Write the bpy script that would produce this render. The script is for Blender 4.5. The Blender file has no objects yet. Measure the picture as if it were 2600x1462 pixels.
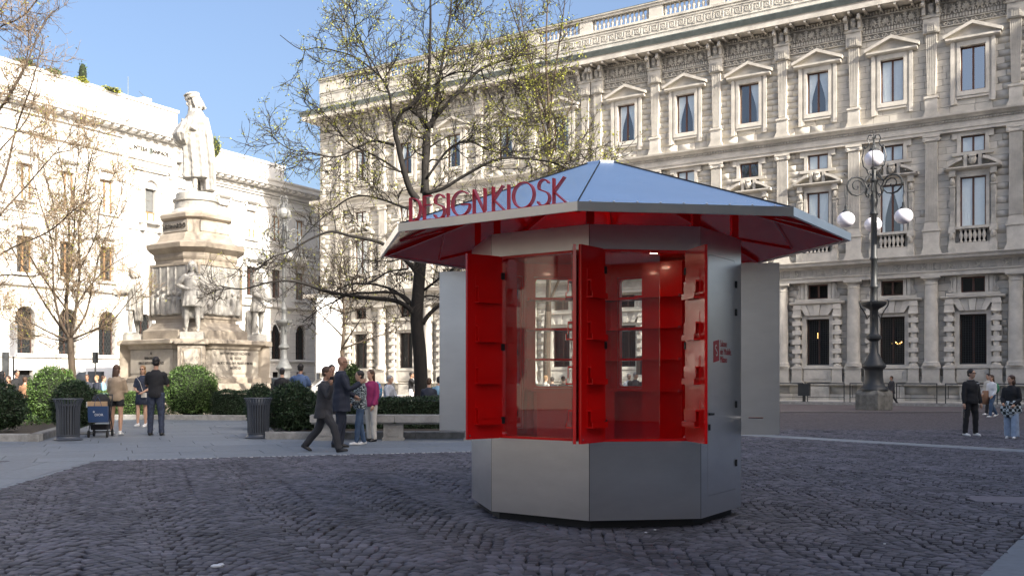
import bpy, math, random
import numpy as np
from mathutils import Vector, Matrix, noise
random.seed(7); np.random.seed(7)
PI = math.pi
sc = bpy.context.scene
C = sc.collection
# ------------------------------------------------------------------ camera
FPX, XC, HV, CH = 2460.0, 1090.0, 958.0, 1.45      # measured from the perspective of the place (2600 px wide)
cam = bpy.data.cameras.new('camera'); camo = bpy.data.objects.new('camera', cam); C.objects.link(camo)
cam.lens = 36 * FPX / 2600; cam.sensor_width = 36
cam.shift_x = (1300 - XC) / 2600; cam.shift_y = (HV - 731) / 2600
cam.clip_start = 0.1; cam.clip_end = 1500
camo.location = (0, 0, CH); camo.rotation_euler = (PI / 2, 0, 0)
sc.camera = camo
# ------------------------------------------------------------------ world and sun
SUN_AZ, SUN_EL = 40.0, 30.0       # sun behind the camera, 40 degrees to its right
a_, e_ = math.radians(SUN_AZ), math.radians(SUN_EL)
S = Vector((math.sin(a_) * math.cos(e_), -math.cos(a_) * math.cos(e_), math.sin(e_)))
world = bpy.data.worlds.new('World'); sc.world = world; world.use_nodes = True
wn = world.node_tree; wn.nodes.clear()
sky = wn.nodes.new('ShaderNodeTexSky'); sky.sky_type = 'NISHITA'; sky.sun_disc = False
sky.sun_elevation = e_; sky.sun_rotation = math.atan2(S.x, S.y)
sky.air_density = 0.9; sky.dust_density = 7.0; sky.ozone_density = 2.5
bg = wn.nodes.new('ShaderNodeBackground'); bg.inputs[1].default_value = 0.15
wo = wn.nodes.new('ShaderNodeOutputWorld')
wn.links.new(sky.outputs[0], bg.inputs[0]); wn.links.new(bg.outputs[0], wo.inputs[0])
sun = bpy.data.lights.new('sun', 'SUN'); sun.energy = 5.0; sun.angle = math.radians(0.5); sun.color = (1.0, 0.93, 0.82)
suno = bpy.data.objects.new('sun', sun); C.objects.link(suno)
suno.rotation_euler = (-S).to_track_quat('-Z', 'Y').to_euler(); suno.location = S * 80
sc.view_settings.view_transform = 'Standard'; sc.view_settings.look = 'None'
sc.view_settings.gamma = 1; sc.view_settings.use_curve_mapping = False
sc.view_settings.exposure = 1.08
sc.render.engine = 'CYCLES'

# ------------------------------------------------------------------ helpers
def G(u, v):
    z = FPX * CH / (v - HV); return Vector(((u - XC) * z / FPX, z, 0))
def AT(u, v, z):
    return Vector(((u - XC) * z / FPX, z, CH + (HV - v) * z / FPX))
def tag(o, label=None, cat=None, group=None, kind=None):
    if label: o['label'] = label
    if cat: o['category'] = cat
    if group: o['group'] = group
    if kind: o['kind'] = kind
    return o
def empty(name, loc=(0, 0, 0), rz=0, parent=None):
    o = bpy.data.objects.new(name, None); C.objects.link(o); o.location = loc; o.rotation_euler = (0, 0, rz)
    o.empty_display_size = .2
    if parent: o.parent = parent
    return o
def inst(name, me, parent=None, loc=(0, 0, 0), rz=0, scale=None, rot=None):
    o = bpy.data.objects.new(name, me); C.objects.link(o); o.location = loc
    o.rotation_euler = rot if rot else (0, 0, rz)
    if scale: o.scale = scale
    if parent: o.parent = parent
    return o
def kids(o): return [c for c in bpy.data.objects if c.parent == o]
def copy_tree(o, parent=None, kidmap=None):
    c = o.copy(); C.objects.link(c); c.parent = parent
    for ch in kids(o): copy_tree(ch, c)
    return c

class MB:
    def __init__(s): s.v = []; s.f = []; s.m = []; s.cm = 0
    def add(s, vs, fs):
        n = len(s.v); s.v.extend([tuple(q) for q in vs]); s.f.extend([tuple(i + n for i in q) for q in fs]); s.m.extend([s.cm] * len(fs))
    def box(s, x0, x1, y0, y1, z0, z1):
        s.add([(x0, y0, z0), (x1, y0, z0), (x1, y1, z0), (x0, y1, z0), (x0, y0, z1), (x1, y0, z1), (x1, y1, z1), (x0, y1, z1)],
              [(0, 3, 2, 1), (4, 5, 6, 7), (0, 1, 5, 4), (1, 2, 6, 5), (2, 3, 7, 6), (3, 0, 4, 7)])
        return s
    def hexa(s, b, t):   # two quads (4 points each, ccw seen from above)
        s.add(list(b) + list(t), [(3, 2, 1, 0), (4, 5, 6, 7), (0, 1, 5, 4), (1, 2, 6, 5), (2, 3, 7, 6), (3, 0, 4, 7)]); return s
    def nbox(s, x0, x1, n0, n1, z0, z1): return s.box(x0, x1, -n1, -n0, z0, z1)   # n is the distance out of a facade
    def prism(s, poly, z0, z1):
        n = len(poly)
        s.add([(x, y, z0) for x, y in poly] + [(x, y, z1) for x, y in poly],
              [tuple(range(n - 1, -1, -1)), tuple(range(n, 2 * n))] + [(i, (i + 1) % n, n + (i + 1) % n, n + i) for i in range(n)]); return s
    def vprism(s, poly, n0, n1):  # outline in x,z ; thickness along the facade normal
        n = len(poly)
        s.add([(x, -n1, z) for x, z in poly] + [(x, -n0, z) for x, z in poly],
              [tuple(range(n)), tuple(range(2 * n - 1, n - 1, -1))] + [(i, n + i, n + (i + 1) % n, (i + 1) % n) for i in range(n)]); return s
    def xprof(s, prof, x0, x1):   # profile (n, z) pushed along x
        n = len(prof)
        s.add([(x0, -a, z) for a, z in prof] + [(x1, -a, z) for a, z in prof],
              [tuple(range(n - 1, -1, -1)), tuple(range(n, 2 * n))] + [(i, (i + 1) % n, n + (i + 1) % n, n + i) for i in range(n)]); return s
    def lathe(s, prof, c=(0, 0), seg=16, a0=0, a1=2 * PI, cap=True):
        full = abs(a1 - a0 - 2 * PI) < 1e-6; k = seg if full else seg + 1
        vs = []
        for r, z in prof:
            for i in range(k):
                t = a0 + (a1 - a0) * i / seg; vs.append((c[0] + r * math.cos(t), c[1] + r * math.sin(t), z))
        fs = []
        for j in range(len(prof) - 1):
            for i in range(seg):
                i2 = (i + 1) % k if full else i + 1
                fs.append((j * k + i, j * k + i2, (j + 1) * k + i2, (j + 1) * k + i))
        if cap and full: fs.append(tuple(range(k - 1, -1, -1))); fs.append(tuple((len(prof) - 1) * k + i for i in range(k)))
        s.add(vs, fs); return s
    def tube(s, pts, rad, seg=6, cap=True):
        pts = [Vector(p) for p in pts]; n = len(pts)
        if not hasattr(rad, '__len__'): rad = [rad] * n
        u = None; vs = []
        for i, p in enumerate(pts):
            d = (pts[min(i + 1, n - 1)] - pts[max(i - 1, 0)])
            d = d.normalized() if d.length > 1e-9 else Vector((0, 0, 1))
            if u is None: u = d.cross(Vector((0, 0, 1)) if abs(d.z) < .9 else Vector((1, 0, 0))).normalized()
            else:
                u = u - d * u.dot(d); u = u.normalized() if u.length > 1e-6 else d.orthogonal().normalized()
            w = d.cross(u)
            for k in range(seg):
                t = 2 * PI * k / seg; vs.append(p + (u * math.cos(t) + w * math.sin(t)) * rad[i])
        fs = [(j * seg + k, j * seg + (k + 1) % seg, (j + 1) * seg + (k + 1) % seg, (j + 1) * seg + k) for j in range(n - 1) for k in range(seg)]
        if cap: fs += [tuple(range(seg - 1, -1, -1)), tuple((n - 1) * seg + k for k in range(seg))]
        s.add(vs, fs); return s
    def ball(s, c, r, seg=12, rings=8):
        if not hasattr(r, '__len__'): r = (r, r, r)
        vs = [(c[0], c[1], c[2] - r[2])]
        for j in range(1, rings):
            t = PI * j / rings
            for i in range(seg):
                a = 2 * PI * i / seg; vs.append((c[0] + r[0] * math.sin(t) * math.cos(a), c[1] + r[1] * math.sin(t) * math.sin(a), c[2] - r[2] * math.cos(t)))
        vs.append((c[0], c[1], c[2] + r[2])); L = len(vs) - 1
        fs = [(0, 1 + (i + 1) % seg, 1 + i) for i in range(seg)]
        for j in range(rings - 2):
            for i in range(seg):
                a = 1 + j * seg + i; b = 1 + j * seg + (i + 1) % seg; fs.append((a, b, b + seg, a + seg))
        fs += [(L, 1 + (rings - 2) * seg + i, 1 + (rings - 2) * seg + (i + 1) % seg) for i in range(seg)]
        s.add(vs, fs); return s
    def loft(s, rings, seg=16, cap=True, fold=None):
        # rings: (cx, cy, cz, rx, ry) horizontal ellipses
        vs = []
        for j, (cx, cy, cz, rx, ry) in enumerate(rings):
            for i in range(seg):
                t = 2 * PI * i / seg; k = 1 + (fold(t, j) if fold else 0)
                vs.append((cx + rx * k * math.cos(t), cy + ry * k * math.sin(t), cz))
        fs = [(j * seg + i, j * seg + (i + 1) % seg, (j + 1) * seg + (i + 1) % seg, (j + 1) * seg + i) for j in range(len(rings) - 1) for i in range(seg)]
        if cap: fs += [tuple(range(seg - 1, -1, -1)), tuple((len(rings) - 1) * seg + i for i in range(seg))]
        s.add(vs, fs); return s
    def xf(s, M, start=0):
        for i in range(start, len(s.v)): s.v[i] = tuple(M @ Vector(s.v[i]))
        return s
    def mesh(s, name, mats, smooth=False):
        me = bpy.data.meshes.new(name); me.from_pydata(s.v, [], s.f)
        if not isinstance(mats, (list, tuple)): mats = [mats]
        for m in mats: me.materials.append(m)
        if len(mats) > 1: me.polygons.foreach_set('material_index', s.m)
        if smooth: me.shade_smooth() if smooth is True else me.set_sharp_from_angle(angle=smooth)
        if smooth and smooth is not True: me.polygons.foreach_set('use_smooth', [True] * len(me.polygons))
        me.update(); return me
    def build(s, name, mats, parent=None, smooth=False, loc=(0, 0, 0), rz=0):
        return inst(name, s.mesh(name, mats, smooth), parent, loc, rz)

def np_mesh(name, V, F, mat, col=None, smooth=False):
    # V (n,3), F (m,k) equal-size faces
    me = bpy.data.meshes.new(name); V = np.ascontiguousarray(V, dtype=np.float32); F = np.ascontiguousarray(F, dtype=np.int32)
    m, k = F.shape
    me.vertices.add(len(V)); me.vertices.foreach_set('co', V.ravel())
    me.loops.add(m * k); me.loops.foreach_set('vertex_index', F.ravel())
    me.polygons.add(m); me.polygons.foreach_set('loop_start', np.arange(0, m * k, k, dtype=np.int32)); me.polygons.foreach_set('loop_total', np.full(m, k, dtype=np.int32))
    if smooth: me.polygons.foreach_set('use_smooth', np.ones(m, dtype=bool))
    me.update(calc_edges=True)
    if col is not None:
        a = me.attributes.new('Col', 'FLOAT', 'FACE'); a.data.foreach_set('value', np.asarray(col, dtype=np.float32))
    if mat: me.materials.append(mat)
    return me

# ------------------------------------------------------------------ materials
def hexc(r, g, b): return (r, g, b, 1)
def mat(name, col, rough=.6, metal=0, var=0, scale=3, bump=0, bscale=20, rnd=0, attr=0, spec=.5, col2=None, det=5, trans=0, coat=0, stretch=None):
    m = bpy.data.materials.new(name); m.use_nodes = True; nt = m.node_tree; N = nt.nodes; L = nt.links
    b = N['Principled BSDF']; b.inputs['Roughness'].default_value = rough; b.inputs['Metallic'].default_value = metal
    b.inputs['Specular IOR Level'].default_value = spec
    if coat: b.inputs['Coat Weight'].default_value = coat; b.inputs['Coat Roughness'].default_value = .05
    if trans: b.inputs['Transmission Weight'].default_value = trans
    c = (col[0], col[1], col[2], 1); b.inputs['Base Color'].default_value = c
    tc = N.new('ShaderNodeTexCoord'); vec = tc.outputs['Object']
    if stretch:
        mp = N.new('ShaderNodeMapping'); mp.inputs['Scale'].default_value = stretch; L.new(vec, mp.inputs[0]); vec = mp.outputs[0]
    cur = None
    if var or col2:
        nz = N.new('ShaderNodeTexNoise'); nz.inputs['Scale'].default_value = scale; nz.inputs['Detail'].default_value = det; nz.inputs['Roughness'].default_value = .65
        L.new(vec, nz.inputs['Vector'])
        mr = N.new('ShaderNodeMapRange'); mr.inputs[1].default_value = .35; mr.inputs[2].default_value = .65; L.new(nz.outputs[0], mr.inputs[0])
        mx = N.new('ShaderNodeMix'); mx.data_type = 'RGBA'; L.new(mr.outputs[0], mx.inputs[0])
        lo = col2 if col2 else tuple(x * (1 - var) for x in col[:3]); hi = col if col2 else tuple(min(1, x * (1 + var * .6)) for x in col[:3])
        mx.inputs[6].default_value = (*lo[:3], 1); mx.inputs[7].default_value = (*hi[:3], 1); cur = mx.outputs[2]
    for amt, kind in ((rnd, 'obj'), (attr, 'attr')):
        if not amt: continue
        if kind == 'obj': src = N.new('ShaderNodeObjectInfo').outputs['Random']
        else:
            at = N.new('ShaderNodeAttribute'); at.attribute_name = 'Col'; src = at.outputs['Fac']
        mr2 = N.new('ShaderNodeMapRange'); mr2.inputs[3].default_value = 1 - amt; mr2.inputs[4].default_value = 1 + amt; L.new(src, mr2.inputs[0])
        hs = N.new('ShaderNodeHueSaturation'); hs.inputs['Color'].default_value = c
        if cur: L.new(cur, hs.inputs['Color'])
        L.new(mr2.outputs[0], hs.inputs['Value']); cur = hs.outputs[0]
    if cur: L.new(cur, b.inputs['Base Color'])
    if bump:
        n2 = N.new('ShaderNodeTexNoise'); n2.inputs['Scale'].default_value = bscale; n2.inputs['Detail'].default_value = 6; L.new(vec, n2.inputs['Vector'])
        bp = N.new('ShaderNodeBump'); bp.inputs['Strength'].default_value = bump; bp.inputs['Distance'].default_value = .02
        L.new(n2.outputs[0], bp.inputs['Height']); L.new(bp.outputs[0], b.inputs['Normal'])
    return m
M = {}
M['ashlar'] = mat('palazzo_ashlar', (.50, .47, .415), .85, var=.16, scale=1.2, bump=.1, bscale=14, attr=.09)
M['ashlar1'] = mat('palazzo_ashlar_block', (.50, .47, .415), .85, var=.16, scale=1.2, bump=.1, bscale=14, rnd=.09)
M['trim'] = mat('palazzo_trim_stone', (.55, .515, .455), .8, var=.24, scale=1.1, bump=.12, bscale=18, rnd=.06)
M['lampstone'] = mat('lamp_base_stone', (.17, .165, .145), .85, var=.35, scale=3, bump=.4)
M['relief_shade'] = mat('relief_shade_stone', (.32, .30, .265), .95, var=.3, scale=4)  # relief ground darkened in colour: grime plus shade between the carving, for contrast
M['trim2'] = mat('palazzo_carved_stone', (.50, .47, .415), .85, var=.3, scale=2.2, bump=.25, bscale=24)
M['deep'] = mat('wall_core', (.16, .15, .13), .95)
M['lead'] = mat('lead_gutter', (.16, .19, .18), .55, var=.2)
M['bank'] = mat('bank_pale_stone', (.63, .62, .595), .8, var=.07, scale=.8, bump=.12, bscale=10)
M['bank2'] = mat('bank_base_stone', (.60, .585, .55), .85, var=.1, scale=1.2, bump=.2, bscale=12)
M['wood'] = mat('window_wood', (.10, .045, .03), .5, var=.2)
M['woodl'] = mat('window_oak', (.30, .17, .08), .55, var=.2)
M['curtain'] = mat('curtain_cloth', (.85, .87, .86), .9, var=.05, scale=6)
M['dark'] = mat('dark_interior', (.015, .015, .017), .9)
M['iron'] = mat('wrought_iron', (.025, .028, .03), .5, var=.2, bump=.1, bscale=40)
M['marble'] = mat('statue_marble', (.38, .365, .335), .6, var=.35, scale=2.5, bump=.25, bscale=9)
M['granite'] = mat('monument_granite', (.35, .30, .24), .6, var=.24, scale=1.4, bump=.15, bscale=30)
M['granite2'] = mat('monument_panel', (.39, .35, .295), .6, var=.2, scale=2)
M['ink'] = mat('bronze_letters', (.05, .045, .04), .6)
M['steel'] = mat('brushed_steel', (.76, .76, .76), .29, 1, var=.07, scale=1.3, bump=.02, bscale=80, stretch=(1, 1, 2.5))
M['roofsteel'] = mat('roof_steel', (.79, .84, .89), .27, 1, var=.06, scale=1.2)
M['red'] = mat('red_lacquer', (.74, .004, .004), .24, var=.05, spec=.5, coat=.4)
M['redm'] = mat('red_letters', (.55, .004, .022), .35, coat=.2)
M['black'] = mat('black_rubber', (.012, .012, .013), .6)
M['chrome'] = mat('chrome', (.7, .7, .7), .15, 1)
M['kerb'] = mat('kerb_granite', (.27, .265, .25), .75, var=.3, scale=5, bump=.3, bscale=40, rnd=.12)
M['slab'] = mat('slab_granite', (.185, .205, .225), .62, var=.13, scale=9, bump=.15, bscale=60, rnd=.10)
M['bench'] = mat('bench_granite', (.30, .29, .27), .75, var=.3, scale=3, bump=.3, bscale=40)
M['cobble'] = mat('porphyry', (.100, .094, .108), .62, var=.34, scale=.8, bump=.35, bscale=120, attr=.5, spec=.45)
M['cobble1'] = mat('porphyry_single', (.100, .094, .108), .62, var=.34, scale=.8, bump=.35, bscale=120, rnd=.5, spec=.45)
M['joint'] = mat('sand_joint', (.018, .016, .016), .95, var=.3, scale=8)
M['asphalt'] = mat('far_roadway', (.12, .098, .10), .85, var=.25, scale=1.5, bump=.3, bscale=30)
M['soil'] = mat('bed_soil', (.06, .045, .03), .95, var=.4, scale=6, bump=.5)
M['gardenp'] = mat('garden_gravel', (.34, .31, .26), .9, var=.2, scale=6, bump=.3, bscale=50)
M['bark'] = mat('bark_dark', (.017, .0145, .0125), .9, var=.45, scale=7, bump=.8, bscale=25, stretch=(1, 1, .35))
M['bark2'] = mat('bark_brown', (.075, .055, .038), .9, var=.35, scale=7, bump=.6, bscale=25, stretch=(1, 1, .35))
M['twig'] = mat('twig_brown', (.036, .028, .021), .9, var=.3)
M['twig2'] = mat('twig_ochre', (.26, .19, .12), .9, var=.3)
M['leafy'] = mat('spring_leaf', (.25, .26, .03), .6, attr=.35)
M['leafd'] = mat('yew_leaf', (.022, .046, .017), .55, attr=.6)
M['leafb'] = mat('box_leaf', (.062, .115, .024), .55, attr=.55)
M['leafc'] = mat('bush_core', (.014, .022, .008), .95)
M['binm'] = mat('bin_paint', (.055, .062, .075), .42, var=.12, spec=.6)
M['globe2'] = mat('greyed_globe', (.25, .25, .24), .4)  # opal globe darkened in colour to hold back the sun on it
M['mhole'] = mat('manhole_stone', (.17, .15, .165), .7, var=.2, scale=6, bump=.2)
M['globe'] = mat('opal_glass', (.80, .78, .86), .3, coat=.2)
M['lampg'] = mat('grey_lamp_paint', (.12, .125, .125), .55, var=.15)
M['white'] = mat('white_paint', (.78, .78, .77), .35, coat=.3)
M['rubber'] = mat('tyre', (.02, .02, .02), .8)
M['plaster'] = mat('ochre_plaster', (.34, .29, .22), .9, var=.1)
M['rooft'] = mat('roof_tile', (.25, .12, .08), .9, var=.2)

def glassmat(name, tint=(.02, .03, .04), refl=.35, alpha=.5):
    m = bpy.data.materials.new(name); m.use_nodes = True; nt = m.node_tree; nt.nodes.clear(); N = nt.nodes; L = nt.links
    o = N.new('ShaderNodeOutputMaterial'); tr = N.new('ShaderNodeBsdfTransparent'); tr.inputs[0].default_value = (1 - tint[0] * 4, 1 - tint[1] * 3, 1 - tint[2] * 3, 1)
    gl = N.new('ShaderNodeBsdfGlossy'); gl.inputs['Roughness'].default_value = .015; gl.inputs[0].default_value = (1, 1, 1, 1)
    fr0 = N.new('ShaderNodeLayerWeight'); fr0.inputs[0].default_value = .5; fr = N.new('ShaderNodeMath'); fr.operation = 'POWER'; fr.inputs[1].default_value = 4.5; L.new(fr0.outputs['Facing'], fr.inputs[0])
    ad = N.new('ShaderNodeMath'); ad.operation = 'MULTIPLY_ADD'; ad.inputs[1].default_value = 1 - refl; ad.inputs[2].default_value = refl; L.new(fr.outputs[0], ad.inputs[0])
    mx = N.new('ShaderNodeMixShader'); L.new(ad.outputs[0], mx.inputs[0]); L.new(tr.outputs[0], mx.inputs[1]); L.new(gl.outputs[0], mx.inputs[2]); L.new(mx.outputs[0], o.inputs[0])
    return m
M['pane'] = glassmat('window_glass', (.02, .015, .01), .20)
M['pane1'] = glassmat('bare_window_glass', (.02, .015, .01), .45)
M['kglass'] = glassmat('kiosk_glass', (.01, .01, .01), .07)
M['pane0'] = glassmat('ground_window_glass', (.05, .05, .05), .02)

def text_mesh(txt, size, depth, material, align='CENTER', xs=1.0):
    cu = bpy.data.curves.new('txt', 'FONT'); cu.body = txt; cu.size = size; cu.extrude = depth; cu.align_x = align; cu.align_y = 'CENTER'; cu.resolution_u = 2
    cu.space_line = 1.15
    o = bpy.data.objects.new('txt', cu); C.objects.link(o)
    dg = bpy.context.evaluated_depsgraph_get(); me = bpy.data.meshes.new_from_object(o.evaluated_get(dg))
    C.objects.unlink(o); bpy.data.objects.remove(o)
    me.materials.clear(); me.materials.append(material)
    if xs != 1.0: me.transform(Matrix.Diagonal((xs, 1, 1, 1)))
    return me
# ================================================================== ground
gr = MB()
gr.add([(-700, -300, -.030), (700, -300, -.030), (700, 1100, -.030), (-700, 1100, -.030)], [(0, 1, 2, 3)])
# far paving reads as small setts: procedural cells with dark joints
def settmat():
    m = mat('sett_paving_far', (.135, .105, .112), .7); nt = m.node_tree; N = nt.nodes; L = nt.links; b = N['Principled BSDF']
    tc = N.new('ShaderNodeTexCoord'); vo = N.new('ShaderNodeTexVoronoi'); vo.inputs['Scale'].default_value = 8; vo.inputs['Randomness'].default_value = .55
    L.new(tc.outputs['Object'], vo.inputs['Vector'])
    v2 = N.new('ShaderNodeTexVoronoi'); v2.feature = 'DISTANCE_TO_EDGE'; v2.inputs['Scale'].default_value = 8; v2.inputs['Randomness'].default_value = .55; L.new(tc.outputs['Object'], v2.inputs['Vector'])
    mr = N.new('ShaderNodeMapRange'); mr.inputs[1].default_value = .02; mr.inputs[2].default_value = .12; L.new(v2.outputs[0], mr.inputs[0])
    nz = N.new('ShaderNodeTexNoise'); nz.inputs['Scale'].default_value = .35; nz.inputs['Detail'].default_value = 4; L.new(tc.outputs['Object'], nz.inputs['Vector'])
    sep = N.new('ShaderNodeSeparateColor'); L.new(vo.outputs['Color'], sep.inputs[0])
    ad = N.new('ShaderNodeMath'); ad.operation = 'MULTIPLY_ADD'; ad.inputs[1].default_value = .5; ad.inputs[2].default_value = .55; L.new(sep.outputs[0], ad.inputs[0])
    a2 = N.new('ShaderNodeMath'); a2.operation = 'MULTIPLY_ADD'; a2.inputs[1].default_value = .5; L.new(nz.outputs[0], a2.inputs[0]); L.new(ad.outputs[0], a2.inputs[2])
    hs = N.new('ShaderNodeHueSaturation'); hs.inputs['Color'].default_value = (.108, .090, .096, 1); L.new(a2.outputs[0], hs.inputs['Value'])
    mx = N.new('ShaderNodeMix'); mx.data_type = 'RGBA'; mx.inputs[6].default_value = (.045, .037, .037, 1); L.new(mr.outputs[0], mx.inputs[0]); L.new(hs.outputs[0], mx.inputs[7]); L.new(mx.outputs[2], b.inputs['Base Color'])
    bp = N.new('ShaderNodeBump'); bp.inputs['Strength'].default_value = .7; bp.inputs['Distance'].default_value = .02; L.new(mr.outputs[0], bp.inputs['Height']); L.new(bp.outputs[0], b.inputs['Normal'])
    return m
ground = tag(gr.build('ground', settmat()), kind='structure')

def inpoly(X, Y, poly):
    r = np.zeros(X.shape, bool); n = len(poly); j = n - 1
    for i in range(n):
        xi, yi = poly[i]; xj, yj = poly[j]
        c = ((yi > Y) != (yj > Y)) & (X < (xj - xi) * (Y - yi) / ((yj - yi) + 1e-12) + xi); r ^= c; j = i
    return r
# measured ground lines
A1 = (-5.80, 16.9); A2 = (.78, 19.0)
def lineA(x): return A1[1] + (x - A1[0]) * (A2[1] - A1[1]) / (A2[0] - A1[0])
path_poly = [(-5.10, 4), (-5.80, 16.9), (2.6, lineA(2.6)), (2.6, 24.5), (-3.6, 24.5), (-6.0, 33.6), (-11.2, 33.6), (-9.3, 24.5), (-16, 22.6), (-16, lineA(-16) + .2), (-7.25, 16.9), (-6.5, 4)]
band_poly = [(3.6, 30.5), (8.30, 23.6), (11.9, 18.25), (18, 9.0), (18.7, 9.5), (12.55, 18.75), (8.95, 24.1), (4.3, 31.0)]
corner_poly = [(1.5, 3.9), (4.02, 7.08), (5.59, 9.1), (12.2, 17.6), (13.6, 16.6), (5.2, 3.9)]
mhole_poly = [(6.30, 11.35), (6.62, 11.95), (8.8, 11.65), (8.5, 11.05)]
kc = (1.894, 10.643)
# ---- setts: real stones laid in slightly wandering courses
def cobbles():
    th = math.radians(17.6); ux, uy = math.cos(th), math.sin(th); vx, vy = -uy, ux; P = []
    w, rise, pitch, sp = 1.22, .36, .118, .104
    f = []; x = -w / 2 + sp * .3
    while x < w / 2 - .02: sl = -8 * rise * x / w / w; f.append(x); x += sp / math.sqrt(1 + sl * sl)
    f = np.array(f) + (w / 2 - .02 - f[-1]) * .5 * 0; nf = len(f)
    for c in range(-20, 20):
        r = np.arange(-14, 300)[:, None]; fx = f[None] + np.random.uniform(-.012, .012, (len(r), nf)) + (r % 2) * sp * .33 - sp * .16
        sl = -8 * rise * fx / w / w; t = r * pitch + rise * (1 - (2 * fx / w) ** 2) + np.random.uniform(-.007, .007, fx.shape) + (c % 2) * pitch * .5
        s_ = c * w + fx + .05 * np.sin(t * .7 + c); x = s_ * ux + t * vx; y = s_ * uy + t * vy + 5.0
        cs = 1 / np.sqrt(1 + sl * sl); P.append(np.stack([x, y, th + np.arctan(sl), cs + 0 * x], 2).reshape(-1, 4))
    P = np.concatenate(P)
    x, y = P[:, 0], P[:, 1]
    u = XC + FPX * x / np.maximum(y, .1)
    k = (y > 6.4) & (y < 27) & (u > -700) & (u < 3200)
    k &= ~inpoly(x, y, path_poly) & ~inpoly(x, y, band_poly) & ~inpoly(x, y, corner_poly) & ~inpoly(x, y, mhole_poly)
    k &= (np.hypot(x - kc[0], y - kc[1]) > 1.0)
    k &= ~((y > lineA(x) - .02) & (x < 2.6) & (x > -7.3))
    k &= ~((x < 4.6) & (y > 22.5))
    return P[k]
CP = cobbles()
CP = CP[np.argsort(CP[:, 1])]
n = len(CP)
hx = np.random.uniform(.040, .0505, n); hy = np.random.uniform(.047, .0565, n) * CP[:, 3]; hz = np.random.uniform(-.003, .004, n)
near, far = 300, n - 300
# nearest ones are single stones
view = [i for i in range(n) if 0 < XC + FPX * CP[i, 0] / CP[i, 1] < 2600 and HV + FPX * CH / CP[i, 1] < 1475][:300]
sing = set(view)
cm = []
for q in range(6):
    b = MB(); j = lambda s: random.uniform(-s, s)
    lo = [(-.05 + j(.004), -.048 + j(.004), -.026), (.05 + j(.004), -.048 + j(.004), -.026), (.05 + j(.004), .048 + j(.004), -.026), (-.05 + j(.004), .048 + j(.004), -.026)]
    mi = [(x * .97, y * .97, -.003) for x, y, z in lo]; hi = [(x * .84, y * .84, .0025 + j(.002)) for x, y, z in lo]
    b.add(lo + mi + hi, [(0, 1, 5, 4), (1, 2, 6, 5), (2, 3, 7, 6), (3, 0, 4, 7), (4, 5, 9, 8), (5, 6, 10, 9), (6, 7, 11, 10), (7, 4, 8, 11), (8, 9, 10, 11)])
    cm.append(b.mesh('cobblestone', M['cobble1'], smooth=True))
for i in view:
    inst('cobblestone', cm[i % 6], ground, (CP[i, 0], CP[i, 1], hz[i]), CP[i, 2], rot=(random.uniform(-.04, .04), random.uniform(-.04, .04), CP[i, 2]), scale=(hx[i] / .05, hy[i] / .048, 1))
keep = np.array([i not in sing for i in range(n)]); Q = CP[keep]; hx = hx[keep]; hy = hy[keep]; hz = hz[keep]; n = len(Q)
base = np.array([(-1, -1), (1, -1), (1, 1), (-1, 1)], float)
V = np.zeros((n, 12, 3)); ca, sa = np.cos(Q[:, 2]), np.sin(Q[:, 2])
tx = np.random.uniform(-.05, .05, n); ty = np.random.uniform(-.05, .05, n)
jit = np.random.uniform(-.004, .004, (n, 4, 2))
for ring, (sc_, z) in enumerate(((1, -.026), (.98, -.003), (.86, .0025))):
    lx = (base[None, :, 0] * hx[:, None] + jit[:, :, 0]) * sc_; ly = (base[None, :, 1] * hy[:, None] + jit[:, :, 1]) * sc_
    V[:, ring * 4:ring * 4 + 4, 0] = Q[:, 0][:, None] + lx * ca[:, None] - ly * sa[:, None]
    V[:, ring * 4:ring * 4 + 4, 1] = Q[:, 1][:, None] + lx * sa[:, None] + ly * ca[:, None]
    V[:, ring * 4:ring * 4 + 4, 2] = z + hz[:, None] + (lx * tx[:, None] + ly * ty[:, None]) * (ring > 0)
ft = np.array([(0, 1, 5, 4), (1, 2, 6, 5), (2, 3, 7, 6), (3, 0, 4, 7), (4, 5, 9, 8), (5, 6, 10, 9), (6, 7, 11, 10), (7, 4, 8, 11), (8, 9, 10, 11)])
F = (ft[None] + (np.arange(n) * 12)[:, None, None]).reshape(-1, 4)
me = np_mesh('cobblestone_field', V.reshape(-1, 3), F, M['cobble'], np.repeat(np.random.rand(n), 9), smooth=True)
tag(inst('cobblestone_field', me, ground), kind='stuff')
# bed of dark sand under the setts
jb = MB(); jb.add([(-14, 4, -.024), (16, 4, -.024), (16, 26.9, -.024), (-14, 26.9, -.024)], [(0, 1, 2, 3)])
tag(jb.build('sand_bed', M['joint']), kind='structure')

# ---- slabs
def slabs(struct_name, poly, th, lx, ly, org, z=.0, mt='slab', mx=280):
    o = tag(empty(struct_name), kind='structure')
    b = MB(); b.prism(poly, -.06, z - .012); b.build('bedding', M['joint'], o)
    c, s = math.cos(th), math.sin(th); k = 0; xs = [p[0] for p in poly]; ys = [p[1] for p in poly]
    R = int(max(max(xs) - min(xs), max(ys) - min(ys)) / min(lx, ly)) + 4
    for r in range(-R, R):
        off = random.uniform(0, lx)
        for q in range(-R, R):
            cell = [(q * lx + off + .007, r * ly + .006), (q * lx + off + lx - .007, r * ly + .006), (q * lx + off + lx - .007, r * ly + ly - .006), (q * lx + off + .007, r * ly + ly - .006)]
            W = [(org[0] + x * c - y * s, org[1] + x * s + y * c) for x, y in cell]
            W = clip(W, poly)
            if not W or area(W) < .02: continue
            b = MB(); n = len(W); dz = random.uniform(-.0015, .0015)
            b.prism(W, z - .011, z + dz)
            b.build('paving_slab', M[mt], o); k += 1
    return o
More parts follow.
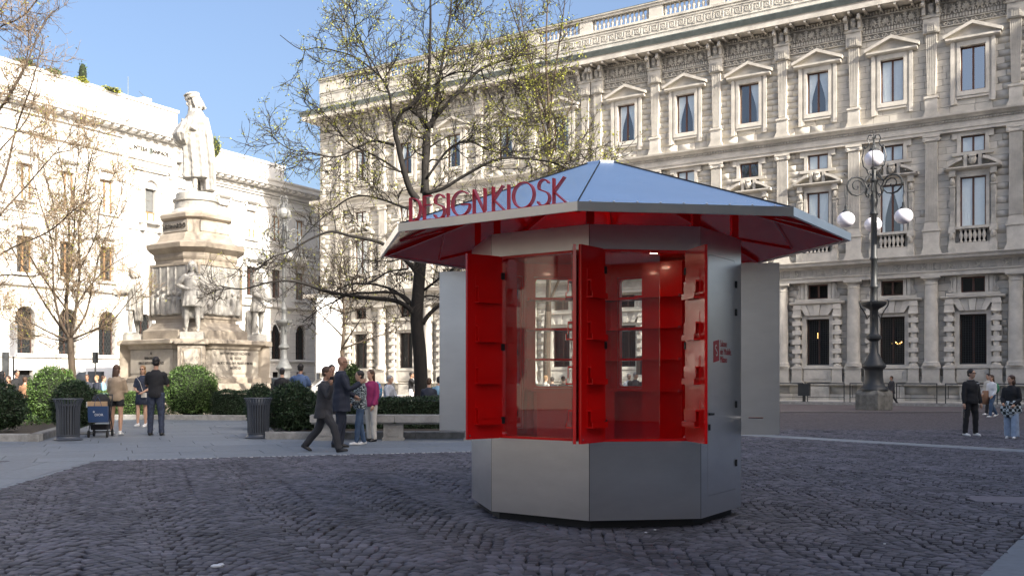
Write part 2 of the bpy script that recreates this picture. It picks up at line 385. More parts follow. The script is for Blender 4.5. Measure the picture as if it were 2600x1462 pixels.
def area(P): return abs(sum(P[i][0] * P[(i + 1) % len(P)][1] - P[(i + 1) % len(P)][0] * P[i][1] for i in range(len(P)))) / 2
def clip(subj, poly):
    # keep the slab if its centre is inside; cut it against the long straight edges it crosses (convex cells, simple polygon)
    cx = sum(p[0] for p in subj) / len(subj); cy = sum(p[1] for p in subj) / len(subj)
    pts = subj; n = len(poly); ccw = sum((poly[(i + 1) % n][0] - poly[i][0]) * (poly[(i + 1) % n][1] + poly[i][1]) for i in range(n)) < 0
    inside = [bool(inpoly(np.array([x]), np.array([y]), poly)[0]) for x, y in pts]
    if all(inside): return pts
    if not any(inside) and not bool(inpoly(np.array([cx]), np.array([cy]), poly)[0]): return None
    for i in range(n):
        a = poly[i]; b = poly[(i + 1) % n]; dx, dy = b[0] - a[0], b[1] - a[1]; L = math.hypot(dx, dy)
        # only edges near the slab
        t = ((cx - a[0]) * dx + (cy - a[1]) * dy) / L / L; d = abs((cx - a[0]) * dy - (cy - a[1]) * dx) / L
        if t < -.05 or t > 1.05 or d > 1.2: continue
        side = lambda p: ((p[0] - a[0]) * dy - (p[1] - a[1]) * dx) * (-1 if ccw else 1)
        out = []
        for k in range(len(pts)):
            p, q = pts[k], pts[(k + 1) % len(pts)]; sp, sq = side(p), side(q)
            if sp >= 0: out.append(p)
            if sp * sq < 0: r = sp / (sp - sq); out.append((p[0] + (q[0] - p[0]) * r, p[1] + (q[1] - p[1]) * r))
        pts = out
        if len(pts) < 3: return None
    return pts
TH = math.radians(17.6)
p1 = [(-5.80, 16.9), (2.6, lineA(2.6)), (2.6, 24.5), (-3.6, 24.5), (-6.0, 33.6), (-11.2, 33.6), (-9.3, 24.5), (-16, 22.6), (-16, lineA(-16)), (-7.25, lineA(-7.25))]
slabs('paved_path', p1, TH, 1.55, .80, (-5.8, 16.9))
p2 = [(-5.10, 4), (-5.80, 16.89), (-7.25, lineA(-7.25) - .01), (-6.5, 4)]
slabs('paved_strip', p2, math.radians(93), 1.5, .68, (-5.75, 14))
slabs('paved_band', band_poly, math.radians(-56.4), 1.4, .62, (8.35, 23.6))
slabs('paved_corner', corner_poly, math.radians(52), 1.5, .8, (4.02, 7.08))
mh = slabs('inlaid_slab', mhole_poly, math.radians(-8), 1.05, .62, (6.30, 11.35), mt='mhole')
# row of small pale tactile setts along the path edge
t = tag(empty('edge_strip'), kind='structure'); bm_ = MB().box(-.028, .028, -.03, .03, -.01, .004).mesh('edge_sett', M['bank2'])
for i in range(110):
    x = -5.6 + i * .098; inst('edge_sett', bm_, t, (x, lineA(x) - .03, 0), TH)
# strips and pavement in front of the palazzo
b = MB(); b.add([(2, 41.2, -.008), (60, 41.6, -.008), (60, 41.9, -.008), (2, 41.5, -.008)], [(0, 1, 2, 3)]); tag(b.build('white_line', M['kerb']), kind='structure')
b = MB(); b.add([(2, 41.5, -.012), (60, 41.9, -.012), (60, 90, -.012), (2, 90, -.012)], [(0, 1, 2, 3)]); tag(b.build('roadway', M['asphalt']), kind='structure')
# garden ground behind the planters
b = MB(); b.add([(-40, 33.5, -.004), (3.5, 33.5, -.004), (3.5, 60, -.004), (-40, 60, -.004)], [(0, 1, 2, 3)]); tag(b.build('garden_path', M['gardenp']), kind='structure')
b = MB(); b.add([(-80, 60, -.008), (10, 60, -.008), (10, 140, -.008), (-80, 140, -.008)], [(0, 1, 2, 3)]); tag(b.build('street', M['asphalt']), kind='structure')
# ================================================================== palazzo on the right
PO = Vector((22.18, 55.73, 0)); pa = math.atan2(-.5706, .8212)
pal = tag(empty('palazzo', PO, pa), 'long grey-beige stone palazzo with three storeys, pilasters and pedimented windows', 'building')
XW = [-33.4, -29.1, -24.8, -20.5, -16.2, -11.53, -7.63, -3.73, .17, 4.07, 7.97, 11.87, 15.77]
XP = [-35.5, -31.25, -26.95, -22.65, -18.35, -14.4, -13.5, -9.58, -5.68, -1.78, 2.12, 6.02, 9.92, 13.82, 17.72]
X0, X1 = -37.6, 17.9
def rep(name, me, xs, parent=None, **k): return [inst(name, me, parent or pal, (x, k.get('y', 0), k.get('z', 0))) for x in xs]
# core and openings
b = MB(); b.nbox(X0 + .02, X1, -14, -.42, 0, 22.4); b.build('wall', M['dark'], pal)
WIN = [(.63, 2.16, 4.80), (.56, 5.96, 6.78), (.60, 9.40, 12.07), (.56, 13.36, 14.24), (.585, 16.62, 18.97)]   # half width, z0, z1
# ashlar blocks
cour = []; z = 0.0
zs = [(0, 1.04, .52), (1.04, 2.06, .51), (2.06, 6.9, .40), (8.02, 9.42, .47), (9.42, 14.5, .363), (15.42, 16.4, .49), (16.4, 20.2, .345)]
blocks = []
for z0, z1, h0 in zs:
    nr = max(1, round((z1 - z0) / h0)); hh = (z1 - z0) / nr
    for r in range(nr):
        a, c = z0 + r * hh, z0 + (r + 1) * hh
        holes = [(x - w, x + w) for x in XW for (w, wa, wb) in WIN if wa < c - .02 and wb > a + .02]
        if z0 > 2 and z0 < 5: holes += [(x - .24, x + .24) for x in XP]
        holes += [(x - .3, x + .3) for x in XP] if z0 in (9.42,) else []
        holes.sort()
        segs = []; cur = X0
        for ha, hb in holes:
            if ha > cur: segs.append((cur, ha))
            cur = max(cur, hb)
        segs.append((cur, X1))
        for sa, sb in segs:
            x = sa; first = True
            ln = 1.25 if z0 < 2 else .95
            while x < sb - .01:
                l = ln * random.uniform(.75, 1.25) * (.5 if (first and r % 2) else 1); first = False
                e = min(sb, x + l)
                if sb - e < .25: e = sb
                blocks.append((x, e, a, c)); x = e
vis = sorted(range(len(blocks)), key=lambda i: (-(2.2 < blocks[i][2] < 21 and blocks[i][0] < 8.7 and (blocks[i][1] - blocks[i][0]) > .3), -blocks[i][0]))
single = set(vis[:300])
ub = MB(); ub.box(0, 1, -.0, .42, 0, 1); ubm = ub.mesh('stone_block', M['ashlar1'])
VV = []; col = []
for i, (xa, xb, za, zb) in enumerate(blocks):
    g = .008; dn = random.uniform(0, .0025) + (.05 if za < 1.9 else 0)
    if i in single:
        inst('stone_block', ubm, pal, (xa + g, -dn, za + g), scale=(xb - xa - 2 * g, 1, zb - za - 2 * g))
    else:
        x0, x1, z0, z1 = xa + g, xb - g, za + g, zb - g
        VV.append([(x0, -dn, z0), (x1, -dn, z0), (x1, .42, z0), (x0, .42, z0), (x0, -dn, z1), (x1, -dn, z1), (x1, .42, z1), (x0, .42, z1)]); col.append(random.random())
VV = np.array(VV); n = len(VV); ft = np.array([(0, 3, 2, 1), (4, 5, 6, 7), (0, 1, 5, 4), (1, 2, 6, 5), (3, 0, 4, 7)])
me = np_mesh('stone_block_field', VV.reshape(-1, 3), (ft[None] + (np.arange(n) * 8)[:, None, None]).reshape(-1, 4), M['ashlar'], np.repeat(col, 5))
tag(inst('stone_block_field', me, pal), kind='stuff')

# window units (frame in wood, two panes, curtain)
def window_unit(w, z0, z1, kind, rec=.24, wood='wood', tr=.07, gl='pane'):
    b = MB(); t = tr
    b.nbox(-w, w, -rec - .05, -rec + .03, z0, z0 + t); b.nbox(-w, w, -rec - .05, -rec + .03, z1 - t, z1)
    b.nbox(-w, -w + t, -rec - .05, -rec + .03, z0 + t, z1 - t); b.nbox(w - t, w, -rec - .05, -rec + .03, z0 + t, z1 - t)
    b.nbox(-t * .7, t * .7, -rec - .05, -rec + .035, z0 + t, z1 - t)
    fm = b.mesh('window', M[wood])
    p = MB(); p.add([(-w + t, rec + .005, z0 + t), (-t * .7, rec + .005, z0 + t), (-t * .7, rec + .005, z1 - t), (-w + t, rec + .005, z1 - t)], [(0, 1, 2, 3)]); pm = p.mesh('pane', M[gl])
    q = MB(); q.add([(t * .7, rec + .005, z0 + t), (w - t, rec + .005, z0 + t), (w - t, rec + .005, z1 - t), (t * .7, rec + .005, z1 - t)], [(0, 1, 2, 3)]); qm = q.mesh('pane', M[gl])
    cms = []
    if kind != 'none':
        for sgn in (-1, 1):
            c = MB(); n = 22; vs = []; fs = []
            K = 12
            for j in range(K + 1):
                f = j / K; z = z1 - t - f * (z1 - z0 - 2 * t)
                wid = (w - t * 1.2) * (1 if kind != 'tied' else (1 - .72 * math.sin(min(1, f / .8) * PI / 2) ** 1.6))
                for i in range(n + 1):
                    x = sgn * (w - t - wid * i / n); vs.append((x, rec + .035 + .012 * math.sin(i * 2.1 + j * .15 * (kind == 'tied')), z))
            for j in range(K):
                for i in range(n): fs.append((j * (n + 1) + i, j * (n + 1) + i + 1, (j + 1) * (n + 1) + i + 1, (j + 1) * (n + 1) + i))
            c.add(vs, fs); cms.append(c.mesh('curtain', M['curtain'], smooth=True))
    return fm, pm, qm, cms
def put_window(u, x, parent, keep=(1, 1)):
    o = inst('window', u[0], parent, (x, 0, 0)); inst('pane', u[1], o); inst('pane', u[2], o)
    for c, k in zip(u[3], keep):
        if k: inst('curtain', c, o)
    return o
wg = window_unit(.63, 2.16, 4.80, 'none', .30, gl='pane0'); wm = window_unit(.56, 5.96, 6.78, 'none', .2, gl='pane0'); wp = window_unit(.60, 9.40, 12.07, 'full', .16); wp_t = window_unit(.60, 9.40, 12.07, 'tied', .16); wz = window_unit(.56, 13.36, 14.24, 'full', .14)
wu_t = window_unit(.585, 16.62, 18.97, 'tied', .16); wu_f = window_unit(.585, 16.62, 18.97, 'full', .16); wu_n = window_unit(.585, 16.62, 18.97, 'none', .16, gl='pane1')
# iron grille on the ground floor windows
b = MB()
for i in range(11): x = -.6 + i * .12; b.nbox(x - .009, x + .009, -.17, -.15, 2.17, 4.79)
for j in range(21): z = 2.22 + j * .126; b.nbox(-.62, .62, -.15, -.135, z - .009, z + .009)
b.nbox(-.63, .63, -.19, -.12, 2.16, 2.24)
grille = b.mesh('grille', M['iron'])
b = MB(); b.ball((0, .36, 0), (.035, .02, .09), 6, 5)
for x in XW:
    o = put_window(wg, x, pal); inst('grille', grille, o)
    put_window(wm, x, pal); kx = XW.index(x); put_window(wp_t if kx in (9, 6, 3) else wp, x, pal, (0, 1) if kx in (7, 1) else (1, 1)); put_window(wz, x, pal, (1, 0) if kx in (2, 5) else (0, 0) if kx in (4, 7) else (1, 1))
    if abs(x - 7.97) < .1: put_window(wu_n, x, pal)
    elif abs(x - 4.07) < .1: put_window(wu_f, x, pal)
    elif abs(x + 3.73) < .1: put_window(wu_t, x, pal, (0, 1))
    else: put_window(wu_t, x, pal)
# ---- ground floor stone dressings (each a part, shared meshes)
b = MB(); b.nbox(-.86, -.63, -.3, .10, 2.06, 4.98); b.nbox(.63, .86, -.3, .10, 2.06, 4.98); b.nbox(-.63, .63, -.3, .10, 4.80, 4.98); b.nbox(-.86, .86, -.1, .16, 2.06, 2.15)
sur_g = b.mesh('window_surround', M['trim'])
b = MB(); b.lathe([(.17, 2.06), (.21, 2.10), (.21, 2.18), (.15, 2.24), (.15, 4.80), (.19, 4.84), (.19, 4.9)], (0, -.20), 12); b.box(-.23, .23, -.40, 0, 2.06, 2.10); b.nbox(-.25, .25, 0, .42, 4.9, 5.0)
b.nbox(-.24, .24, 0, .36, 5.0, 5.14); b.nbox(-.21, .21, 0, .34, 5.14, 5.34); b.nbox(-.24, .24, 0, .38, 5.34, 5.42); b.nbox(-.2, .2, 0, .34, 5.42, 5.62)
b.tube([(-.2, -.42, 4.93), (.2, -.42, 4.93)], .06, 6); jcol = b.mesh('banded_column', M['trim'])
b = MB(); b.box(-.235, .235, -.395, .02, -.13, .13)
bandm = b.mesh('stone_band', M['trim'])
kst = []
zb, zt = 4.99, 5.62
for k in range(5):
    a0 = -.62 + k * .248; a1 = a0 + .236; s = 1.62
    b = MB(); b.vprism([(a0 + .0, zb), (a1, zb), (a1 * s + .0, zt), (a0 * s, zt)], 0, .22 + (.06 if k % 2 == 0 else 0)); kst.append(b.mesh('keystone', M['trim']))
b = MB(); b.xprof([(0, 5.63), (.30, 5.63), (.42, 5.70), (.42, 5.76), (0, 5.80)], -1.5, 1.5)
b.xprof([(0, 5.80), (.16, 5.80), (.16, 5.93), (0, 5.96)], -1.25, 1.25)
b.nbox(-.72, -.56, -.2, .12, 5.93, 6.86); b.nbox(.56, .72, -.2, .12, 5.93, 6.86); b.nbox(-.56, .56, -.2, .12, 6.78, 6.86); b.nbox(-.92, -.76, 0, .1, 5.95, 6.84); b.nbox(.76, .92, 0, .1, 5.95, 6.84)
cap_g = b.mesh('window_hood', M['trim'])
def scroll(side):
    b = MB(); pts = []
    for i in range(26):
        t = i / 25; a = 4.2 * PI * (1 - t); r = .16 * (1 - .75 * (1 - t)); 
    P = []
    for i in range(22): a = PI * 3.2 * i / 21; r = .035 + .105 * i / 21; P.append((side * (1.09 - .02) + side * r * math.cos(a + 1.2), -.1, 6.12 + r * math.sin(a + 1.2)))
    e = P[-1]; P += [(side * 1.0, -.1, 6.45), (side * .97, -.1, 6.6)]
    for i in range(10): a = PI * 1.6 * i / 9; r = .08 - .05 * i / 9; P.append((side * (.99 + r * math.sin(a)), -.1, 6.68 + .03 + r * math.cos(a) - .06))
    b.tube(P, .035, 5); b.vprism([(side * .92, 5.97), (side * 1.2, 5.97), (side * 1.12, 6.3), (side * 1.0, 6.5), (side * .97, 6.8), (side * .92, 6.8)][::(1 if side > 0 else -1)], 0, .06)
    return b.mesh('scroll', M['trim'], smooth=False)
scr = [scroll(-1), scroll(1)]
def pedestal(hw, z0, z1, n, flare=.22):
    b = MB(); b.nbox(-hw, hw, 0, n, z0 + flare, z1 - .12)
    b.vprism([(-hw - .16, z0), (hw + .16, z0), (hw + .08, z0 + .1), (hw, z0 + flare), (-hw, z0 + flare), (-hw - .08, z0 + .1)], 0, n + .05)
    b.nbox(-hw - .05, hw + .05, 0, n + .06, z1 - .12, z1 - .04); b.nbox(-hw - .02, hw + .02, 0, n + .02, z1 - .04, z1)
    return b
ped_c = pedestal(.42, 1.04, 2.06, .46).mesh('pedestal', M['trim']); ped_w = pedestal(.27, 1.04, 2.06, .38).mesh('pedestal', M['trim'])
b = MB(); b.nbox(-.75, .75, .05, .16, 1.2, 1.9); b.nbox(-.52, .52, .16, .2, 1.36, 1.74); b.nbox(-.8, .8, 0, .2, 1.94, 2.06); pan_g = b.mesh('sill_panel', M['trim'])
b = MB(); b.nbox(-.62, .62, .06, .22, .16, .94); rough = b.mesh('rough_block', M['trim2'])
b = MB(); b.lathe([(.46, 2.06), (.46, 2.14), (.42, 2.16), (.42, 2.24), (.37, 2.3), (.345, 2.36), (.35, 3.4), (.34, 4.6), (.31, 6.42), (.34, 6.44), (.34, 6.5), (.31, 6.52), (.32, 6.64), (.42, 6.74), (.42, 6.76)], (0, -.20), 24); b.nbox(-.46, .46, 0, .64, 6.76, 6.87)
colm = b.mesh('column', M['trim'], smooth=math.radians(35))
for x in XW:
    inst('window_surround', sur_g, pal, (x, 0, 0)); inst('window_hood', cap_g, pal, (x, 0, 0)); inst('sill_panel', pan_g, pal, (x, 0, 0)); inst('rough_block', rough, pal, (x + .02, 0, 0))
    for s in (-1, 1):
        c = inst('banded_column', jcol, pal, (x + s * 1.09, 0, 0)); inst('pedestal', ped_w, pal, (x + s * 1.09, 0, 0))
        for k in range(5): inst('stone_band', bandm, c, (0, 0, 2.42 + k * .535))
        inst('scroll', scr[(s + 1) // 2], pal, (x, 0, 0))
    for k in kst: inst('keystone', k, pal, (x, 0, 0))
for x in XP: inst('column', colm, pal, (x, 0, 0)); inst('pedestal', ped_c, pal, (x, 0, 0))
# base ledge, entablature with triglyph frieze
b = MB(); b.xprof([(0, 0), (.30, 0), (.30, .12), (.22, .16), (0, .18)], X0, X1); b.xprof([(0, .98), (.16, .98), (.22, 1.04), (0, 1.10)], X0 - .1, X1); b.build('base_course', M['trim'], pal)
b = MB(); b.xprof([(-.3, 6.87), (.44, 6.87), (.44, 7.08), (.50, 7.10), (.50, 7.17), (-.3, 7.17)], X0 - .4, X1); b.build('architrave', M['trim'], pal)
b = MB(); b.nbox(X0 - .3, X1, -.3, .38, 7.17, 7.60); b.build('frieze', M['trim2'], pal)
b = MB(); b.xprof([(-.3, 7.60), (.45, 7.60), (.55, 7.70), (.58, 7.72), (.86, 7.74), (.90, 7.86), (.98, 7.95), (.98, 8.0), (-.3, 8.06)], X0 - .8, X1); b.build('cornice', M['trim'], pal)
b = MB()
for k in (-.1, 0, .1): b.nbox(k - .035, k + .035, .38, .43, 7.19, 7.56)
b.nbox(-.15, .15, .38, .445, 7.55, 7.6); trig = b.mesh('triglyph', M['trim'])
b = MB(); b.lathe([(.14, 0), (.14, .03), (.10, .035), (.10, .01), (.05, .01), (.05, .045), (.0, .05)], (0, 0), 14); b.xf(Matrix.Translation((0, -.38, 7.38)) @ Matrix.Rotation(PI / 2, 4, 'X')); disc = b.mesh('frieze_rosette', M['trim'])
b = MB(); b.tube([(-.13, -.39, 7.24), (0, -.42, 7.38), (.13, -.39, 7.52)], .03, 5); b.tube([(-.13, -.39, 7.52), (0, -.43, 7.38), (.13, -.39, 7.24)], .03, 5); b.ball((0, -.42, 7.38), .06, 8, 6); cross = b.mesh('frieze_trophy', M['trim'])
x = X1 - .2; k = 0
while x > X0:
    inst('triglyph', trig, pal, (x, 0, 0)); inst('frieze_rosette' if k % 2 else 'frieze_trophy', disc if k % 2 else cross, pal, (x - .325, 0, 0)); x -= .65; k += 1
# ---- piano nobile
balp = [(.05, 0), (.09, .02), (.09, .06), (.05, .1), (.045, .16), (.10, .34), (.10, .40), (.055, .56), (.05, .6), (.09, .64), (.09, .69)]
b = MB(); b.lathe(balp, (0, 0), 10); balus = b.mesh('baluster', M['trim'], smooth=True)
b = MB(); b.nbox(-.78, .78, 0, .34, 8.05, 8.56); b.nbox(-.80, .80, 0, .42, 9.28, 9.42); b.nbox(-.66, .66, 0, .02, 8.56, 9.28); balc = b.mesh('balcony', [M['trim']])
b = MB(); b.nbox(-.64, .64, .0, .03, 8.58, 9.27); dk = b.mesh('balcony_shade', M['dark'])  # shade behind the balusters put into a near-black sheet
b = MB(); b.nbox(-.18, .18, 0, .36, 8.05, 8.6); b.nbox(-.14, .14, 0, .3, 8.6, 9.1); b.ball((0, -.34, 8.95), (.12, .12, .2), 8, 6); b.nbox(-.17, .17, 0, .40, 9.1, 9.44)
b.nbox(-.12, .12, 0, .16, 9.44, 9.7); b.vprism([(-.10, 9.7), (.10, 9.7), (.13, 11.9), (-.13, 11.9)], 0, .14)
for q in (-.06, .0, .06): b.nbox(q - .012, q + .012, .14, .17, 10.0, 11.4)
b.nbox(-.16, .16, 0, .2, 11.55, 11.62); b.ball((0, -.18, 11.86), (.12, .11, .2), 10, 8); b.ball((0, -.29, 11.84), (.025, .03, .05), 6, 5); b.nbox(-.15, .15, 0, .3, 12.1, 12.42)
herm = b.mesh('herm', M['trim2'])
b = MB(); b.nbox(-.76, -.60, -.26, .09, 9.42, 12.23); b.nbox(.60, .76, -.26, .09, 9.42, 12.23); b.nbox(-.60, .60, -.26, .09, 12.07, 12.23); b.nbox(-.8, .8, 0, .12, 12.23, 12.42); sur_p = b.mesh('window_surround', M['trim'])
b = MB(); b.xprof([(0, 12.42), (.3, 12.42), (.44, 12.5), (.44, 12.57), (0, 12.6)], -1.32, 1.32)
for s in (-1, 1):
    P = []
    for i in range(7):
        t = i / 6; P.append((s * (1.34 - .86 * t), 12.60 + .50 * math.sin(t * 1.25)))
    Q = [(x, z - .16) for x, z in P][::-1]; pl = P + Q
    pl = pl if s > 0 else pl[::-1]
    b.vprism(pl[::-1], 0, .44)
b.nbox(-.42, -.26, 0, .25, 12.6, 13.2); b.nbox(.26, .42, 0, .25, 12.6, 13.2)
ped_s = b.mesh('broken_pediment', M['trim'])
b = MB(); b.ball((0, -.22, 12.92), (.19, .16, .27), 12, 9); b.ball((0, -.38, 12.9), (.035, .05, .07), 6, 5); b.ball((0, -.34, 13.1), (.2, .08, .08), 8, 5); b.ball((-.07, -.36, 12.98), (.03, .02, .02), 5, 4); b.ball((.07, -.36, 12.98), (.03, .02, .02), 5, 4); b.ball((0, -.35, 12.78), (.07, .03, .02), 6, 4)
mask = b.mesh('carved_mask', M['trim2'], smooth=True)
b = MB(); b.nbox(-.74, -.56, -.2, .1, 13.22, 14.36); b.nbox(.56, .74, -.2, .1, 13.22, 14.36); b.nbox(-.56, .56, -.2, .1, 14.24, 14.36); b.nbox(-.98, .98, 0, .14, 13.2, 13.36)
for s in (-1, 1): b.nbox(min(s * .74, s * .96), max(s * .74, s * .96), 0, .13, 14.1, 14.42); 
b.nbox(-.98, .98, 0, .12, 14.36, 14.46); sur_z = b.mesh('window_surround', M['trim'])
def pilaster(hb, ht, z0, z1, n, fl=6, name='pilaster'):
    b = MB(); b.vprism([(-hb, z0), (hb, z0), (ht, z1), (-ht, z1)], 0, n - .05)
    for k in range(fl + 1):
        f = -1 + 2 * k / fl; w = .026
        b.vprism([(f * (hb - .03) - w, z0 + .1), (f * (hb - .03) + w, z0 + .1), (f * (ht - .03) + w, z1 - .1), (f * (ht - .03) - w, z1 - .1)], n - .05, n)
    return b
b = pilaster(.31, .29, 9.75, 14.15, .22, 7); b.nbox(-.36, .36, 0, .28, 9.42, 9.6); b.nbox(-.33, .33, 0, .25, 9.6, 9.75); pil_p = b.mesh('pilaster', M['trim'])
b = MB(); b.nbox(-.34, .34, 0, .26, 14.15, 14.22)
for s in (-1, 1):
    q = MB(); q.lathe([(.13, 0), (.13, .26), (.0, .28)], (0, 0), 12); q.xf(Matrix.Translation((s * .31, 0, 14.25)) @ Matrix.Rotation(PI / 2, 4, 'X')); b.add(q.v, q.f)
    q = MB(); q.lathe([(.05, .26), (.05, .31), (0, .32)], (0, 0), 8); q.xf(Matrix.Translation((s * .31, 0, 14.25)) @ Matrix.Rotation(PI / 2, 4, 'X')); b.add(q.v, q.f)
b.nbox(-.3, .3, 0, .24, 14.22, 14.36); b.nbox(-.42, .42, 0, .3, 14.36, 14.45); cap_i = b.mesh('ionic_capital', M['trim'])
ped_p = pedestal(.40, 8.05, 9.42, .30, .34).mesh('pedestal', M['trim'])
for x in XW:
    o = inst('balcony', balc, pal, (x, 0, 0)); inst('recess_shade', dk, o)
    for k in range(6): inst('baluster', balus, o, (-.53 + k * .212, -.24, 8.57))
    inst('window_surround', sur_p, pal, (x, 0, 0)); inst('broken_pediment', ped_s, pal, (x, 0, 0)); inst('carved_mask', mask, pal, (x, 0, 0)); inst('window_surround', sur_z, pal, (x, 0, 0))
    for s in (-1, 1): inst('herm', herm, pal, (x + s * .95, 0, 0))
for x in XP: inst('pilaster', pil_p, pal, (x, 0, 0)); inst('ionic_capital', cap_i, pal, (x, 0, 0)); inst('pedestal', ped_p, pal, (x, 0, 0))
b = MB(); b.xprof([(-.3, 14.47), (.26, 14.47), (.26, 14.62), (.31, 14.64), (.31, 14.78), (.27, 14.8), (.27, 15.0), (-.3, 15.0)], X0 - .3, X1)
b.xprof([(-.3, 15.13), (.42, 15.13), (.50, 15.22), (.62, 15.30), (.64, 15.40), (-.3, 15.46)], X0 - .6, X1); b.xprof([(-.3, 15.0), (.28, 15.0), (.28, 15.13), (-.3, 15.13)], X0 - .3, X1); b.build('string_course', M['trim'], pal)
b = MB(); x = X1 - .1
while x > X0: b.nbox(x - .06, x + .04, .28, .37, 15.01, 15.12); x -= .16
tag(b.build('dentils', M['trim'], pal), kind='stuff')
# ---- top storey
b = MB()
for w0, w1, n in ((.585, .74, .16), (.74, .98, .10)):
    b.nbox(-w1, -w0, -.26 if w0 < .6 else 0, n, 16.36 if w0 < .6 else 15.98, 19.26); b.nbox(w0, w1, -.26 if w0 < .6 else 0, n, 16.36 if w0 < .6 else 15.98, 19.26)
b.nbox(-.585, .585, -.26, .16, 18.97, 19.26); b.nbox(-.585, .585, -.26, .16, 16.36, 16.60); b.nbox(-.74, .74, 0, .12, 16.22, 16.34)
for s in (-1, 1): b.nbox(min(s * .86, s * 1.04), max(s * .86, s * 1.04), .10, .17, 15.94, 19.26)
sur_u = b.mesh('window_surround', M['trim'])
b = MB(); b.xprof([(0, 19.26), (.24, 19.26), (.36, 19.34), (.36, 19.44), (0, 19.44)], -1.28, 1.28)
b.vprism([(-1.32, 19.44), (1.32, 19.44), (0, 20.14)][::1], 0, .12)
for s in (-1, 1):
    P = [(s * 1.36, 19.45), (0, 20.04), (0, 20.22), (s * 1.40, 19.60)]; P = P if s < 0 else P[::-1]; b.vprism(P, .0, .42)
tri = b.mesh('pediment', M['trim'])
b = pilaster(.20, .27, 16.55, 20.0, .20, 5); pil_u = b.mesh('pilaster', M['trim'])
ped_u = pedestal(.30, 15.46, 16.55, .30, .3).mesh('pedestal', M['trim'])
b = MB(); b.nbox(-.40, .40, 0, .30, 19.95, 20.75); b.nbox(-.26, .26, .30, .34, 20.0, 20.5)
for q in (-.16, -.05, .06, .17): b.nbox(q - .02, q + .02, .34, .37, 20.02, 20.48)
b.nbox(-.44, .44, 0, .36, 20.75, 20.9); b.nbox(-.40, .40, 0, .14, 20.9, 21.6)
for s in (-1, 1):
    b.nbox(min(s * .26, s * .42), max(s * .26, s * .42), 0, .5, 20.9, 21.3); b.nbox(min(s * .27, s * .41), max(s * .27, s * .41), 0, .75, 21.3, 21.62)
    b.tube([(s * .26, -.72, 21.4), (s * .42, -.72, 21.4)], .10, 8)
b.ball((0, -.3, 21.22), (.17, .17, .24), 12, 9); b.ball((0, -.47, 21.2), (.03, .05, .06), 6, 5); b.ball((0, -.28, 21.42), (.2, .18, .12), 10, 6); b.ball((0, -.22, 20.98), (.22, .14, .1), 8, 5)
capu = b.mesh('head_bracket', M['trim2'])
for x in XW:
    inst('window_surround', sur_u, pal, (x, 0, 0)); inst('pediment', tri, pal, (x, 0, 0))
for x in XP: inst('pilaster', pil_u, pal, (x, 0, 0)); inst('pedestal', ped_u, pal, (x, 0, 0)); inst('head_bracket', capu, pal, (x, 0, 0))
# carved band: wave scrolls, bead row, palmettes
def carved(L):
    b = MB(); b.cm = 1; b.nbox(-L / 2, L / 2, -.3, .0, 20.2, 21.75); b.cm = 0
    b.nbox(-L / 2, L / 2, .0, .09, 20.2, 20.25); b.nbox(-L / 2, L / 2, .0, .09, 20.51, 20.56)
    n = int(L / .42)
    for i in range(n):
        cx = -L / 2 + L * (i + .5) / n; P = []
        for k in range(13): a = 3.6 * PI * k / 12 / 1.6; r = .02 + .10 * k / 12; P.append((cx + r * math.cos(a), -.06, 20.38 + r * math.sin(a)))
        P.append((cx + .21, -.06, 20.30)); b.tube(P, .034, 4, False)
    n = int(L / .14)
    for i in range(n): cx = -L / 2 + L * (i + .5) / n; b.vprism([(cx - .055, 20.60), (cx + .055, 20.60), (cx + .03, 20.78), (cx - .03, 20.78)], .0, .11)
    n = max(2, int(L / .62))
    for i in range(n):
        cx = -L / 2 + L * (i + .5) / n
        for k in range(7):
            a = math.radians(-66 + 22 * k); r = .30 - .03 * abs(k - 3)
            b.tube([(cx, -.06, 20.98), (cx + r * .6 * math.sin(a), -.11, 20.98 + r * .7 * math.cos(a)), (cx + r * math.sin(a) * 1.05, -.07, 20.98 + r * 1.35 * math.cos(a) * .9)], [.03, .055, .02], 4)
        for s in (-1, 1):
            P = []
            for k in range(10): a = s * (2.6 * PI * k / 9 / 1.5); r = .015 + .08 * k / 9; P.append((cx + s * .17 + r * math.sin(a), -.08, 20.92 + r * math.cos(a)))
            b.tube(P, .032, 4, False)
        b.tube([(cx + L / n / 2, -.05, 20.85), (cx + L / n / 2, -.08, 21.42)], [.05, .065], 4)
        for q in range(3):
            for s in (-1, 1): b.tube([(cx + L / n / 2, -.07, 20.95 + q * .15), (cx + L / n / 2 + s * .09, -.09, 21.06 + q * .15)], [.03, .045], 4)
    b.nbox(-L / 2, L / 2, .0, .1, 21.46, 21.54)
    n = int(L / .15)
    for i in range(n): cx = -L / 2 + L * (i + .5) / n; b.nbox(cx - .045, cx + .045, .0, .17, 21.56, 21.70)
    return b.mesh('carved_frieze', [M['trim2'], M['relief_shade']])
cf = {}
E_ = [X0] + XP + [X1]
for a, c in zip(E_[:-1], E_[1:]):
    L = round(c - a, 2)
    if L < .3: continue
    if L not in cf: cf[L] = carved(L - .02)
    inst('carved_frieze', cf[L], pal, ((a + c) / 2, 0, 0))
b = MB(); b.nbox(X0 - 1.0, X1, -.3, 1.02, 21.78, 22.08); b.xprof([(-.3, 22.08), (1.02, 22.08), (1.06, 22.12), (-.3, 22.14)], X0 - 1.05, X1); b.build('cornice', M['trim'], pal)
b = MB(); b.xprof([(-.3, 22.14), (1.04, 22.14), (1.18, 22.42), (1.18, 22.46), (-.3, 22.55)], X0 - 1.2, X1); b.build('gutter', M['lead'], pal)
b = MB(); b.nbox(-.06, .06, .15, .98, 21.64, 21.78); bm_ = b.mesh('soffit_beam', M['trim'])
b = MB(); x = X1 - .3; k = 0
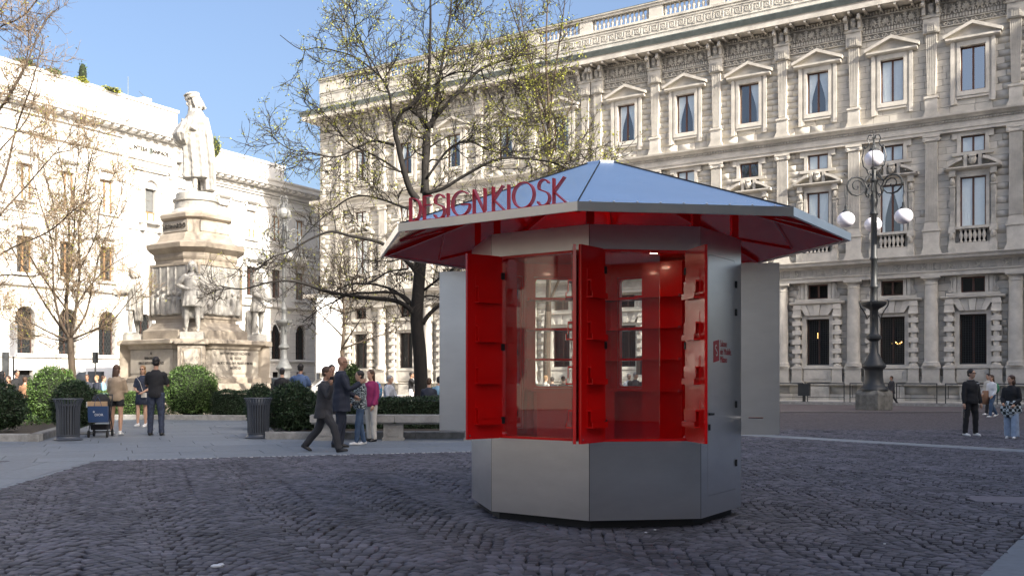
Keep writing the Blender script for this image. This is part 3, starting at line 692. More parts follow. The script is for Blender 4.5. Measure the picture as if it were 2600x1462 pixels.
while x > X0:
    inst('soffit_beam', bm_, pal, (x, 0, 0)); x -= .78
# attic with key pattern and balustrade
b = MB(); b.nbox(X0, X1, -.6, .02, 22.4, 24.12); b.nbox(X0, X1, -.6, .06, 23.14, 23.2); b.nbox(X0, X1, -.6, .06, 23.84, 23.9); b.nbox(X0 - .02, X1, -.62, .10, 24.0, 24.14); b.build('attic_wall', M['trim'], pal)
b = MB(); U = .058
key = [(0, 0, 1, 8), (0, 7, 8, 8), (7, 1, 8, 8), (3, 1, 8, 2), (3, 1, 4, 6), (3, 5, 6, 6), (5, 3, 6, 6)]
x = X1 - .6
while x > X0 + 2.4:
    for (a, c, d, e) in key: b.nbox(x + a * U, x + d * U, .02, .055, 23.28 + c * U, 23.28 + e * U)
    b.nbox(x - 2 * U, x, .02, .055, 23.28, 23.28 + U)
    x -= 10 * U
tag(b.build('greek_key', M['trim'], pal), kind='stuff')
bal = empty('balustrade', (0, 0, 0), 0, pal)
b = MB(); b.nbox(X0 - .04, X1, -.42, .1, 24.90, 25.06); b.nbox(X0 - .1, X1, -.48, .16, 25.06, 25.14); b.build('rail', M['trim'], bal)
b = MB(); b.nbox(X0 - .1, X1, -.48, .17, 25.142, 25.17); b.build('coping', M['lead'], bal)
pier = MB().nbox(-.45, .45, -.36, .04, 24.14, 24.9).mesh('pier', M['trim']); pier2 = MB().nbox(-1.3, 1.3, -.36, .04, 24.14, 24.9).mesh('pier', M['trim'])
bb = MB(); bb.lathe([(.09, 0), (.09, .07), (.05, .1), (.115, .3), (.115, .36), (.05, .52), (.05, .6), (.09, .66), (.09, .76)], (0, 0), 8); btop = bb.mesh('baluster', M['trim'], smooth=True)
inst('pier', pier2, bal, (X0 + 1.28, 0, 0)); prev = X0 + 2.6
for x in XP[1:] + [X1 + .45]:
    if x - prev < 1.2: continue
    n = int((x - .45 - prev) / .30)
    for i in range(n): inst('baluster', btop, bal, (prev + (i + .5) * (x - .45 - prev) / n, .16, 24.14))
    if x < X1: inst('pier', pier, bal, (x, 0, 0))
    prev = x + .45
# side face towards the street on the left (returns of the cornices seen at the corner)
b = MB(); b.box(X0, X0 + .4, 0, 14, 0, 22.4); b.build('side_wall', M['ashlar'], pal)
b = MB()
for n, z0, z1 in ((.98, 7.74, 8.0), (.44, 6.87, 7.17), (.62, 15.2, 15.42), (1.02, 21.78, 22.08), (.02, 22.4, 24.12), (.1, 24.9, 25.14)): b.box(X0 - n, X0 + .05, -n * .999, 14, z0 + .002, z1 - .002)
b.build('side_cornice', M['trim'], pal)
# pavement along the facade with its kerb
b = MB(); b.nbox(X0 - 2, X1 + 8, -1, 3.1, -.02, .09); b.nbox(X0 - 2, X1 + 8, 3.1, 3.4, -.02, .12)
pv = tag(b.build('pavement', M['kerb'], None, loc=PO, rz=pa), kind='structure')
# small dark plaques with the street name panel, warm ceiling lamps seen inside
lampm = mat('warm_lamp', (1, .6, .2), .5); lampm.node_tree.nodes['Principled BSDF'].inputs['Emission Color'].default_value = (1, .55, .18, 1); lampm.node_tree.nodes['Principled BSDF'].inputs['Emission Strength'].default_value = 4
for x, zz, pts in ((4.07, 3.35, (-.05, .12, .2, .32, .4)), (.17, 3.75, (-.1, -.1, -.1))):
    b = MB()
    for k, q in enumerate(pts): b.ball((x + q, .40, zz + (k * .12 if x < 1 else .05 * math.sin(k * 2))), (.028, .012, .035), 8, 6)
    b.build('ceiling_lamp', lampm, pal)
b = MB(); b.nbox(-1.62, -1.38, .02, .05, 3.28, 3.46); b.build('plaque', M['black'], pal)
# flagpole on the roof near the corner
fp = MB().tube([(0, 0, 24), (0, 0, 29), (0, 0, 36)], [.06, .05, .03], 6)
P = pal.matrix_world if False else (Matrix.Translation(PO) @ Matrix.Rotation(pa, 4, 'Z'))
q = P @ Vector((X0 + 1.9, .9, 0))
fo = fp.build('flagpole', M['lead'], None, True, loc=q); tag(fo, 'tall bare flagpole on the roof corner of the grey palazzo', 'flagpole')
# ================================================================== pale bank building on the left
BO = Vector((-19.024, 75.0, 0)); ba = math.atan2(.83673, .54762)
bank = tag(empty('bank', BO, ba), 'sunlit white stone bank building with deep bracketed cornice and arched ground floor windows', 'building')
# local x runs away from the camera to the right, facade normal is -y
def bwin(w, z0, z1, arch=False, rec=.22):
    u = window_unit(w, z0, z1, 'full', rec, 'woodl', .09); return u
LX0, LX1, RX1 = -30.0, -.8, 24.0
UP = [-20.2, -16.9, -13.75, -10.5, -7.25]; RU = [4.25, 7.45, 10.55, 13.6, 16.7, 19.8]
GA = [-23.4, -20.2, -16.9, -13.75, -10.5, -7.25, -3.9]; 
b = MB(); b.nbox(LX0, LX1, -12, -.4, 0, 21.0); b.nbox(LX1, RX1, -12, -.4, 0, 18.0); b.build('wall', M['dark'], bank)
# wall skin cut round the openings, in courses (piers between windows plus lintel bands)
def skin(name, x0, x1, rows, matk, nn=0.0):
    b = MB()
    for z0, z1, hol in rows:
        hol = sorted(hol); cur = x0
        for a, c in hol:
            if a > cur: b.nbox(cur, a, -.4, nn, z0, z1)
            cur = c
        b.nbox(cur, x1, -.4, nn, z0, z1)
    return b.build(name, M[matk], bank)
def H(xs, w): return [(x - w, x + w) for x in xs]
ARC = -3.3
skin('facade', LX0, LX1, [(7.6, 8.3, []), (8.3, 10.7, H(UP, .6)), (10.7, 13.1, []), (13.1, 13.8, H(UP, .58) + [(ARC - .62, ARC + .62)]), (13.8, 15.5, H(UP, .58) + [(ARC - .62, ARC + .62)]), (15.5, 19.0, [])], 'bank')
skin('facade', LX1 + .01, RX1, [(7.6, 8.3, []), (8.3, 10.8, H(RU, .6)), (10.8, 13.2, []), (13.2, 15.4, H(RU, .56)), (15.4, 17.3, [])], 'bank', -.02)
# rusticated ground floor in long stone courses
gs = []; z = 0.25
GR = [4.4, 7.5, 10.6, 13.7, 16.8, 19.9]
ug = MB().box(0, 1, 0, .4, 0, 1).mesh('stone_course', M['bank2'])
allg = GA + [0.9] + GR
for r in range(13):
    z0 = .25 + r * .56; z1 = z0 + .545
    hol = H(allg, .72) if 2.85 <= z0 + .2 < 6.2 else (H(allg, .6) if .6 < z0 < 1.6 else [])
    cur = LX0
    for a, c in sorted(hol) + [(RX1, RX1)]:
        if a - cur > .05:
            L = a - cur; k = max(1, int(L / 3.4))
            for i in range(k): inst('stone_course', ug, bank, (cur + L * i / k + .006, -.10, z0), scale=(L / k - .012, 1, z1 - z0))
        cur = c
b = MB(); b.xprof([(-.3, 2.78), (.24, 2.78), (.28, 2.9), (.24, 2.96), (-.3, 2.98)], LX0, RX1); b.xprof([(-.3, 7.45), (.30, 7.45), (.38, 7.55), (.38, 7.72), (-.3, 7.78)], LX0, RX1)
b.xprof([(-.3, 0), (.3, 0), (.3, .22), (-.3, .26)], LX0, RX1); b.nbox(LX0, LX1, 0, .10, 12.3, 12.5); b.nbox(LX1, RX1, 0, .10, 12.3, 12.5); b.build('string_course', M['bank'], bank)
# windows
wa = window_unit(.58, 13.1, 15.5, 'full', .22, 'woodl', .09); wb = window_unit(.6, 8.3, 10.7, 'none', .22, 'woodl', .09); wc = window_unit(.56, 13.2, 15.4, 'full', .22, 'woodl', .08); wd = window_unit(.6, 8.3, 10.8, 'none', .25, 'wood', .08); we = window_unit(.62, 13.1, 13.8, 'full', .25, 'woodl', .08)
wgd = window_unit(.72, 2.98, 6.2, 'none', .32, 'wood', .06, 'pane0')
b = MB(); b.xprof([(0, 16.1), (.22, 16.1), (.34, 16.2), (.34, 16.28), (0, 16.3)], -.92, .92); b.nbox(-.78, -.62, 0, .2, 15.86, 16.1); b.nbox(.62, .78, 0, .2, 15.86, 16.1); b.nbox(-.72, -.58, 0, .08, 13.0, 15.62); b.nbox(.58, .72, 0, .08, 13.0, 15.62); b.nbox(-.58, .58, 0, .08, 15.5, 15.62); b.nbox(-.8, .8, 0, .18, 12.98, 13.1)
hood1 = b.mesh('window_hood', M['bank'])
b = MB(); b.xprof([(0, 11.25), (.24, 11.25), (.36, 11.35), (.36, 11.45), (0, 11.47)], -.98, .98); b.nbox(-.76, -.6, 0, .1, 8.2, 10.85); b.nbox(.6, .76, 0, .1, 8.2, 10.85); b.nbox(-.6, .6, 0, .1, 10.72, 10.85); b.nbox(-.86, .86, 0, .25, 8.14, 8.3); b.nbox(-.8, -.66, 0, .22, 10.9, 11.25); b.nbox(.66, .8, 0, .22, 10.9, 11.25)
hood2 = b.mesh('window_hood', M['bank'])
def archgrille():
    b = MB(); s = .2
    for j in range(13):
        for i in range(6):
            cx = -.6 + i * .24 + (j % 2) * .12; cz = 3.12 + j * .235
            if abs(cx) > .66 or (cz > 5.4 and math.hypot(cx, cz - 5.4) > .66): continue
            P = [(cx + .12 * math.cos(k * PI / 3 + PI / 6), -.0 + .12, cz + .12 * math.sin(k * PI / 3 + PI / 6)) for k in range(7)]
            b.tube(P, .016, 3, False)
    return b.mesh('grille', M['iron'])
gri = archgrille()
def spandrel():
    b = MB(); 
    for s in (-1, 1):
        P = [(s * .72, 5.42)] + [(s * .72 * math.cos(a), 5.42 + .72 * math.sin(a)) for a in [PI / 2 * k / 8 for k in range(1, 9)]] + [(s * .0, 6.42), (s * .72, 6.42)]
        P = P if s > 0 else P[::-1]; b.vprism(P[::-1], -.35, .06)
    # archivolt voussoirs
    for k in range(9):
        a0 = PI * k / 9 + .02; a1 = PI * (k + 1) / 9 - .02
        P = [(.72 * math.cos(a0), 5.42 + .72 * math.sin(a0)), (.98 * math.cos(a0), 5.42 + .98 * math.sin(a0)), (.98 * math.cos(a1), 5.42 + .98 * math.sin(a1)), (.72 * math.cos(a1), 5.42 + .72 * math.sin(a1))]
        b.vprism(P, .06, .17)
    return b.mesh('arch', M['bank2'])
spn = spandrel()
bg_ = MB()
for i in range(9):
    for j in range(3): bg_.tube([(-.6 + .13 * i + .06 + .05 * math.cos(k * PI / 3), .02, 1.0 + j * .17 + .05 * math.sin(k * PI / 3)) for k in range(7)], .014, 3, False)
bgm = bg_.mesh('grille', M['iron'])
vent = MB().nbox(-.6, .6, -.25, -.15, .8, 1.6).mesh('basement_window', M['dark'])
for x in UP: put_window(wa, x, bank); inst('window_hood', hood1, bank, (x, 0, 0)); put_window(wb, x, bank); inst('window_hood', hood2, bank, (x, 0, 0))
for k, x in enumerate(RU):
    put_window(wc, x, bank); put_window(wd, x, bank); inst('window_hood', hood2, bank, (x, 0, 0)); inst('window_hood', hood1, bank, (x, 0, -.05))
    if k in (0, 1): inst('roller_blind', MB().nbox(-.48, .48, -.2, -.16, 14.2 - .3 * k, 15.35).mesh('roller_blind', M['bank']), bank, (x, 0, 0))
for x in allg:
    o = put_window(wgd, x, bank); inst('grille', gri, o); inst('arch', spn, bank, (x, 0, 0)); o = inst('basement_window', vent, bank, (x, 0, 0)); inst('grille', bgm, o, (0, -.0, 0))
# tall arched niche under the bank name
o = put_window(we, ARC, bank)
b = MB()
for s in (-1, 1):
    P = [(s * .62, 15.5)] + [(s * .62 * math.cos(PI / 2 * k / 8), 15.5 + .62 * math.sin(PI / 2 * k / 8)) for k in range(1, 9)] + [(0, 16.25), (s * .62, 16.25)]
    b.vprism((P if s > 0 else P[::-1])[::-1], 0, .1)
n = 12
for k in range(n):
    a0 = PI * k / n; a1 = PI * (k + 1) / n; b.vprism([(.62 * math.cos(a0), 15.5 + .62 * math.sin(a0)), (.84 * math.cos(a0), 15.5 + .84 * math.sin(a0)), (.84 * math.cos(a1), 15.5 + .84 * math.sin(a1)), (.62 * math.cos(a1), 15.5 + .62 * math.sin(a1))], .0, .24)
b.nbox(-.84, -.62, 0, .2, 13.0, 15.5); b.nbox(.62, .84, 0, .2, 13.0, 15.5); b.nbox(-1.3, -.84, 0, .12, 15.3, 15.48); b.nbox(.84, 1.3, 0, .12, 15.3, 15.48); b.nbox(-1.1, 1.1, 0, .5, 12.86, 13.0)
for s in (-1, 1): b.nbox(s * .8 - .14, s * .8 + .14, 0, .4, 12.3, 12.86)
b.build('arched_niche', M['bank'], bank, loc=(ARC, 0, 0))
b = MB(); b.nbox(ARC - .5, ARC + .5, -.39, -.28, 13.85, 15.48); b.build('shutter', M['lampg'], bank)
b = MB(); b.nbox(ARC - 1.9, ARC + 1.9, 0, .3, 16.9, 17.06); b.nbox(ARC - 1.6, ARC + 1.6, 0, .2, 16.75, 16.9)
for s in (-1, 1):
    for k in range(7): b.ball((ARC + s * (1.9 + .12 * k), -.12, 16.6 + .16 * math.sin(k * 1.7)), (.12, .1, .13), 7, 5)
b.build('carved_swag', M['bank'], bank)
# ressaut pilaster strips around the name bay and the frieze with its reliefs
b = MB(); b.nbox(-5.9, -5.5, 0, .22, 7.8, 17.7); b.nbox(-1.2, -.82, 0, .22, 7.8, 17.7); b.nbox(-5.9, -.8, 0, .14, 17.72, 18.92); b.build('pilaster_strip', M['bank'], bank)
b = MB(); b.xprof([(0, 17.5), (.16, 17.5), (.22, 17.6), (.22, 17.7), (0, 17.72)], LX0, LX1 + .1); b.xprof([(0, 16.0), (.12, 16.0), (.16, 16.1), (.16, 16.15), (0, 16.17)], LX1, RX1); b.xprof([(0, 16.9), (.14, 16.9), (.14, 17.0), (0, 17.05)], LX1, RX1); b.build('architrave', M['bank'], bank)
b = MB()
for i in range(46): 
    x = -12.6 + i * .145 + random.uniform(-.05, .05); b.ball((x, -.06, 18.28 + .32 * math.sin(i * 1.1)), (random.uniform(.07, .16), .13, random.uniform(.07, .16)), 7, 5)
for x, z in ((-10.6, 18.3), (-5.2, 18.3), (-1.5, 18.3)): b.ball((x, -.16, z), (.26, .2, .26), 12, 8)
b.build('frieze_relief', M['bank'], bank)
# name on the frieze
t1 = text_mesh('INTESA', .42, .03, M['ink'], xs=.98); t2 = text_mesh('SANPAOLO', .42, .03, M['ink'], xs=.98)
sg = empty('name_sign', (0, 0, 0), 0, bank)
inst('lettering', t1, sg, (-4.35, -.19, 18.28), rot=(PI / 2, 0, 0)); inst('lettering', t2, sg, (-2.35, -.19, 18.28), rot=(PI / 2, 0, 0))
b = MB()
for k in range(3): b.nbox(-3.48 + k * .1, -3.42 + k * .1, .14, .2, 18.05, 18.5)
for k in range(3): b.nbox(-3.5, -3.18, .14, .19, 18.1 + k * .15, 18.15 + k * .15)
b.build('emblem', M['lead'], sg)
# cornices with brackets
def cornice(x0, x1, zb, name='cornice'):
    b = MB(); b.nbox(x0, x1, -.3, .2, zb - .35, zb); b.xprof([(-.3, zb + .28), (.98, zb + .28), (1.02, zb + .55), (1.14, zb + .68), (1.16, zb + .8), (-.3, zb + .9)], x0 - .0, x1); b.nbox(x0, x1, -.3, .3, zb, zb + .28)
    o = b.build(name, M['bank'], bank)
    m = MB(); m.xprof([(.3, zb + .02), (.62, zb + .02), (.86, zb + .10), (.86, zb + .27), (.3, zb + .27)], -.2, .2); mm = m.mesh('bracket', M['bank'])
    x = x0 + .4
    while x < x1 - .2: inst('bracket', mm, o, (x, 0, 0)); x += .78
    d = MB(); x = x0 + .1
    while x < x1: d.nbox(x, x + .07, .2, .27, zb - .2, zb - .06); x += .14
    tag(d.build('dentils', M['bank'], o), kind='stuff')
cornice(LX0, LX1 + .5, 19.15); cornice(LX1 + .52, RX1, 17.45)
b = MB(); b.nbox(LX0, -5.7, -.6, .06, 19.9, 21.75); b.nbox(LX0, -5.7, -.65, .16, 21.75, 21.95); b.nbox(-5.7, LX1, -.6, .2, 19.9, 21.65); b.nbox(-5.75, LX1 + .1, -.65, .32, 21.65, 21.85); b.nbox(-4.1, -3.3, -.4, .2, 21.85, 22.15); b.build('parapet', M['bank'], bank)
b = MB()
for i in range(40): x = -5.2 + i * .1; b.ball((x, -.22, 20.9 + .4 * math.sin(i * .9) * math.exp(-abs(i - 16) * .03)), (random.uniform(.06, .14), .1, random.uniform(.06, .16)), 7, 5)
b.build('carved_relief', M['bank'], bank)
b = MB(); b.nbox(LX1, 11.7, -.7, -.1, 18.3, 19.7); b.nbox(LX1, 11.75, -.75, .0, 19.7, 19.92); b.nbox(LX1 + .01, RX1, -.9, .2, 18.0, 18.42); b.build('parapet', M['bank'], bank)
b = MB(); b.nbox(LX1 + .8, LX1 + 3.8, -3, -1.2, 19.6, 21.3)
for k in range(4): b.nbox(LX1 + .7, LX1 + 3.9, -3.1, -1.1, 20.2 + k * .3, 20.3 + k * .3)
b.build('roof_box', M['lead'], bank)
# roof wires on thin masts, and planted tufts on the parapet
b = MB()
for a, c, za, zc in ((-3.9, 5.5, 22.7, 21.2), (5.5, 11.0, 21.2, 21.1)):
    b.tube([(a + (c - a) * t, .5, za + (zc - za) * t - 1.0 * (c - a) / 9 * math.sin(PI * t)) for t in [k / 12 for k in range(13)]], .018, 3)
for x, z in ((-4.9, 21.9), (11.0, 19.8)): b.tube([(x, .5, z), (x, .5, z + 1.6)], .03, 4)
b.build('roof_wire', M['lead'], bank)
# ================================================================== unseen buildings behind the camera, roofs shaped to shade the square
def back_building(name, label, w0, w1, d0, d1, prof, m, win=True):
    # local frame: x = across the sun direction (w), y = towards the sun (d); roof outline prof [(w, z)...]
    o = tag(empty(name, (0, 0, 0), math.radians(SUN_AZ)), label, 'building')
    b = MB(); P = [(w0, 0)] + prof + [(w1, 0)]; n = len(P)
    b.add([(x, -d0, z) for x, z in P] + [(x, -d1, z) for x, z in P], [tuple(range(n)), tuple(range(2 * n - 1, n - 1, -1))] + [(i, n + i, n + (i + 1) % n, (i + 1) % n) for i in range(n)])
    b.build('wall', M[m], o)
    if win:
        wf = MB(); wf.box(-.75, .75, -.0, .16, 0, 2.4); wm_ = wf.mesh('window', M['trim']); g = MB(); g.box(-.55, .55, .13, .2, .2, 2.2); gm = g.mesh('pane', M['dark'])
        x = w0 + 1.6
        while x < w1 - 1.2:
            z = 2.0
            top = np.interp(x, [p[0] for p in prof], [p[1] for p in prof])
            while z < top - 3.4:
                q = inst('window', wm_, o, (x, -d0, z)); inst('pane', gm, q); z += 4.2
            x += 3.4
        c = MB(); c.box(w0 - .02, w1 + .02, -d0, -d0 + .5, 5.2, 5.6); c.build('cornice', M['trim'], o)
    return o
back_building('shading_building', 'tall ochre building behind the photographer casting the square into shade', -11, 21.7, 17, 34, [(-11, 24.8), (-4, 25.5), (7.5, 26.0), (10, 27.4), (15.4, 28.8), (19.6, 30), (21.7, 30)], 'plaster')
sb = tag(empty('side_building', (0, 0, 0), 0), 'dark plastered building left of the photographer, outside the picture', 'building')  # unseen, added to block the bright sky mirrored in the kiosk glass
MB().box(-44, -31, -13, 6, 0, 18).build('wall', M['deep'], sb); MB().box(-30.98, -30.6, -13.2, 6.2, 17.2, 18.2).build('cornice', M['trim'], sb)
wf = MB().box(0, .12, -.7, .7, 0, 2.2).mesh('window', M['dark'])
for yy in (-11, -8, -5, -2, 1, 4):
    for zz_ in (1.5, 5.5, 9.5, 13.5): inst('window', wf, sb, (-31.0, yy, zz_))
back_building('corner_building', 'lower grey building beside the tall ochre one behind the photographer', 21.8, 42.3, 17, 34, [(21.8, 24), (42.3, 26)], 'bank2')
back_building('gabled_building', 'far right building behind the photographer with a gable sloped to shape its shadow', 42.4, 84, 17, 32, [(42.4, 26.5), (51.2, 27.5), (52.3, 36.6), (53.4, 38.4), (54.6, 39.8), (55.6, 40.3), (62, 41), (84, 41)], 'bank2')

# ================================================================== the kiosk
KC = Vector((1.894, 10.643, 0)); KR = 1.46; KA = -.256; RR = 2.532
def kv(k, R=KR): t = KA + k * PI / 4; return Vector((KC.x + R * math.sin(t), KC.y - R * math.cos(t), 0))
kio = tag(empty('kiosk', KC), 'octagonal brushed steel kiosk with red interior, open red shutters and wide pyramid roof', 'kiosk')
def kpart(b, name, m, smooth=False, parent=None):
    o = b.build(name, m, parent or kio, smooth)
    o.matrix_parent_inverse = Matrix.Identity(4)
    me = o.data
    if parent is None or parent is kio: me.transform(Matrix.Translation(-KC))
    else: me.transform(Matrix.Translation(-KC))
    return o
SIDE = 2 * KR * math.sin(PI / 8)
def face(k):   # frame of the face between corner k and k+1 : origin, along, outward normal
    A = kv(k); B = kv(k + 1); u = (B - A).normalized(); n = Vector((u.y, -u.x, 0))
    if n.dot((A + B) / 2 - KC) < 0: n = -n
    return A, u, n
def fbox(b, k, s0, s1, n0, n1, z0, z1):
    A, u, n = face(k); q = lambda s, m: A + u * s + n * m
    lo = [q(s0, n1), q(s1, n1), q(s1, n0), q(s0, n0)]; b.hexa([(p.x, p.y, z0) for p in lo], [(p.x, p.y, z1) for p in lo])
def fprism(b, k, poly, n0, n1, off=None):
    A, u, n = face(k); N_ = len(poly); 
    f = lambda s, z, m: tuple(A + u * s + n * m + Vector((0, 0, z)))
    b.add([f(s, z, n1) for s, z in poly] + [f(s, z, n0) for s, z in poly], [tuple(range(N_)), tuple(range(2 * N_ - 1, N_ - 1, -1))] + [(i, N_ + i, N_ + (i + 1) % N_, (i + 1) % N_) for i in range(N_)])
def rrect(s0, s1, z0, z1, r, n=6, corners=(1, 1, 1, 1)):
    P = []
    for (cx, cz, a0, on) in ((s1 - r, z0 + r, -PI / 2, corners[0]), (s1 - r, z1 - r, 0, corners[1]), (s0 + r, z1 - r, PI / 2, corners[2]), (s0 + r, z0 + r, PI, corners[3])):
        if on:
            for i in range(n + 1): a = a0 + PI / 2 * i / n; P.append((cx + r * math.cos(a), cz + r * math.sin(a)))
        else: P.append((cx + r * math.copysign(1, math.cos(a0 + PI / 4)), cz + r * math.copysign(1, math.sin(a0 + PI / 4))))
    return P
ZB, ZT, W0, W1, ZW0, ZW1 = .085, 2.91, .115, 1.0, .838, 2.675
T = .03
def ring_panel(b, k, s0, s1, z0, z1, hole, n0, n1):
    # plate with a rounded hole: quads between the outer rectangle and the hole outline
    A, u, n = face(k); f = lambda s, z, m: tuple(A + u * s + n * m + Vector((0, 0, z)))
    hs = hole; H_ = len(hs); cx = (s0 + s1) / 2; cz = (z0 + z1) / 2; out = []
    hx = [p[0] for p in hs]; hz = [p[1] for p in hs]; mx_, Mx_, mz, Mz = min(hx), max(hx), min(hz), max(hz)
    for s, z in hs:
        ts = (s - mx_) / (Mx_ - mx_); tz = (z - mz) / (Mz - mz); d = [(ts, 'l'), (1 - ts, 'r'), (tz, 'b'), (1 - tz, 't')]
        out.append((s0 + (s1 - s0) * ts, z0 + (z1 - z0) * tz))
    # project to rectangle border
    out2 = []
    for (s, z), (os_, oz) in zip(hs, out):
        a = (os_ - cx) / ((s1 - s0) / 2); c = (oz - cz) / ((z1 - z0) / 2); m = max(abs(a), abs(c))
        out2.append((cx + a / m * (s1 - s0) / 2, cz + c / m * (z1 - z0) / 2))
    V = [f(s, z, n1) for s, z in out2] + [f(s, z, n1) for s, z in hs] + [f(s, z, n0) for s, z in out2] + [f(s, z, n0) for s, z in hs]
    F = []
    for i in range(H_):
        j = (i + 1) % H_
        F += [(i, j, H_ + j, H_ + i), (2 * H_ + j, 2 * H_ + i, 3 * H_ + i, 3 * H_ + j), (H_ + i, H_ + j, 3 * H_ + j, 3 * H_ + i)]
        # corner fill triangles
    # corners
    b.add(V, F)
    cs = [(s1, z0), (s1, z1), (s0, z1), (s0, z0)]
    for cxn, czn in cs:
        best = sorted(range(H_), key=lambda i: (out2[i][0] - cxn) ** 2 + (out2[i][1] - czn) ** 2)[:1][0]
        for i in range(H_):
            j = (i + 1) % H_; a, c = out2[i], out2[j]
            if abs(a[0] - c[0]) > 1e-6 and abs(a[1] - c[1]) > 1e-6:
                if (abs(a[0] - cxn) < 1e-6 or abs(c[0] - cxn) < 1e-6) and (abs(a[1] - czn) < 1e-6 or abs(c[1] - czn) < 1e-6):
                    b.add([f(*a, n1), f(cxn, czn, n1), f(*c, n1)], [(0, 1, 2)])
FR = {-1: 'win', 0: 'win', 1: 'door', 2: 'win', 3: 'back', 4: 'back', 5: 'win', 6: 'solid'}
for k, kind in FR.items():
    g = .0035
    if kind in ('win', 'back'):
        z0 = ZW0 if kind == 'win' else 1.32
        b = MB(); ring_panel(b, k, g, SIDE - g, z0 - .02, ZW1 + .02, rrect(W0, W1, z0, ZW1, .05), -T, 0); fbox(b, k, g, SIDE - g, -T, 0, ZW1 + .0201, ZT); fbox(b, k, g, SIDE - g, -T, 0, ZB, z0 - .0201)
        p = kpart(b, 'wall_panel', M['steel'])
        b = MB(); ring_panel(b, k, W0 - .0, W1 + .0, z0 - .0, ZW1 + .0, rrect(W0 + .022, W1 - .022, z0 + .025, ZW1 - .025, .04), -.055, .012); kpart(b, 'window_frame', M['red'])
        b = MB(); fprism(b, k, rrect(W0 + .02, W1 - .02 if k != 0 else W0 + .60, z0 + .02, ZW1 - .02, .03), -.042, -.036); kpart(b, 'window_glass', M['kglass'])
    elif kind == 'door':
        b = MB(); D0, D1, DZ0, DZ1 = .175, .945, .29, 2.66
        dr = rrect(D0, D1, DZ0, DZ1, .06, corners=(0, 1, 1, 0))
        ring_panel(b, k, g, SIDE - g, DZ0 - .06, DZ1 + .06, rrect(D0 - .004, D1 + .004, DZ0 - .004, DZ1 + .004, .06, corners=(0, 1, 1, 0)) , -T, 0)
        fbox(b, k, g, SIDE - g, -T, 0, DZ1 + .0601, ZT); fbox(b, k, g, SIDE - g, -T, 0, ZB, DZ0 - .0601)
        kpart(b, 'wall_panel', M['steel'])
        b = MB(); fprism(b, k, dr, -T, .0015); door = kpart(b, 'door', M['steel'])
        b = MB(); fbox(b, k, D0 - .05, D0 + .07, .03, .042, 1.08, 1.10); fbox(b, k, D0 + .02, D0 + .045, .0, .03, 1.078, 1.102); fbox(b, k, D0 + .015, D0 + .05, .0015, .01, .93, .99); kpart(b, 'handle', M['black'], parent=door)
        for zc in (2.42, 2.13, 1.17, .56): b = MB(); fbox(b, k, D1 - .012, D1 + .02, .0015, .014, zc - .035, zc + .035); kpart(b, 'hinge', M['black'], parent=door)
        A, u, n = face(k); R3 = Matrix(((u.x, 0, n.x, 0), (u.y, 0, n.y, 0), (0, 1, 0, 0), (0, 0, 0, 1)))
        for i, (tx, zz) in enumerate((('Salone', 1.79), ('del Mobile.', 1.71), ('Milano', 1.63))):
            me = text_mesh(tx, .098, .0005, M['redm'], 'LEFT', xs=.74); me.transform(Matrix.Translation(A + u * .50 + n * .003 + Vector((0, 0, zz)) - KC) @ R3); inst('lettering', me, door)
        b = MB(); fprism(b, k, [(.32, 1.60), (.47, 1.62), (.47, 1.83), (.32, 1.81)], .002, .004); kpart(b, 'emblem', M['redm'], parent=door)
        me = text_mesh('S', .17, .0004, M['steel'], 'CENTER', xs=.8); me.transform(Matrix.Translation(A + u * .395 + n * .0052 + Vector((0, 0, 1.715)) - KC) @ R3 @ Matrix.Rotation(.35, 4, 'Z')); inst('emblem_mark', me, door)
    else:
        b = MB(); fbox(b, k, g, SIDE - g, -T, 0, ZB, ZT); kpart(b, 'wall_panel', M['steel'])
    # red inner liner
    b = MB()
    if kind in ('win', 'back'):
        z0 = ZW0 if kind == 'win' else 1.32
        fbox(b, k, .0, W0 - .001, -.07, -.056, .3, ZT); fbox(b, k, W1 + .001, SIDE, -.07, -.056, .3, ZT); fbox(b, k, W0, W1, -.07, -.056, .3, z0 - .001); fbox(b, k, W0, W1, -.07, -.056, ZW1 + .001, ZT)
    else: fbox(b, k, 0, SIDE, -.07, -.056, .3, ZT)
    kpart(b, 'lining', M['red'])
# corner trims
b = MB()
for k in range(8):
    p = kv(k, KR - .004); b.tube([(p.x, p.y, ZB), (p.x, p.y, ZT)], .0035, 6)
kpart(b, 'corner_trim', M['black'])
# plinth, floor, feet
def octp(R, k0=0): return [(kv(k, R).x, kv(k, R).y) for k in range(8)]
b = MB(); b.prism(octp(KR - .10), .0, .075); b.build; kpart(b, 'plinth', M['black'])
b = MB(); b.prism(octp(KR - .05), .30, .34); kpart(b, 'floor', M['red'])
b = MB(); b.prism(octp(KR - .08), 2.84, 2.86); kpart(b, 'inner_ceiling', M['red'])
klm = mat('kiosk_lamp', (1, .8, .6), .5); klm.node_tree.nodes['Principled BSDF'].inputs['Emission Color'].default_value = (1, .72, .5, 1); klm.node_tree.nodes['Principled BSDF'].inputs['Emission Strength'].default_value = 14
for lx, ly, lz in ((0, .15, 2.825), (-.6, 0, 2.825), (.6, .1, 2.825), (-.5, -.5, 2.875), (.5, -.6, 2.875), (0, .6, 2.875)):
    b = MB(); b.lathe([(.045, lz), (.045, lz + .012)], (lx, ly), 16); b.build('ceiling_lamp', klm, kio)
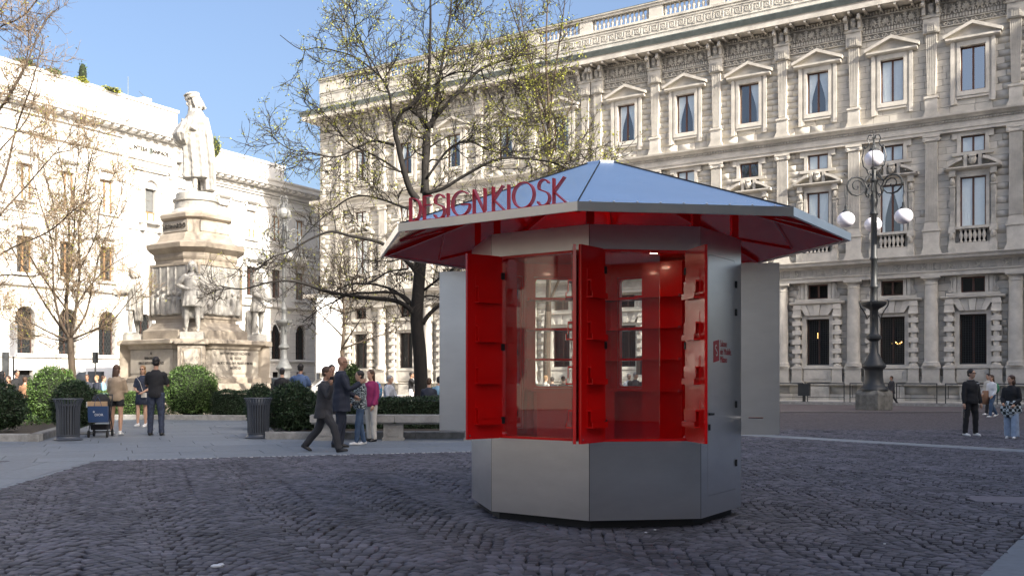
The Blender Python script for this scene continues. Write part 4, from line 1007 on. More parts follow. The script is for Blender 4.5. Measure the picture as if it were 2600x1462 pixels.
# shelves along the back walls, counter and drawers
b = None
for z in (1.30, 1.665, 2.03, 2.395):
    for k in (3, 4):
        b = MB(); fbox(b, k, .02 if k == 4 else .60, SIDE - .02, -.30, -.075, z - .014, z + .014); kpart(b, 'shelf', M['red'])
    b = MB(); fbox(b, 3, .05, .59, -.46, -.321, z - .014, z + .014); kpart(b, 'shelf', M['red'])
b = MB(); fbox(b, 3, .06, .56, -.32, -.08, .35, 2.80); kpart(b, 'cabinet', M['red'])
b = MB(); fbox(b, 4, .12, SIDE - .05, -.48, -.30, .34, 1.28); kpart(b, 'counter', M['red'])
b = MB(); fbox(b, 4, .2, SIDE - .2, -.50, -.485, .55, .62); kpart(b, 'kick_slot', M['black'])
b = MB(); fbox(b, 6, .2, .9, -.32, -.08, .34, 2.6); kpart(b, 'side_cabinet', M['red'])
# ---- shutters
def shutter(hinge, outer, zh=(ZW0, ZW1), inner_side=1, brackets=True, label=None, rnd_at_hinge=True):
    h = Vector((hinge[0], hinge[1], 0)); o = Vector((outer[0], outer[1], 0)); d = (o - h); L = d.length; u = d / L; n = Vector((u.y, -u.x, 0)) * inner_side
    f = lambda s, z, m: tuple(h + u * s + n * m + Vector((0, 0, z)) - KC)
    poly = rrect(0, L, zh[0], zh[1], .055, corners=(0, 0, 1, 1)); N_ = len(poly)
    def plate(m0, m1):
        b = MB(); a, c = (m1, m0)
        b.add([f(s, z, a) for s, z in poly] + [f(s, z, c) for s, z in poly], [tuple(range(N_)), tuple(range(2 * N_ - 1, N_ - 1, -1))] + [(i, N_ + i, N_ + (i + 1) % N_, (i + 1) % N_) for i in range(N_)]); return b
    sh = plate(-.013, .010).build('shutter', M['steel'], kio)
    plate(.0102, .0135).build('inner_face', M['red'], sh)
    e = MB(); e.add([f(L + .001, zh[0], -.014), f(L + .001, zh[0], .014), f(L + .001, zh[1], .014), f(L + .001, zh[1], -.014), f(L + .007, zh[0], -.014), f(L + .007, zh[0], .014), f(L + .007, zh[1], .014), f(L + .007, zh[1], -.014)], [(0, 3, 2, 1), (4, 5, 6, 7), (0, 1, 5, 4), (1, 2, 6, 5), (2, 3, 7, 6), (3, 0, 4, 7)]); e.build('edge', M['red' if brackets else 'steel'], sh)
    def bx(b, s0, s1, m0, m1, z0, z1):
        P = [f(s0, 0, m0), f(s1, 0, m0), f(s1, 0, m1), f(s0, 0, m1)]
        b.hexa([(p[0], p[1], z0) for p in P], [(p[0], p[1], z1) for p in P])
    if brackets:
        for zc in (.98, 1.385, 1.80, 2.19):
            b = MB(); bx(b, L * .16, L * .78, .014, .055, zc + .155, zc + .17); bx(b, L * .16, L * .78, .052, .058, zc + .06, zc + .17); bx(b, L * .14, L * .80, .014, .075, zc, zc + .012); bx(b, L * .14, L * .80, .071, .077, zc, zc + .055); bx(b, L * .16, L * .78, .014, .018, zc, zc + .27)
            b.build('rack', M['red'], sh)
        b = MB(); bx(b, L * .93, L * .965, .0136, .017, zh[0] + .03, zh[0] + .045); b.build('bolt', M['chrome'], sh)
    b = MB()
    for z in (ZW0 + .18, (ZW0 + ZW1) / 2, ZW1 - .2): bx(b, -.03, .02, -.02, .016, z - .035, z + .035)
    b.build('hinge', M['black'], sh)
    return sh
shutter((.735, 9.83), (.374, 9.59), inner_side=-1)
shutter((1.385, 9.335), (1.335, 8.905), inner_side=1)
shutter((1.668, 9.245), (1.39, 8.915), inner_side=-1)
shutter((2.487, 9.365), (2.548, 8.93), inner_side=1)
shutter((.555, 11.10), (.13, 11.27), inner_side=1, brackets=False)
shutter((3.29, 10.41), (3.735, 10.36), inner_side=-1, brackets=False)
shutter((1.04, 11.74), (.80, 12.10), inner_side=-1, brackets=False)
b = MB(); b.tube([(1.445 - KC.x, 9.27 - KC.y, ZW0 + .02), (1.445 - KC.x, 9.27 - KC.y, ZW1 - .02)], .016, 8); b.build('pole', M['chrome'], kio)
b = MB(); b.tube([(3.42 - KC.x, 10.38 - KC.y, 1.02), (3.56 - KC.x, 10.33 - KC.y, 1.02)], .006, 5); b.build('stay', M['chrome'], kio)
# ---- roof
ZE, ZEB, ZAP = 2.931, 2.858, 3.847
apex = (0, 0, ZAP); RC = .16
for k in range(8):
    A = kv(k, RR) - KC; B = kv(k + 1, RR) - KC; f = RC / RR
    a2, b2 = A * f, B * f; za = ZE + (ZAP - ZE) * (1 - f)
    b = MB(); s = .0015
    b.add([(A.x, A.y, ZE), (B.x, B.y, ZE), (b2.x, b2.y, za), (a2.x, a2.y, za), (A.x, A.y, ZE - .02), (B.x, B.y, ZE - .02), (b2.x, b2.y, za - .02), (a2.x, a2.y, za - .02)], [(0, 1, 2, 3), (7, 6, 5, 4), (0, 4, 5, 1)])
    b.build('roof_panel', M['roofsteel'], kio)
    b = MB()
    for q in range(9):
        P_ = A.lerp(B, (q + .5) / 9) * .972; b.ball((P_.x, P_.y, ZE + (ZAP - ZE) * .028 + .002), (.012, .012, .006), 6, 4)
    tag(b.build('rivets', M['steel'], kio), kind='stuff')
    # seam ridge
    b = MB(); b.tube([(A.x, A.y, ZE + .004), (a2.x, a2.y, za + .004)], .006, 5); b.build('ridge', M['black'], kio)
    # fascia
    n = ((A + B) / 2).normalized(); b = MB()
    o1 = 1.004; A1_, B1_ = A * o1, B * o1; A0_, B0_ = A * .992, B * .992
    b.hexa([(A1_.x, A1_.y, ZEB), (B1_.x, B1_.y, ZEB), (B0_.x, B0_.y, ZEB), (A0_.x, A0_.y, ZEB)], [(A1_.x, A1_.y, ZE + .006), (B1_.x, B1_.y, ZE + .006), (B0_.x, B0_.y, ZE + .012), (A0_.x, A0_.y, ZE + .012)])
    b.build('fascia', M['steel'], kio)
    # red soffit
    i1 = .30; zi = ZE - .055 + (ZAP - ZE) * (1 - i1); A3, B3, a3, b3 = A * .99, B * .99, A * i1, B * i1
    b = MB(); b.add([(A3.x, A3.y, ZE - .055), (B3.x, B3.y, ZE - .055), (b3.x, b3.y, zi), (a3.x, a3.y, zi)], [(3, 2, 1, 0)]); b.build('soffit', M['red'], kio)
    # rafters and bracing
    def pt(P, t, dz=0): q = P * t; return Vector((q.x, q.y, ZE - .055 + (ZAP - ZE) * (1 - t) + dz))
    for P in (A,):
        b = MB(); p0, p1 = pt(P, .97), pt(P, .32); side = Vector((-P.y, P.x, 0)).normalized() * .022
        b.hexa([p0 + side - Vector((0, 0, .045)), p0 - side - Vector((0, 0, .045)), p1 - side - Vector((0, 0, .07)), p1 + side - Vector((0, 0, .07))], [p0 + side, p0 - side, p1 - side, p1 + side]); b.build('rafter', M['red'], kio)
    Mi = (A + B) / 2; b = MB()
    b.tube([pt(Mi, .95, -.015), pt(A, .70, -.015)], .014, 4); b.tube([pt(Mi, .95, -.015), pt(B, .70, -.015)], .014, 4); b.build('brace', M['red'], kio)
    # posts between wall top and roof
    q = (kv(k, KR - .07) - KC); b = MB(); b.box(q.x - .035, q.x + .035, q.y - .035, q.y + .035, 2.86, 3.25); b.build('post', M['red'], kio)
b = MB(); b.lathe([(.21, ZAP - .085), (.20, ZAP - .055), (.03, ZAP - .02)], (0, 0), 8, KA + PI / 2, KA + PI / 2 + 2 * PI); b.build('roof_cap', M['roofsteel'], kio)
# ---- standing letters on the eave (flat metal bands set on edge)
A = kv(-1, RR); B = kv(0, RR)
A, B = kv(-1, RR), kv(0, RR)
u = (B - A).normalized(); n = Vector((u.y, -u.x, 0)); n = n if n.dot(A + B - 2 * KC) > 0 else -n
def arc(cx, cz, rx, rz, a0, a1, n=18): return [(cx + rx * math.cos(math.radians(a0 + (a1 - a0) * i / n)), cz + rz * math.sin(math.radians(a0 + (a1 - a0) * i / n))) for i in range(n + 1)]
LET = {'D': ([[(0, 0), (0, 1)], [(0, 1), (.12, 1)] + arc(.12, .5, .46, .5, 90, -90) + [(0, 0)]], .60),
 'E': ([[(0, 0), (0, 1)], [(0, 1), (.38, 1)], [(0, .62), (.36, .62)], [(0, 0), (.38, 0)]], .40),
 'S': ([arc(.27, .76, .24, .24, 20, 210, 12) + arc(.26, .27, .28, .27, 75, -160, 16)], .55),
 'I': ([[(0, 0), (0, 1)]], .06),
 'G': ([arc(.48, .5, .48, .5, 50, 335, 26) + [(.92, .44), (.50, .44)]], .95),
 'N': ([[(0, 0), (0, 1)], [(0, 1), (.56, 0)], [(.56, 0), (.56, 1)]], .58),
 'K': ([[(0, 0), (0, 1)], [(.50, 1), (.02, .48)], [(.02, .48), (.58, 0)]], .58),
 'O': ([arc(.5, .5, .5, .5, 0, 360, 36)], 1.0)}
sgn = empty('letter_sign', (0, 0, 0), 0, kio); word = 'DESIGN KIOSK'; hgt = .225
gap = .17; tot = sum((LET[c][1] + gap) if c != ' ' else .22 for c in word); Ls = (B - A).length * .90; xs = Ls / (tot * hgt)
cur = (B - A).length * .052
for c in word:
    if c == ' ': cur += .22 * hgt * xs; continue
    b = MB()
    for st in LET[c][0]:
        th = .0055; N_ = len(st)
        pts = [Vector((p[0] * hgt * xs * .98, p[1] * hgt)) for p in st]
        offs = []
        for i in range(N_):
            d = pts[min(i + 1, N_ - 1)] - pts[max(i - 1, 0)]; d = d.normalized() if d.length else Vector((1, 0)); offs.append(Vector((-d.y, d.x)) * th)
        V = []
        for s_ in (1, -1):
            for m_ in (.0, .045):
                for p, o_ in zip(pts, offs): q = p + o_ * s_; V.append(tuple(A + u * (cur + q.x) - n * (.03 + m_) + Vector((0, 0, ZE + .016 + q.y)) - KC))
        F = []
        for i in range(N_ - 1):
            a0, a1, b0, b1 = i, N_ + i, 2 * N_ + i, 3 * N_ + i
            F += [(a0, a0 + 1, a1 + 1, a1), (b0, b1, b1 + 1, b0 + 1), (a0, b0, b0 + 1, a0 + 1), (a1, a1 + 1, b1 + 1, b1)]
        F += [(0, N_, 3 * N_, 2 * N_), (N_ - 1, 3 * N_ - 1, 4 * N_ - 1, 2 * N_ - 1)]
        b.add(V, F)
    b.build('letter', M['redm'], sgn); cur += (LET[c][1] + gap) * hgt * xs
b = MB(); p0 = A + u * .12 - KC; p1 = B - u * .14 - KC
b.tube([p0 - n * .03 + Vector((0, 0, ZE + .012)), p1 - n * .03 + Vector((0, 0, ZE + .012))], .006, 4); b.build('mounting_rail', M['redm'], sgn)
# ================================================================== figures
def fused(b, vox, smooth=2, noise_amp=0, nscale=6):
    me0 = bpy.data.meshes.new('tmp'); me0.from_pydata(b.v, [], b.f)
    o = bpy.data.objects.new('tmp', me0); C.objects.link(o)
    m = o.modifiers.new('r', 'REMESH'); m.mode = 'VOXEL'; m.voxel_size = vox; m.use_smooth_shade = True
    if smooth: s = o.modifiers.new('s', 'SMOOTH'); s.iterations = smooth; s.factor = .5
    dg = bpy.context.evaluated_depsgraph_get(); me = bpy.data.meshes.new_from_object(o.evaluated_get(dg))
    C.objects.unlink(o); bpy.data.objects.remove(o); bpy.data.meshes.remove(me0)
    if noise_amp:
        n = len(me.vertices); co = np.empty(n * 3, np.float32); me.vertices.foreach_get('co', co); no = np.empty(n * 3, np.float32); me.vertices.foreach_get('normal', no)
        co = co.reshape(-1, 3); no = no.reshape(-1, 3)
        ph = np.sin(co[:, 0] * 23 * nscale / 6 + 2.1 * np.sin(co[:, 2] * 9 * nscale / 6)) * np.cos(co[:, 1] * 19 * nscale / 6 + co[:, 2] * 13 * nscale / 6 + 1.7 * np.sin(co[:, 0] * 7)) + .5 * np.sin(co[:, 2] * 41 * nscale / 6 + co[:, 0] * 17)
        co += no * (ph * noise_amp)[:, None]; me.vertices.foreach_set('co', co.ravel()); me.update()
    me.shade_smooth(); return me
def dirv(fwd, out, side):
    f, o = math.radians(fwd), math.radians(out); return Vector((side * math.sin(o), -math.sin(f) * math.cos(o), -math.cos(f) * math.cos(o)))
def joints(H, p):
    k = H / 1.75; J = {}
    hz = (p.get('hipz', .92)) * k
    lean = math.radians(p.get('lean', 0)); ll = math.radians(p.get('side', 0))
    up = Vector((math.sin(ll), -math.sin(lean), math.cos(lean))).normalized(); J['up'] = up
    J['pel'] = Vector((0, 0, hz)); J['waist'] = J['pel'] + up * .16 * k; J['chest'] = J['pel'] + up * .38 * k; J['neck'] = J['pel'] + up * .52 * k; J['head'] = J['neck'] + (up + Vector((0, -.12 + p.get('hp', 0), 0))).normalized() * .170 * k
    for s, n in ((1, 'L'), (-1, 'R')):
        J['hip' + n] = J['pel'] + Vector((s * .09 * k, 0, -.02 * k))
        th, sh = p.get('leg' + n, (2, -2)); o = p.get('stance', 3)
        J['kn' + n] = J['hip' + n] + dirv(th, o, s) * .43 * k; J['an' + n] = J['kn' + n] + dirv(sh, o * .4, s) * .41 * k
        a = p.get('arm' + n, (4, 10, 14, 4)); J['sh' + n] = J['pel'] + up * .432 * k + Vector((s * .162 * k, 0, 0))
        J['el' + n] = J['sh' + n] + dirv(a[0], a[1], s) * .29 * k; J['wr' + n] = J['el' + n] + dirv(a[2], a[3], s) * .25 * k
        J['hd' + n] = (J['wr' + n] - J['el' + n]).normalized()
    return J, k
def headmesh(b, J, k, p, sc_=1.0):
    st = len(b.v); yaw = math.radians(p.get('yaw', 0)); pit = math.radians(p.get('pitch', 0))
    b.loft([(0, -.045, -.118, .016, .02), (0, -.04, -.106, .034, .04), (0, -.028, -.075, .052, .062), (0, -.012, -.03, .064, .082), (0, -.002, .01, .070, .091), (0, .004, .05, .072, .094), (0, .005, .08, .062, .082), (0, .005, .1, .042, .056), (0, .005, .113, .012, .02)], 16)
    b.ball((0, -.098, -.018), (.013, .018, .026), 7, 6)
    b.ball((0, -.086, -.058), (.024, .014, .010), 7, 5); b.ball((0, -.072, -.098), (.024, .018, .016), 7, 5)
    for s in (-1, 1): b.ball((s * .073, .008, -.005), (.010, .02, .032), 6, 6); b.ball((s * .028, -.086, .03), (.024, .010, .008), 6, 4)
    Mh = Matrix.Translation(J['head']) @ Matrix.Rotation(yaw, 4, 'Z') @ Matrix.Rotation(pit, 4, 'X') @ Matrix.Scale(k * sc_, 4)
    b.xf(Mh, st); return Mh
def limb(b, pts, rr, seg=10): b.tube(pts, rr, seg)
def torso(b, J, k, g=1.0, pad=0.0, w=1.0, belly=0, shoulders=True, z0=-.06, z1=.5):
    up = J['up']; R = []
    for t, rx, ry, dy in ((-.09, .150, .115, 0), (-.02, .165, .125, .0), (.08, .150, .112, 0), (.18, .140 + belly * .5, .108 + belly, -belly * .5), (.30, .165, .118, -.004), (.39, .166, .112, 0), (.435, .150, .098, .004), (.465, .118, .082, .006), (.495, .085, .068, .008), (.53, .055, .055, .01)):
        if t < z0 or t > z1 + .04: continue
        c = J['pel'] + up * t * k; R.append((c.x, c.y + dy * k, c.z, (rx * w + pad) * k * g, (ry * w + pad) * k * g))
    b.loft(R, 18)
    if shoulders:
        for n in 'LR': b.ball(J['sh' + n], ((.05 + pad * .7) * k * w, (.05 + pad * .7) * k * w, (.05 + pad * .6) * k * w), 8, 6)
def hand(b, J, n, k, curl=.5):
    w = J['wr' + n]; d = J['hd' + n]; s = 1 if n == 'L' else -1
    side = Vector((0, 1, 0)) - d * d.y; side = side.normalized() if side.length > .1 else Vector((1, 0, 0)); pn = d.cross(side).normalized()
    if pn.x * s > 0: pn = -pn     # palm faces the body
    b.tube([w - d * .01 * k, w + d * .03 * k, w + d * .075 * k, w + d * .09 * k], [.026 * k, .033 * k, .036 * k, .028 * k], 8)
    for i, L in enumerate((.068, .076, .072, .056)):
        o = w + d * .075 * k + side * (.026 - .0175 * i) * k; q = o + d * L * .45 * k + pn * .012 * curl * k; r = q + (d * (1 - curl * .5) + pn * curl).normalized() * L * .5 * k
        b.tube([o, q, r], [.0085 * k, .0078 * k, .006 * k], 5)
    o = w + d * .02 * k + side * .026 * k; b.tube([o, o + (d * .6 + side * .7).normalized() * .034 * k, o + (d * .95 + side * .25 + pn * .3).normalized() * .072 * k], [.011 * k, .0095 * k, .0075 * k], 5)
PM = {}
def pm(name, col, rough=.8, **kw):
    if name not in PM: PM[name] = mat(name, col, rough, **kw)
    return PM[name]
SK1 = pm('skin_light', (.52, .31, .21), .55); SK2 = pm('skin_tan', (.36, .20, .13), .55)
EYE = pm('eye_dark', (.02, .015, .012), .3)
HB = pm('hair_black', (.018, .014, .012), .55); HBR = pm('hair_brown', (.07, .035, .018), .55); HG = pm('hair_grey', (.30, .29, .28), .7); HBL = pm('hair_blond', (.28, .16, .07), .6)
def person(loc, H, rz, pose, top=None, bottom=None, shoes='w', hair='short', hairm=None, skin=None, label='', group=None, vox=.014, glasses=None, sleeve='long', cat='person', extra=None, legs='trouser', jacket_len=0, w=1.0, belly=0, pad=.014, collar=None, curl=.5):
    skin = skin or SK1; hairm = hairm or HB
    J, k = joints(H, pose); root = empty('person', loc, rz); tag(root, label, cat, group)
    # the feet touch the ground
    low = min(J['anL'].z, J['anR'].z) - .075 * k
    if not pose.get('sit'):
        for q in J:
            if q not in ('up', 'hdL', 'hdR'): J[q] = J[q] - Vector((0, 0, low))
    b = MB(); torso(b, J, k, .93, 0, w); limb(b, [J['neck'] - J['up'] * .04 * k, J['neck'] + J['up'] * .04 * k, J['head'] - J['up'] * .05 * k], [.062 * k, .055 * k, .052 * k])
    Mh = headmesh(b, J, k, pose)
    for n in 'LR':
        limb(b, [J['sh' + n], (J['sh' + n] + J['el' + n]) / 2, J['el' + n], (J['el' + n] * .65 + J['wr' + n] * .35), J['wr' + n]], [.048 * k * w, .044 * k * w, .036 * k * w, .037 * k, .024 * k])
        limb(b, [J['hip' + n] + Vector((0, 0, .03)), J['hip' + n] * .6 + J['kn' + n] * .4, J['kn' + n], J['kn' + n] * .7 + J['an' + n] * .3, J['an' + n] * .9 + J['kn' + n] * .1, J['an' + n] - Vector((0, 0, .03 * k))], [.088 * k * w, .078 * k * w, .054 * k * w, .057 * k * w, .034 * k, .036 * k])
        f = J['an' + n]
        if shoes == 'n': b.tube([f + Vector((0, .03, -.045)) * k, f + Vector((0, -.06, -.052)) * k, f + Vector((0, -.13, -.058)) * k], [.034 * k, .034 * k, .022 * k], 8)
    me = fused(b, vox, 1); me.materials.append(skin); me.materials.append(EYE)
    # fingers and eyes stay crisp in the same mesh
    h = MB()
    for n in 'LR': hand(h, J, n, k, curl)
    nf = len(h.f); st = len(h.v)
    for s in (-1, 1): h.ball((s * .029, -.0865, .012), (.013, .007, .007), 6, 5)
    h.ball((0, -.0955, -.058), (.019, .006, .003), 6, 4)
    h.xf(Mh, st); nv = len(me.vertices)
    V = np.empty(nv * 3, np.float32); me.vertices.foreach_get('co', V); V = [tuple(q) for q in V.reshape(-1, 3)] + h.v
    F = [tuple(p.vertices) for p in me.polygons] + [tuple(i + nv for i in f) for f in h.f]; mi = [0] * len(me.polygons) + [0] * nf + [1] * (len(h.f) - nf)
    m2 = bpy.data.meshes.new('body'); m2.from_pydata(V, [], F); m2.materials.append(skin); m2.materials.append(EYE); m2.polygons.foreach_set('material_index', mi); m2.shade_smooth(); m2.update()
    inst('body', m2, root); bpy.data.meshes.remove(me)
    if top:
        b = MB(); torso(b, J, k, 1.0, pad, w, belly, z0=-.10 if not jacket_len else -.1, z1=.49)
        if jacket_len:
            c = J['pel'] + Vector((0, 0, 0)); b.loft([(c.x, c.y + .01, c.z - jacket_len * k, (.20 * w + pad) * k, (.15 * w + pad) * k), (c.x, c.y, c.z - .02, (.175 * w + pad) * k, (.135 * w + pad) * k), (c.x + J['up'].x * .2, c.y + J['up'].y * .2 * k, c.z + .2 * k, (.14 * w + pad) * k, (.11 * w + pad) * k)], 16)
        for n in 'LR':
            e = J['wr' + n] if sleeve == 'long' else (J['sh' + n] * .15 + J['el' + n] * .85)
            if sleeve == 'long': limb(b, [J['sh' + n], (J['sh' + n] + J['el' + n]) / 2, J['el' + n], (J['el' + n] + J['wr' + n]) / 2, J['wr' + n] * .97 + J['el' + n] * .03], [(.052 * w + pad * .8) * k, (.048 * w + pad * .8) * k, (.042 + pad * .8) * k, (.037 + pad * .8) * k, (.030 + pad * .7) * k])
            else: limb(b, [J['sh' + n], e], [(.06 * w + pad) * k, (.056 * w + pad) * k])
        me = fused(b, vox, 1, .0045 * k); me.materials.append(top); inst('jacket' if jacket_len else 'shirt', me, root)
    if collar:
        b = MB(); c = J['neck'] - J['up'] * .02 * k; b.tube([c, c + J['up'] * .035 * k], [.070 * k, .062 * k], 12); b.build('collar', collar, root, True)
    if bottom:
        b = MB(); c = J['pel']
        if legs == 'skirt':
            b.loft([(c.x, c.y, c.z - .30 * k, .20 * k, .165 * k), (c.x, c.y, c.z - .12 * k, .19 * k, .15 * k), (c.x, c.y, c.z + .10 * k, .155 * k, .122 * k)], 22, fold=lambda t, j: .05 * math.sin(t * 7) * (1 - j / 2)); me = b.mesh('skirt', bottom, True); inst('skirt', me, root)
        elif legs == 'shorts':
            b.loft([(c.x, c.y, c.z - .05 * k, .18 * k, .14 * k), (c.x, c.y, c.z + .10 * k, .155 * k, .122 * k)], 16)
            for n in 'LR': limb(b, [J['hip' + n] + Vector((0, 0, .03)), J['hip' + n] * .55 + J['kn' + n] * .45], [.10 * k, .10 * k])
            me = fused(b, vox, 1, .003); me.materials.append(bottom); inst('shorts', me, root)
        else:
            wide = {'trouser': (1.0, .070, .062), 'slim': (.97, .070, .054), 'wide': (1.02, .095, .10), 'suit': (1.02, .076, .068)}[legs]
            b.loft([(c.x, c.y, c.z - .09 * k, .155 * k * w, .12 * k * w), (c.x, c.y, c.z, .172 * k * w, .135 * k * w), (c.x + J['up'].x * .1, c.y + J['up'].y * .11 * k, c.z + .11 * k, .158 * k * w, .120 * k * w)], 16)
            for n in 'LR': limb(b, [J['hip' + n] + Vector((0, 0, .03)), J['hip' + n] * .6 + J['kn' + n] * .4, J['kn' + n], J['kn' + n] * .4 + J['an' + n] * .6, J['an' + n] - Vector((0, 0, .02 * k))], [.102 * k * w * wide[0], .092 * k * w * wide[0], wide[1] * k * w, (wide[1] + wide[2]) / 2 * k, wide[2] * k])
            me = fused(b, vox, 1, .004 * k); me.materials.append(bottom); inst('trousers', me, root)
    sm = {'w': pm('shoe_white', (.75, .74, .72), .5), 'b': pm('shoe_black', (.02, .018, .017), .35), 'n': None}[shoes]
    if sm:
        for n in 'LR':
            f = J['an' + n]; sh = J['an' + n] - J['kn' + n]; pit = math.atan2(-sh.y, -sh.z) * .55 if not pose.get('flat') else 0
            b = MB(); b.tube([(0, .055, -.038), (0, .0, -.030), (0, -.07, -.042), (0, -.15, -.055), (0, -.175, -.060)], [.036, .046, .042, .036, .018], 10); b.tube([(0, .01, .03), (0, .012, -.03)], [.042, .045], 10)
            st = len(b.v)
            for i in range(st): x, y, z = b.v[i]; b.v[i] = (x, y, max(z, -.072))
            b.xf(Matrix.Translation(f) @ Matrix.Rotation(-pit, 4, 'X') @ Matrix.Scale(k, 4)); b.build('shoe', sm, root, True)
    if hair != 'bald':
        b = MB(); b.ball((0, .016, .040), (.085, .100, .090), 14, 10)
        if hair == 'long': b.loft([(0, .075, -.42, .05, .015), (0, .085, -.30, .075, .03), (0, .075, -.15, .088, .04), (0, .045, -.04, .086, .065), (0, .025, .03, .083, .085)], 14, fold=lambda t, j: .06 * math.sin(t * 9 + j))
        if hair == 'mid': b.loft([(0, .04, -.16, .07, .04), (0, .045, -.09, .088, .07), (0, .03, 0, .086, .085)], 14, fold=lambda t, j: .05 * math.sin(t * 9 + j))
        if hair == 'bun': b.ball((0, .11, .06), (.04, .04, .04), 8, 6)
        if hair == 'short': b.ball((0, .038, -.018), (.079, .068, .066), 10, 8)
        if hair == 'hood': b.ball((0, .02, .0), (.098, .112, .13), 12, 9); b.tube([(0, .02, -.05), (0, .02, -.2)], [.09, .13], 12)
        b.xf(Mh); o = b.build('hair' if hair != 'hood' else 'hood', hairm, root, True)
        if hair == 'cap': pass
    if pose.get('cap'):
        b = MB(); b.ball((0, .008, .055), (.084, .1, .075), 12, 8); b.loft([(0, -.12, .062, .06, .05), (0, -.12, .07, .06, .05)], 12); b.xf(Mh); b.build('cap', pose['cap'], root, True)
    if glasses:
        b = MB()
        for s in (-1, 1): b.ball((s * .03, -.1, .012), (.024, .004, .017), 8, 5); b.tube([(s * .054, -.095, .016), (s * .078, .0, .012)], .003, 4)
        b.tube([(-.01, -.104, .016), (.01, -.104, .016)], .003, 4); b.xf(Mh); b.build('glasses', glasses, root)
    if extra: extra(root, J, k, Mh)
    return root
# ---------------------------------------------------------------- statues
def statue(name, parent_label, loc, H, rz, pose, robe=None, hat=None, beard=False, longhair=True, cape=False, plinth=.0, book=False, label='', vox=.035, trunk=False):
    J, k = joints(H, pose); low = min(J['anL'].z, J['anR'].z) - .075 * k
    for q in J:
        if q not in ('up', 'hdL', 'hdR'): J[q] = J[q] - Vector((0, 0, low))
    b = MB(); torso(b, J, k, 1.0, .03, 1.05); limb(b, [J['neck'] - J['up'] * .04 * k, J['head'] - J['up'] * .05 * k], [.068 * k, .056 * k]); Mh = headmesh(b, J, k, pose, 1.16)
    for n in 'LR':
        limb(b, [J['sh' + n], (J['sh' + n] + J['el' + n]) / 2, J['el' + n], (J['el' + n] + J['wr' + n]) / 2, J['wr' + n]], [.078 * k, .088 * k, .078 * k, .060 * k, .034 * k])
        limb(b, [J['hip' + n], J['hip' + n] * .5 + J['kn' + n] * .5, J['kn' + n], J['kn' + n] * .65 + J['an' + n] * .35, J['an' + n]], [.11 * k, .092 * k, .062 * k, .066 * k, .042 * k])
        f = J['an' + n]; b.tube([f + Vector((0, .03, -.045)) * k, f + Vector((0, -.07, -.045)) * k, f + Vector((0, -.16, -.058)) * k], [.044 * k, .042 * k, .026 * k], 8)
        hand(b, J, n, k * 1.15)
    c = J['pel']
    if robe == 'long':
        fo = lambda t, j: (.10 * math.sin(t * 9 + .4 * j) + .06 * math.sin(t * 5 + 1.3)) * (1, .9, .7, .45, .2, .1, 0, 0)[min(j, 7)]
        b.loft([(0, .06 * k, .26 * k, .25 * k, .27 * k), (0, .05 * k, .5 * k, .235 * k, .25 * k), (0, .02 * k, .8 * k, .23 * k, .24 * k), (0, .0, 1.02 * k, .26 * k, .23 * k), (0, .0, 1.2 * k, .29 * k, .21 * k), (0, .02, 1.34 * k, .26 * k, .17 * k), (0, .03, 1.43 * k, .16 * k, .12 * k), (0, .03, 1.49 * k, .09 * k, .07 * k)], 40, fold=fo)
        b.loft([(0, -.18 * k, .80 * k, .10 * k, .04 * k), (0, -.24 * k, .88 * k, .20 * k, .10 * k), (0, -.26 * k, 1.0 * k, .24 * k, .13 * k), (0, -.18 * k, 1.14 * k, .27 * k, .14 * k), (0, -.08 * k, 1.28 * k, .22 * k, .12 * k)], 30, fold=lambda t, j: .08 * math.sin(t * 8 + j))
        b.loft([(.05 * k, .22 * k, .06 * k, .17 * k, .12 * k), (.05 * k, .20 * k, .5 * k, .18 * k, .13 * k), (.04 * k, .14 * k, 1.0 * k, .2 * k, .14 * k), (.02 * k, .08 * k, 1.32 * k, .2 * k, .12 * k)], 30, fold=lambda t, j: .12 * math.sin(t * 7 + .3 * j))
        for i in range(7): t = i / 6; b.tube([(-.24 * k + .06 * k * i, -.17 * k, 1.36 * k - .02 * i * k), (-.1 * k + .05 * k * i, -.235 * k, (1.1 - .03 * i) * k), (.2 * k, -.16 * k, (1.0 + .05 * i) * k)], [.012 * k, .02 * k, .012 * k], 5)
    elif robe == 'tunic':
        b.loft([(0, 0, c.z - .30 * k, .24 * k, .20 * k), (0, 0, c.z - .1 * k, .215 * k, .175 * k), (0, 0, c.z + .14 * k, .165 * k, .13 * k)], 30, fold=lambda t, j: .07 * math.sin(t * 11) * (1 - j / 2))
    if cape: b.loft([(0, .13 * k, .35 * k, .24 * k, .10 * k), (0, .12 * k, .8 * k, .26 * k, .12 * k), (0, .08 * k, 1.2 * k, .25 * k, .13 * k), (0, .04 * k, 1.42 * k, .17 * k, .10 * k)], 30, fold=lambda t, j: .09 * math.sin(t * 8 + j * .3))
    if trunk: b.loft([(.02, .22 * k, -.0, .16 * k, .13 * k), (.02, .22 * k, .3 * k, .15 * k, .12 * k), (.0, .2 * k, .62 * k, .17 * k, .13 * k), (0, .18 * k, .68 * k, .12 * k, .09 * k)], 24, fold=lambda t, j: .1 * math.sin(t * 7 + j))
    if book: h_ = J['wrL']; b.box(h_.x - .10 * k, h_.x + .03 * k, h_.y - .10 * k, h_.y + .06 * k, h_.z - .05 * k, h_.z + .12 * k)
    st = len(b.v)
    if longhair:
        b.ball((0, .014, .037), (.084, .10, .088), 14, 9)
        for i in range(13):
            a = math.radians(-20 + 220 * i / 12); x, y = .078 * math.cos(a), .02 + .088 * math.sin(a)
            b.tube([(x, y, .03), (x * 1.15, y * 1.1, -.05), (x * 1.3, y * 1.25 + .01, -.14 + .02 * math.sin(i * 2.3))], [.026, .028, .018], 6)
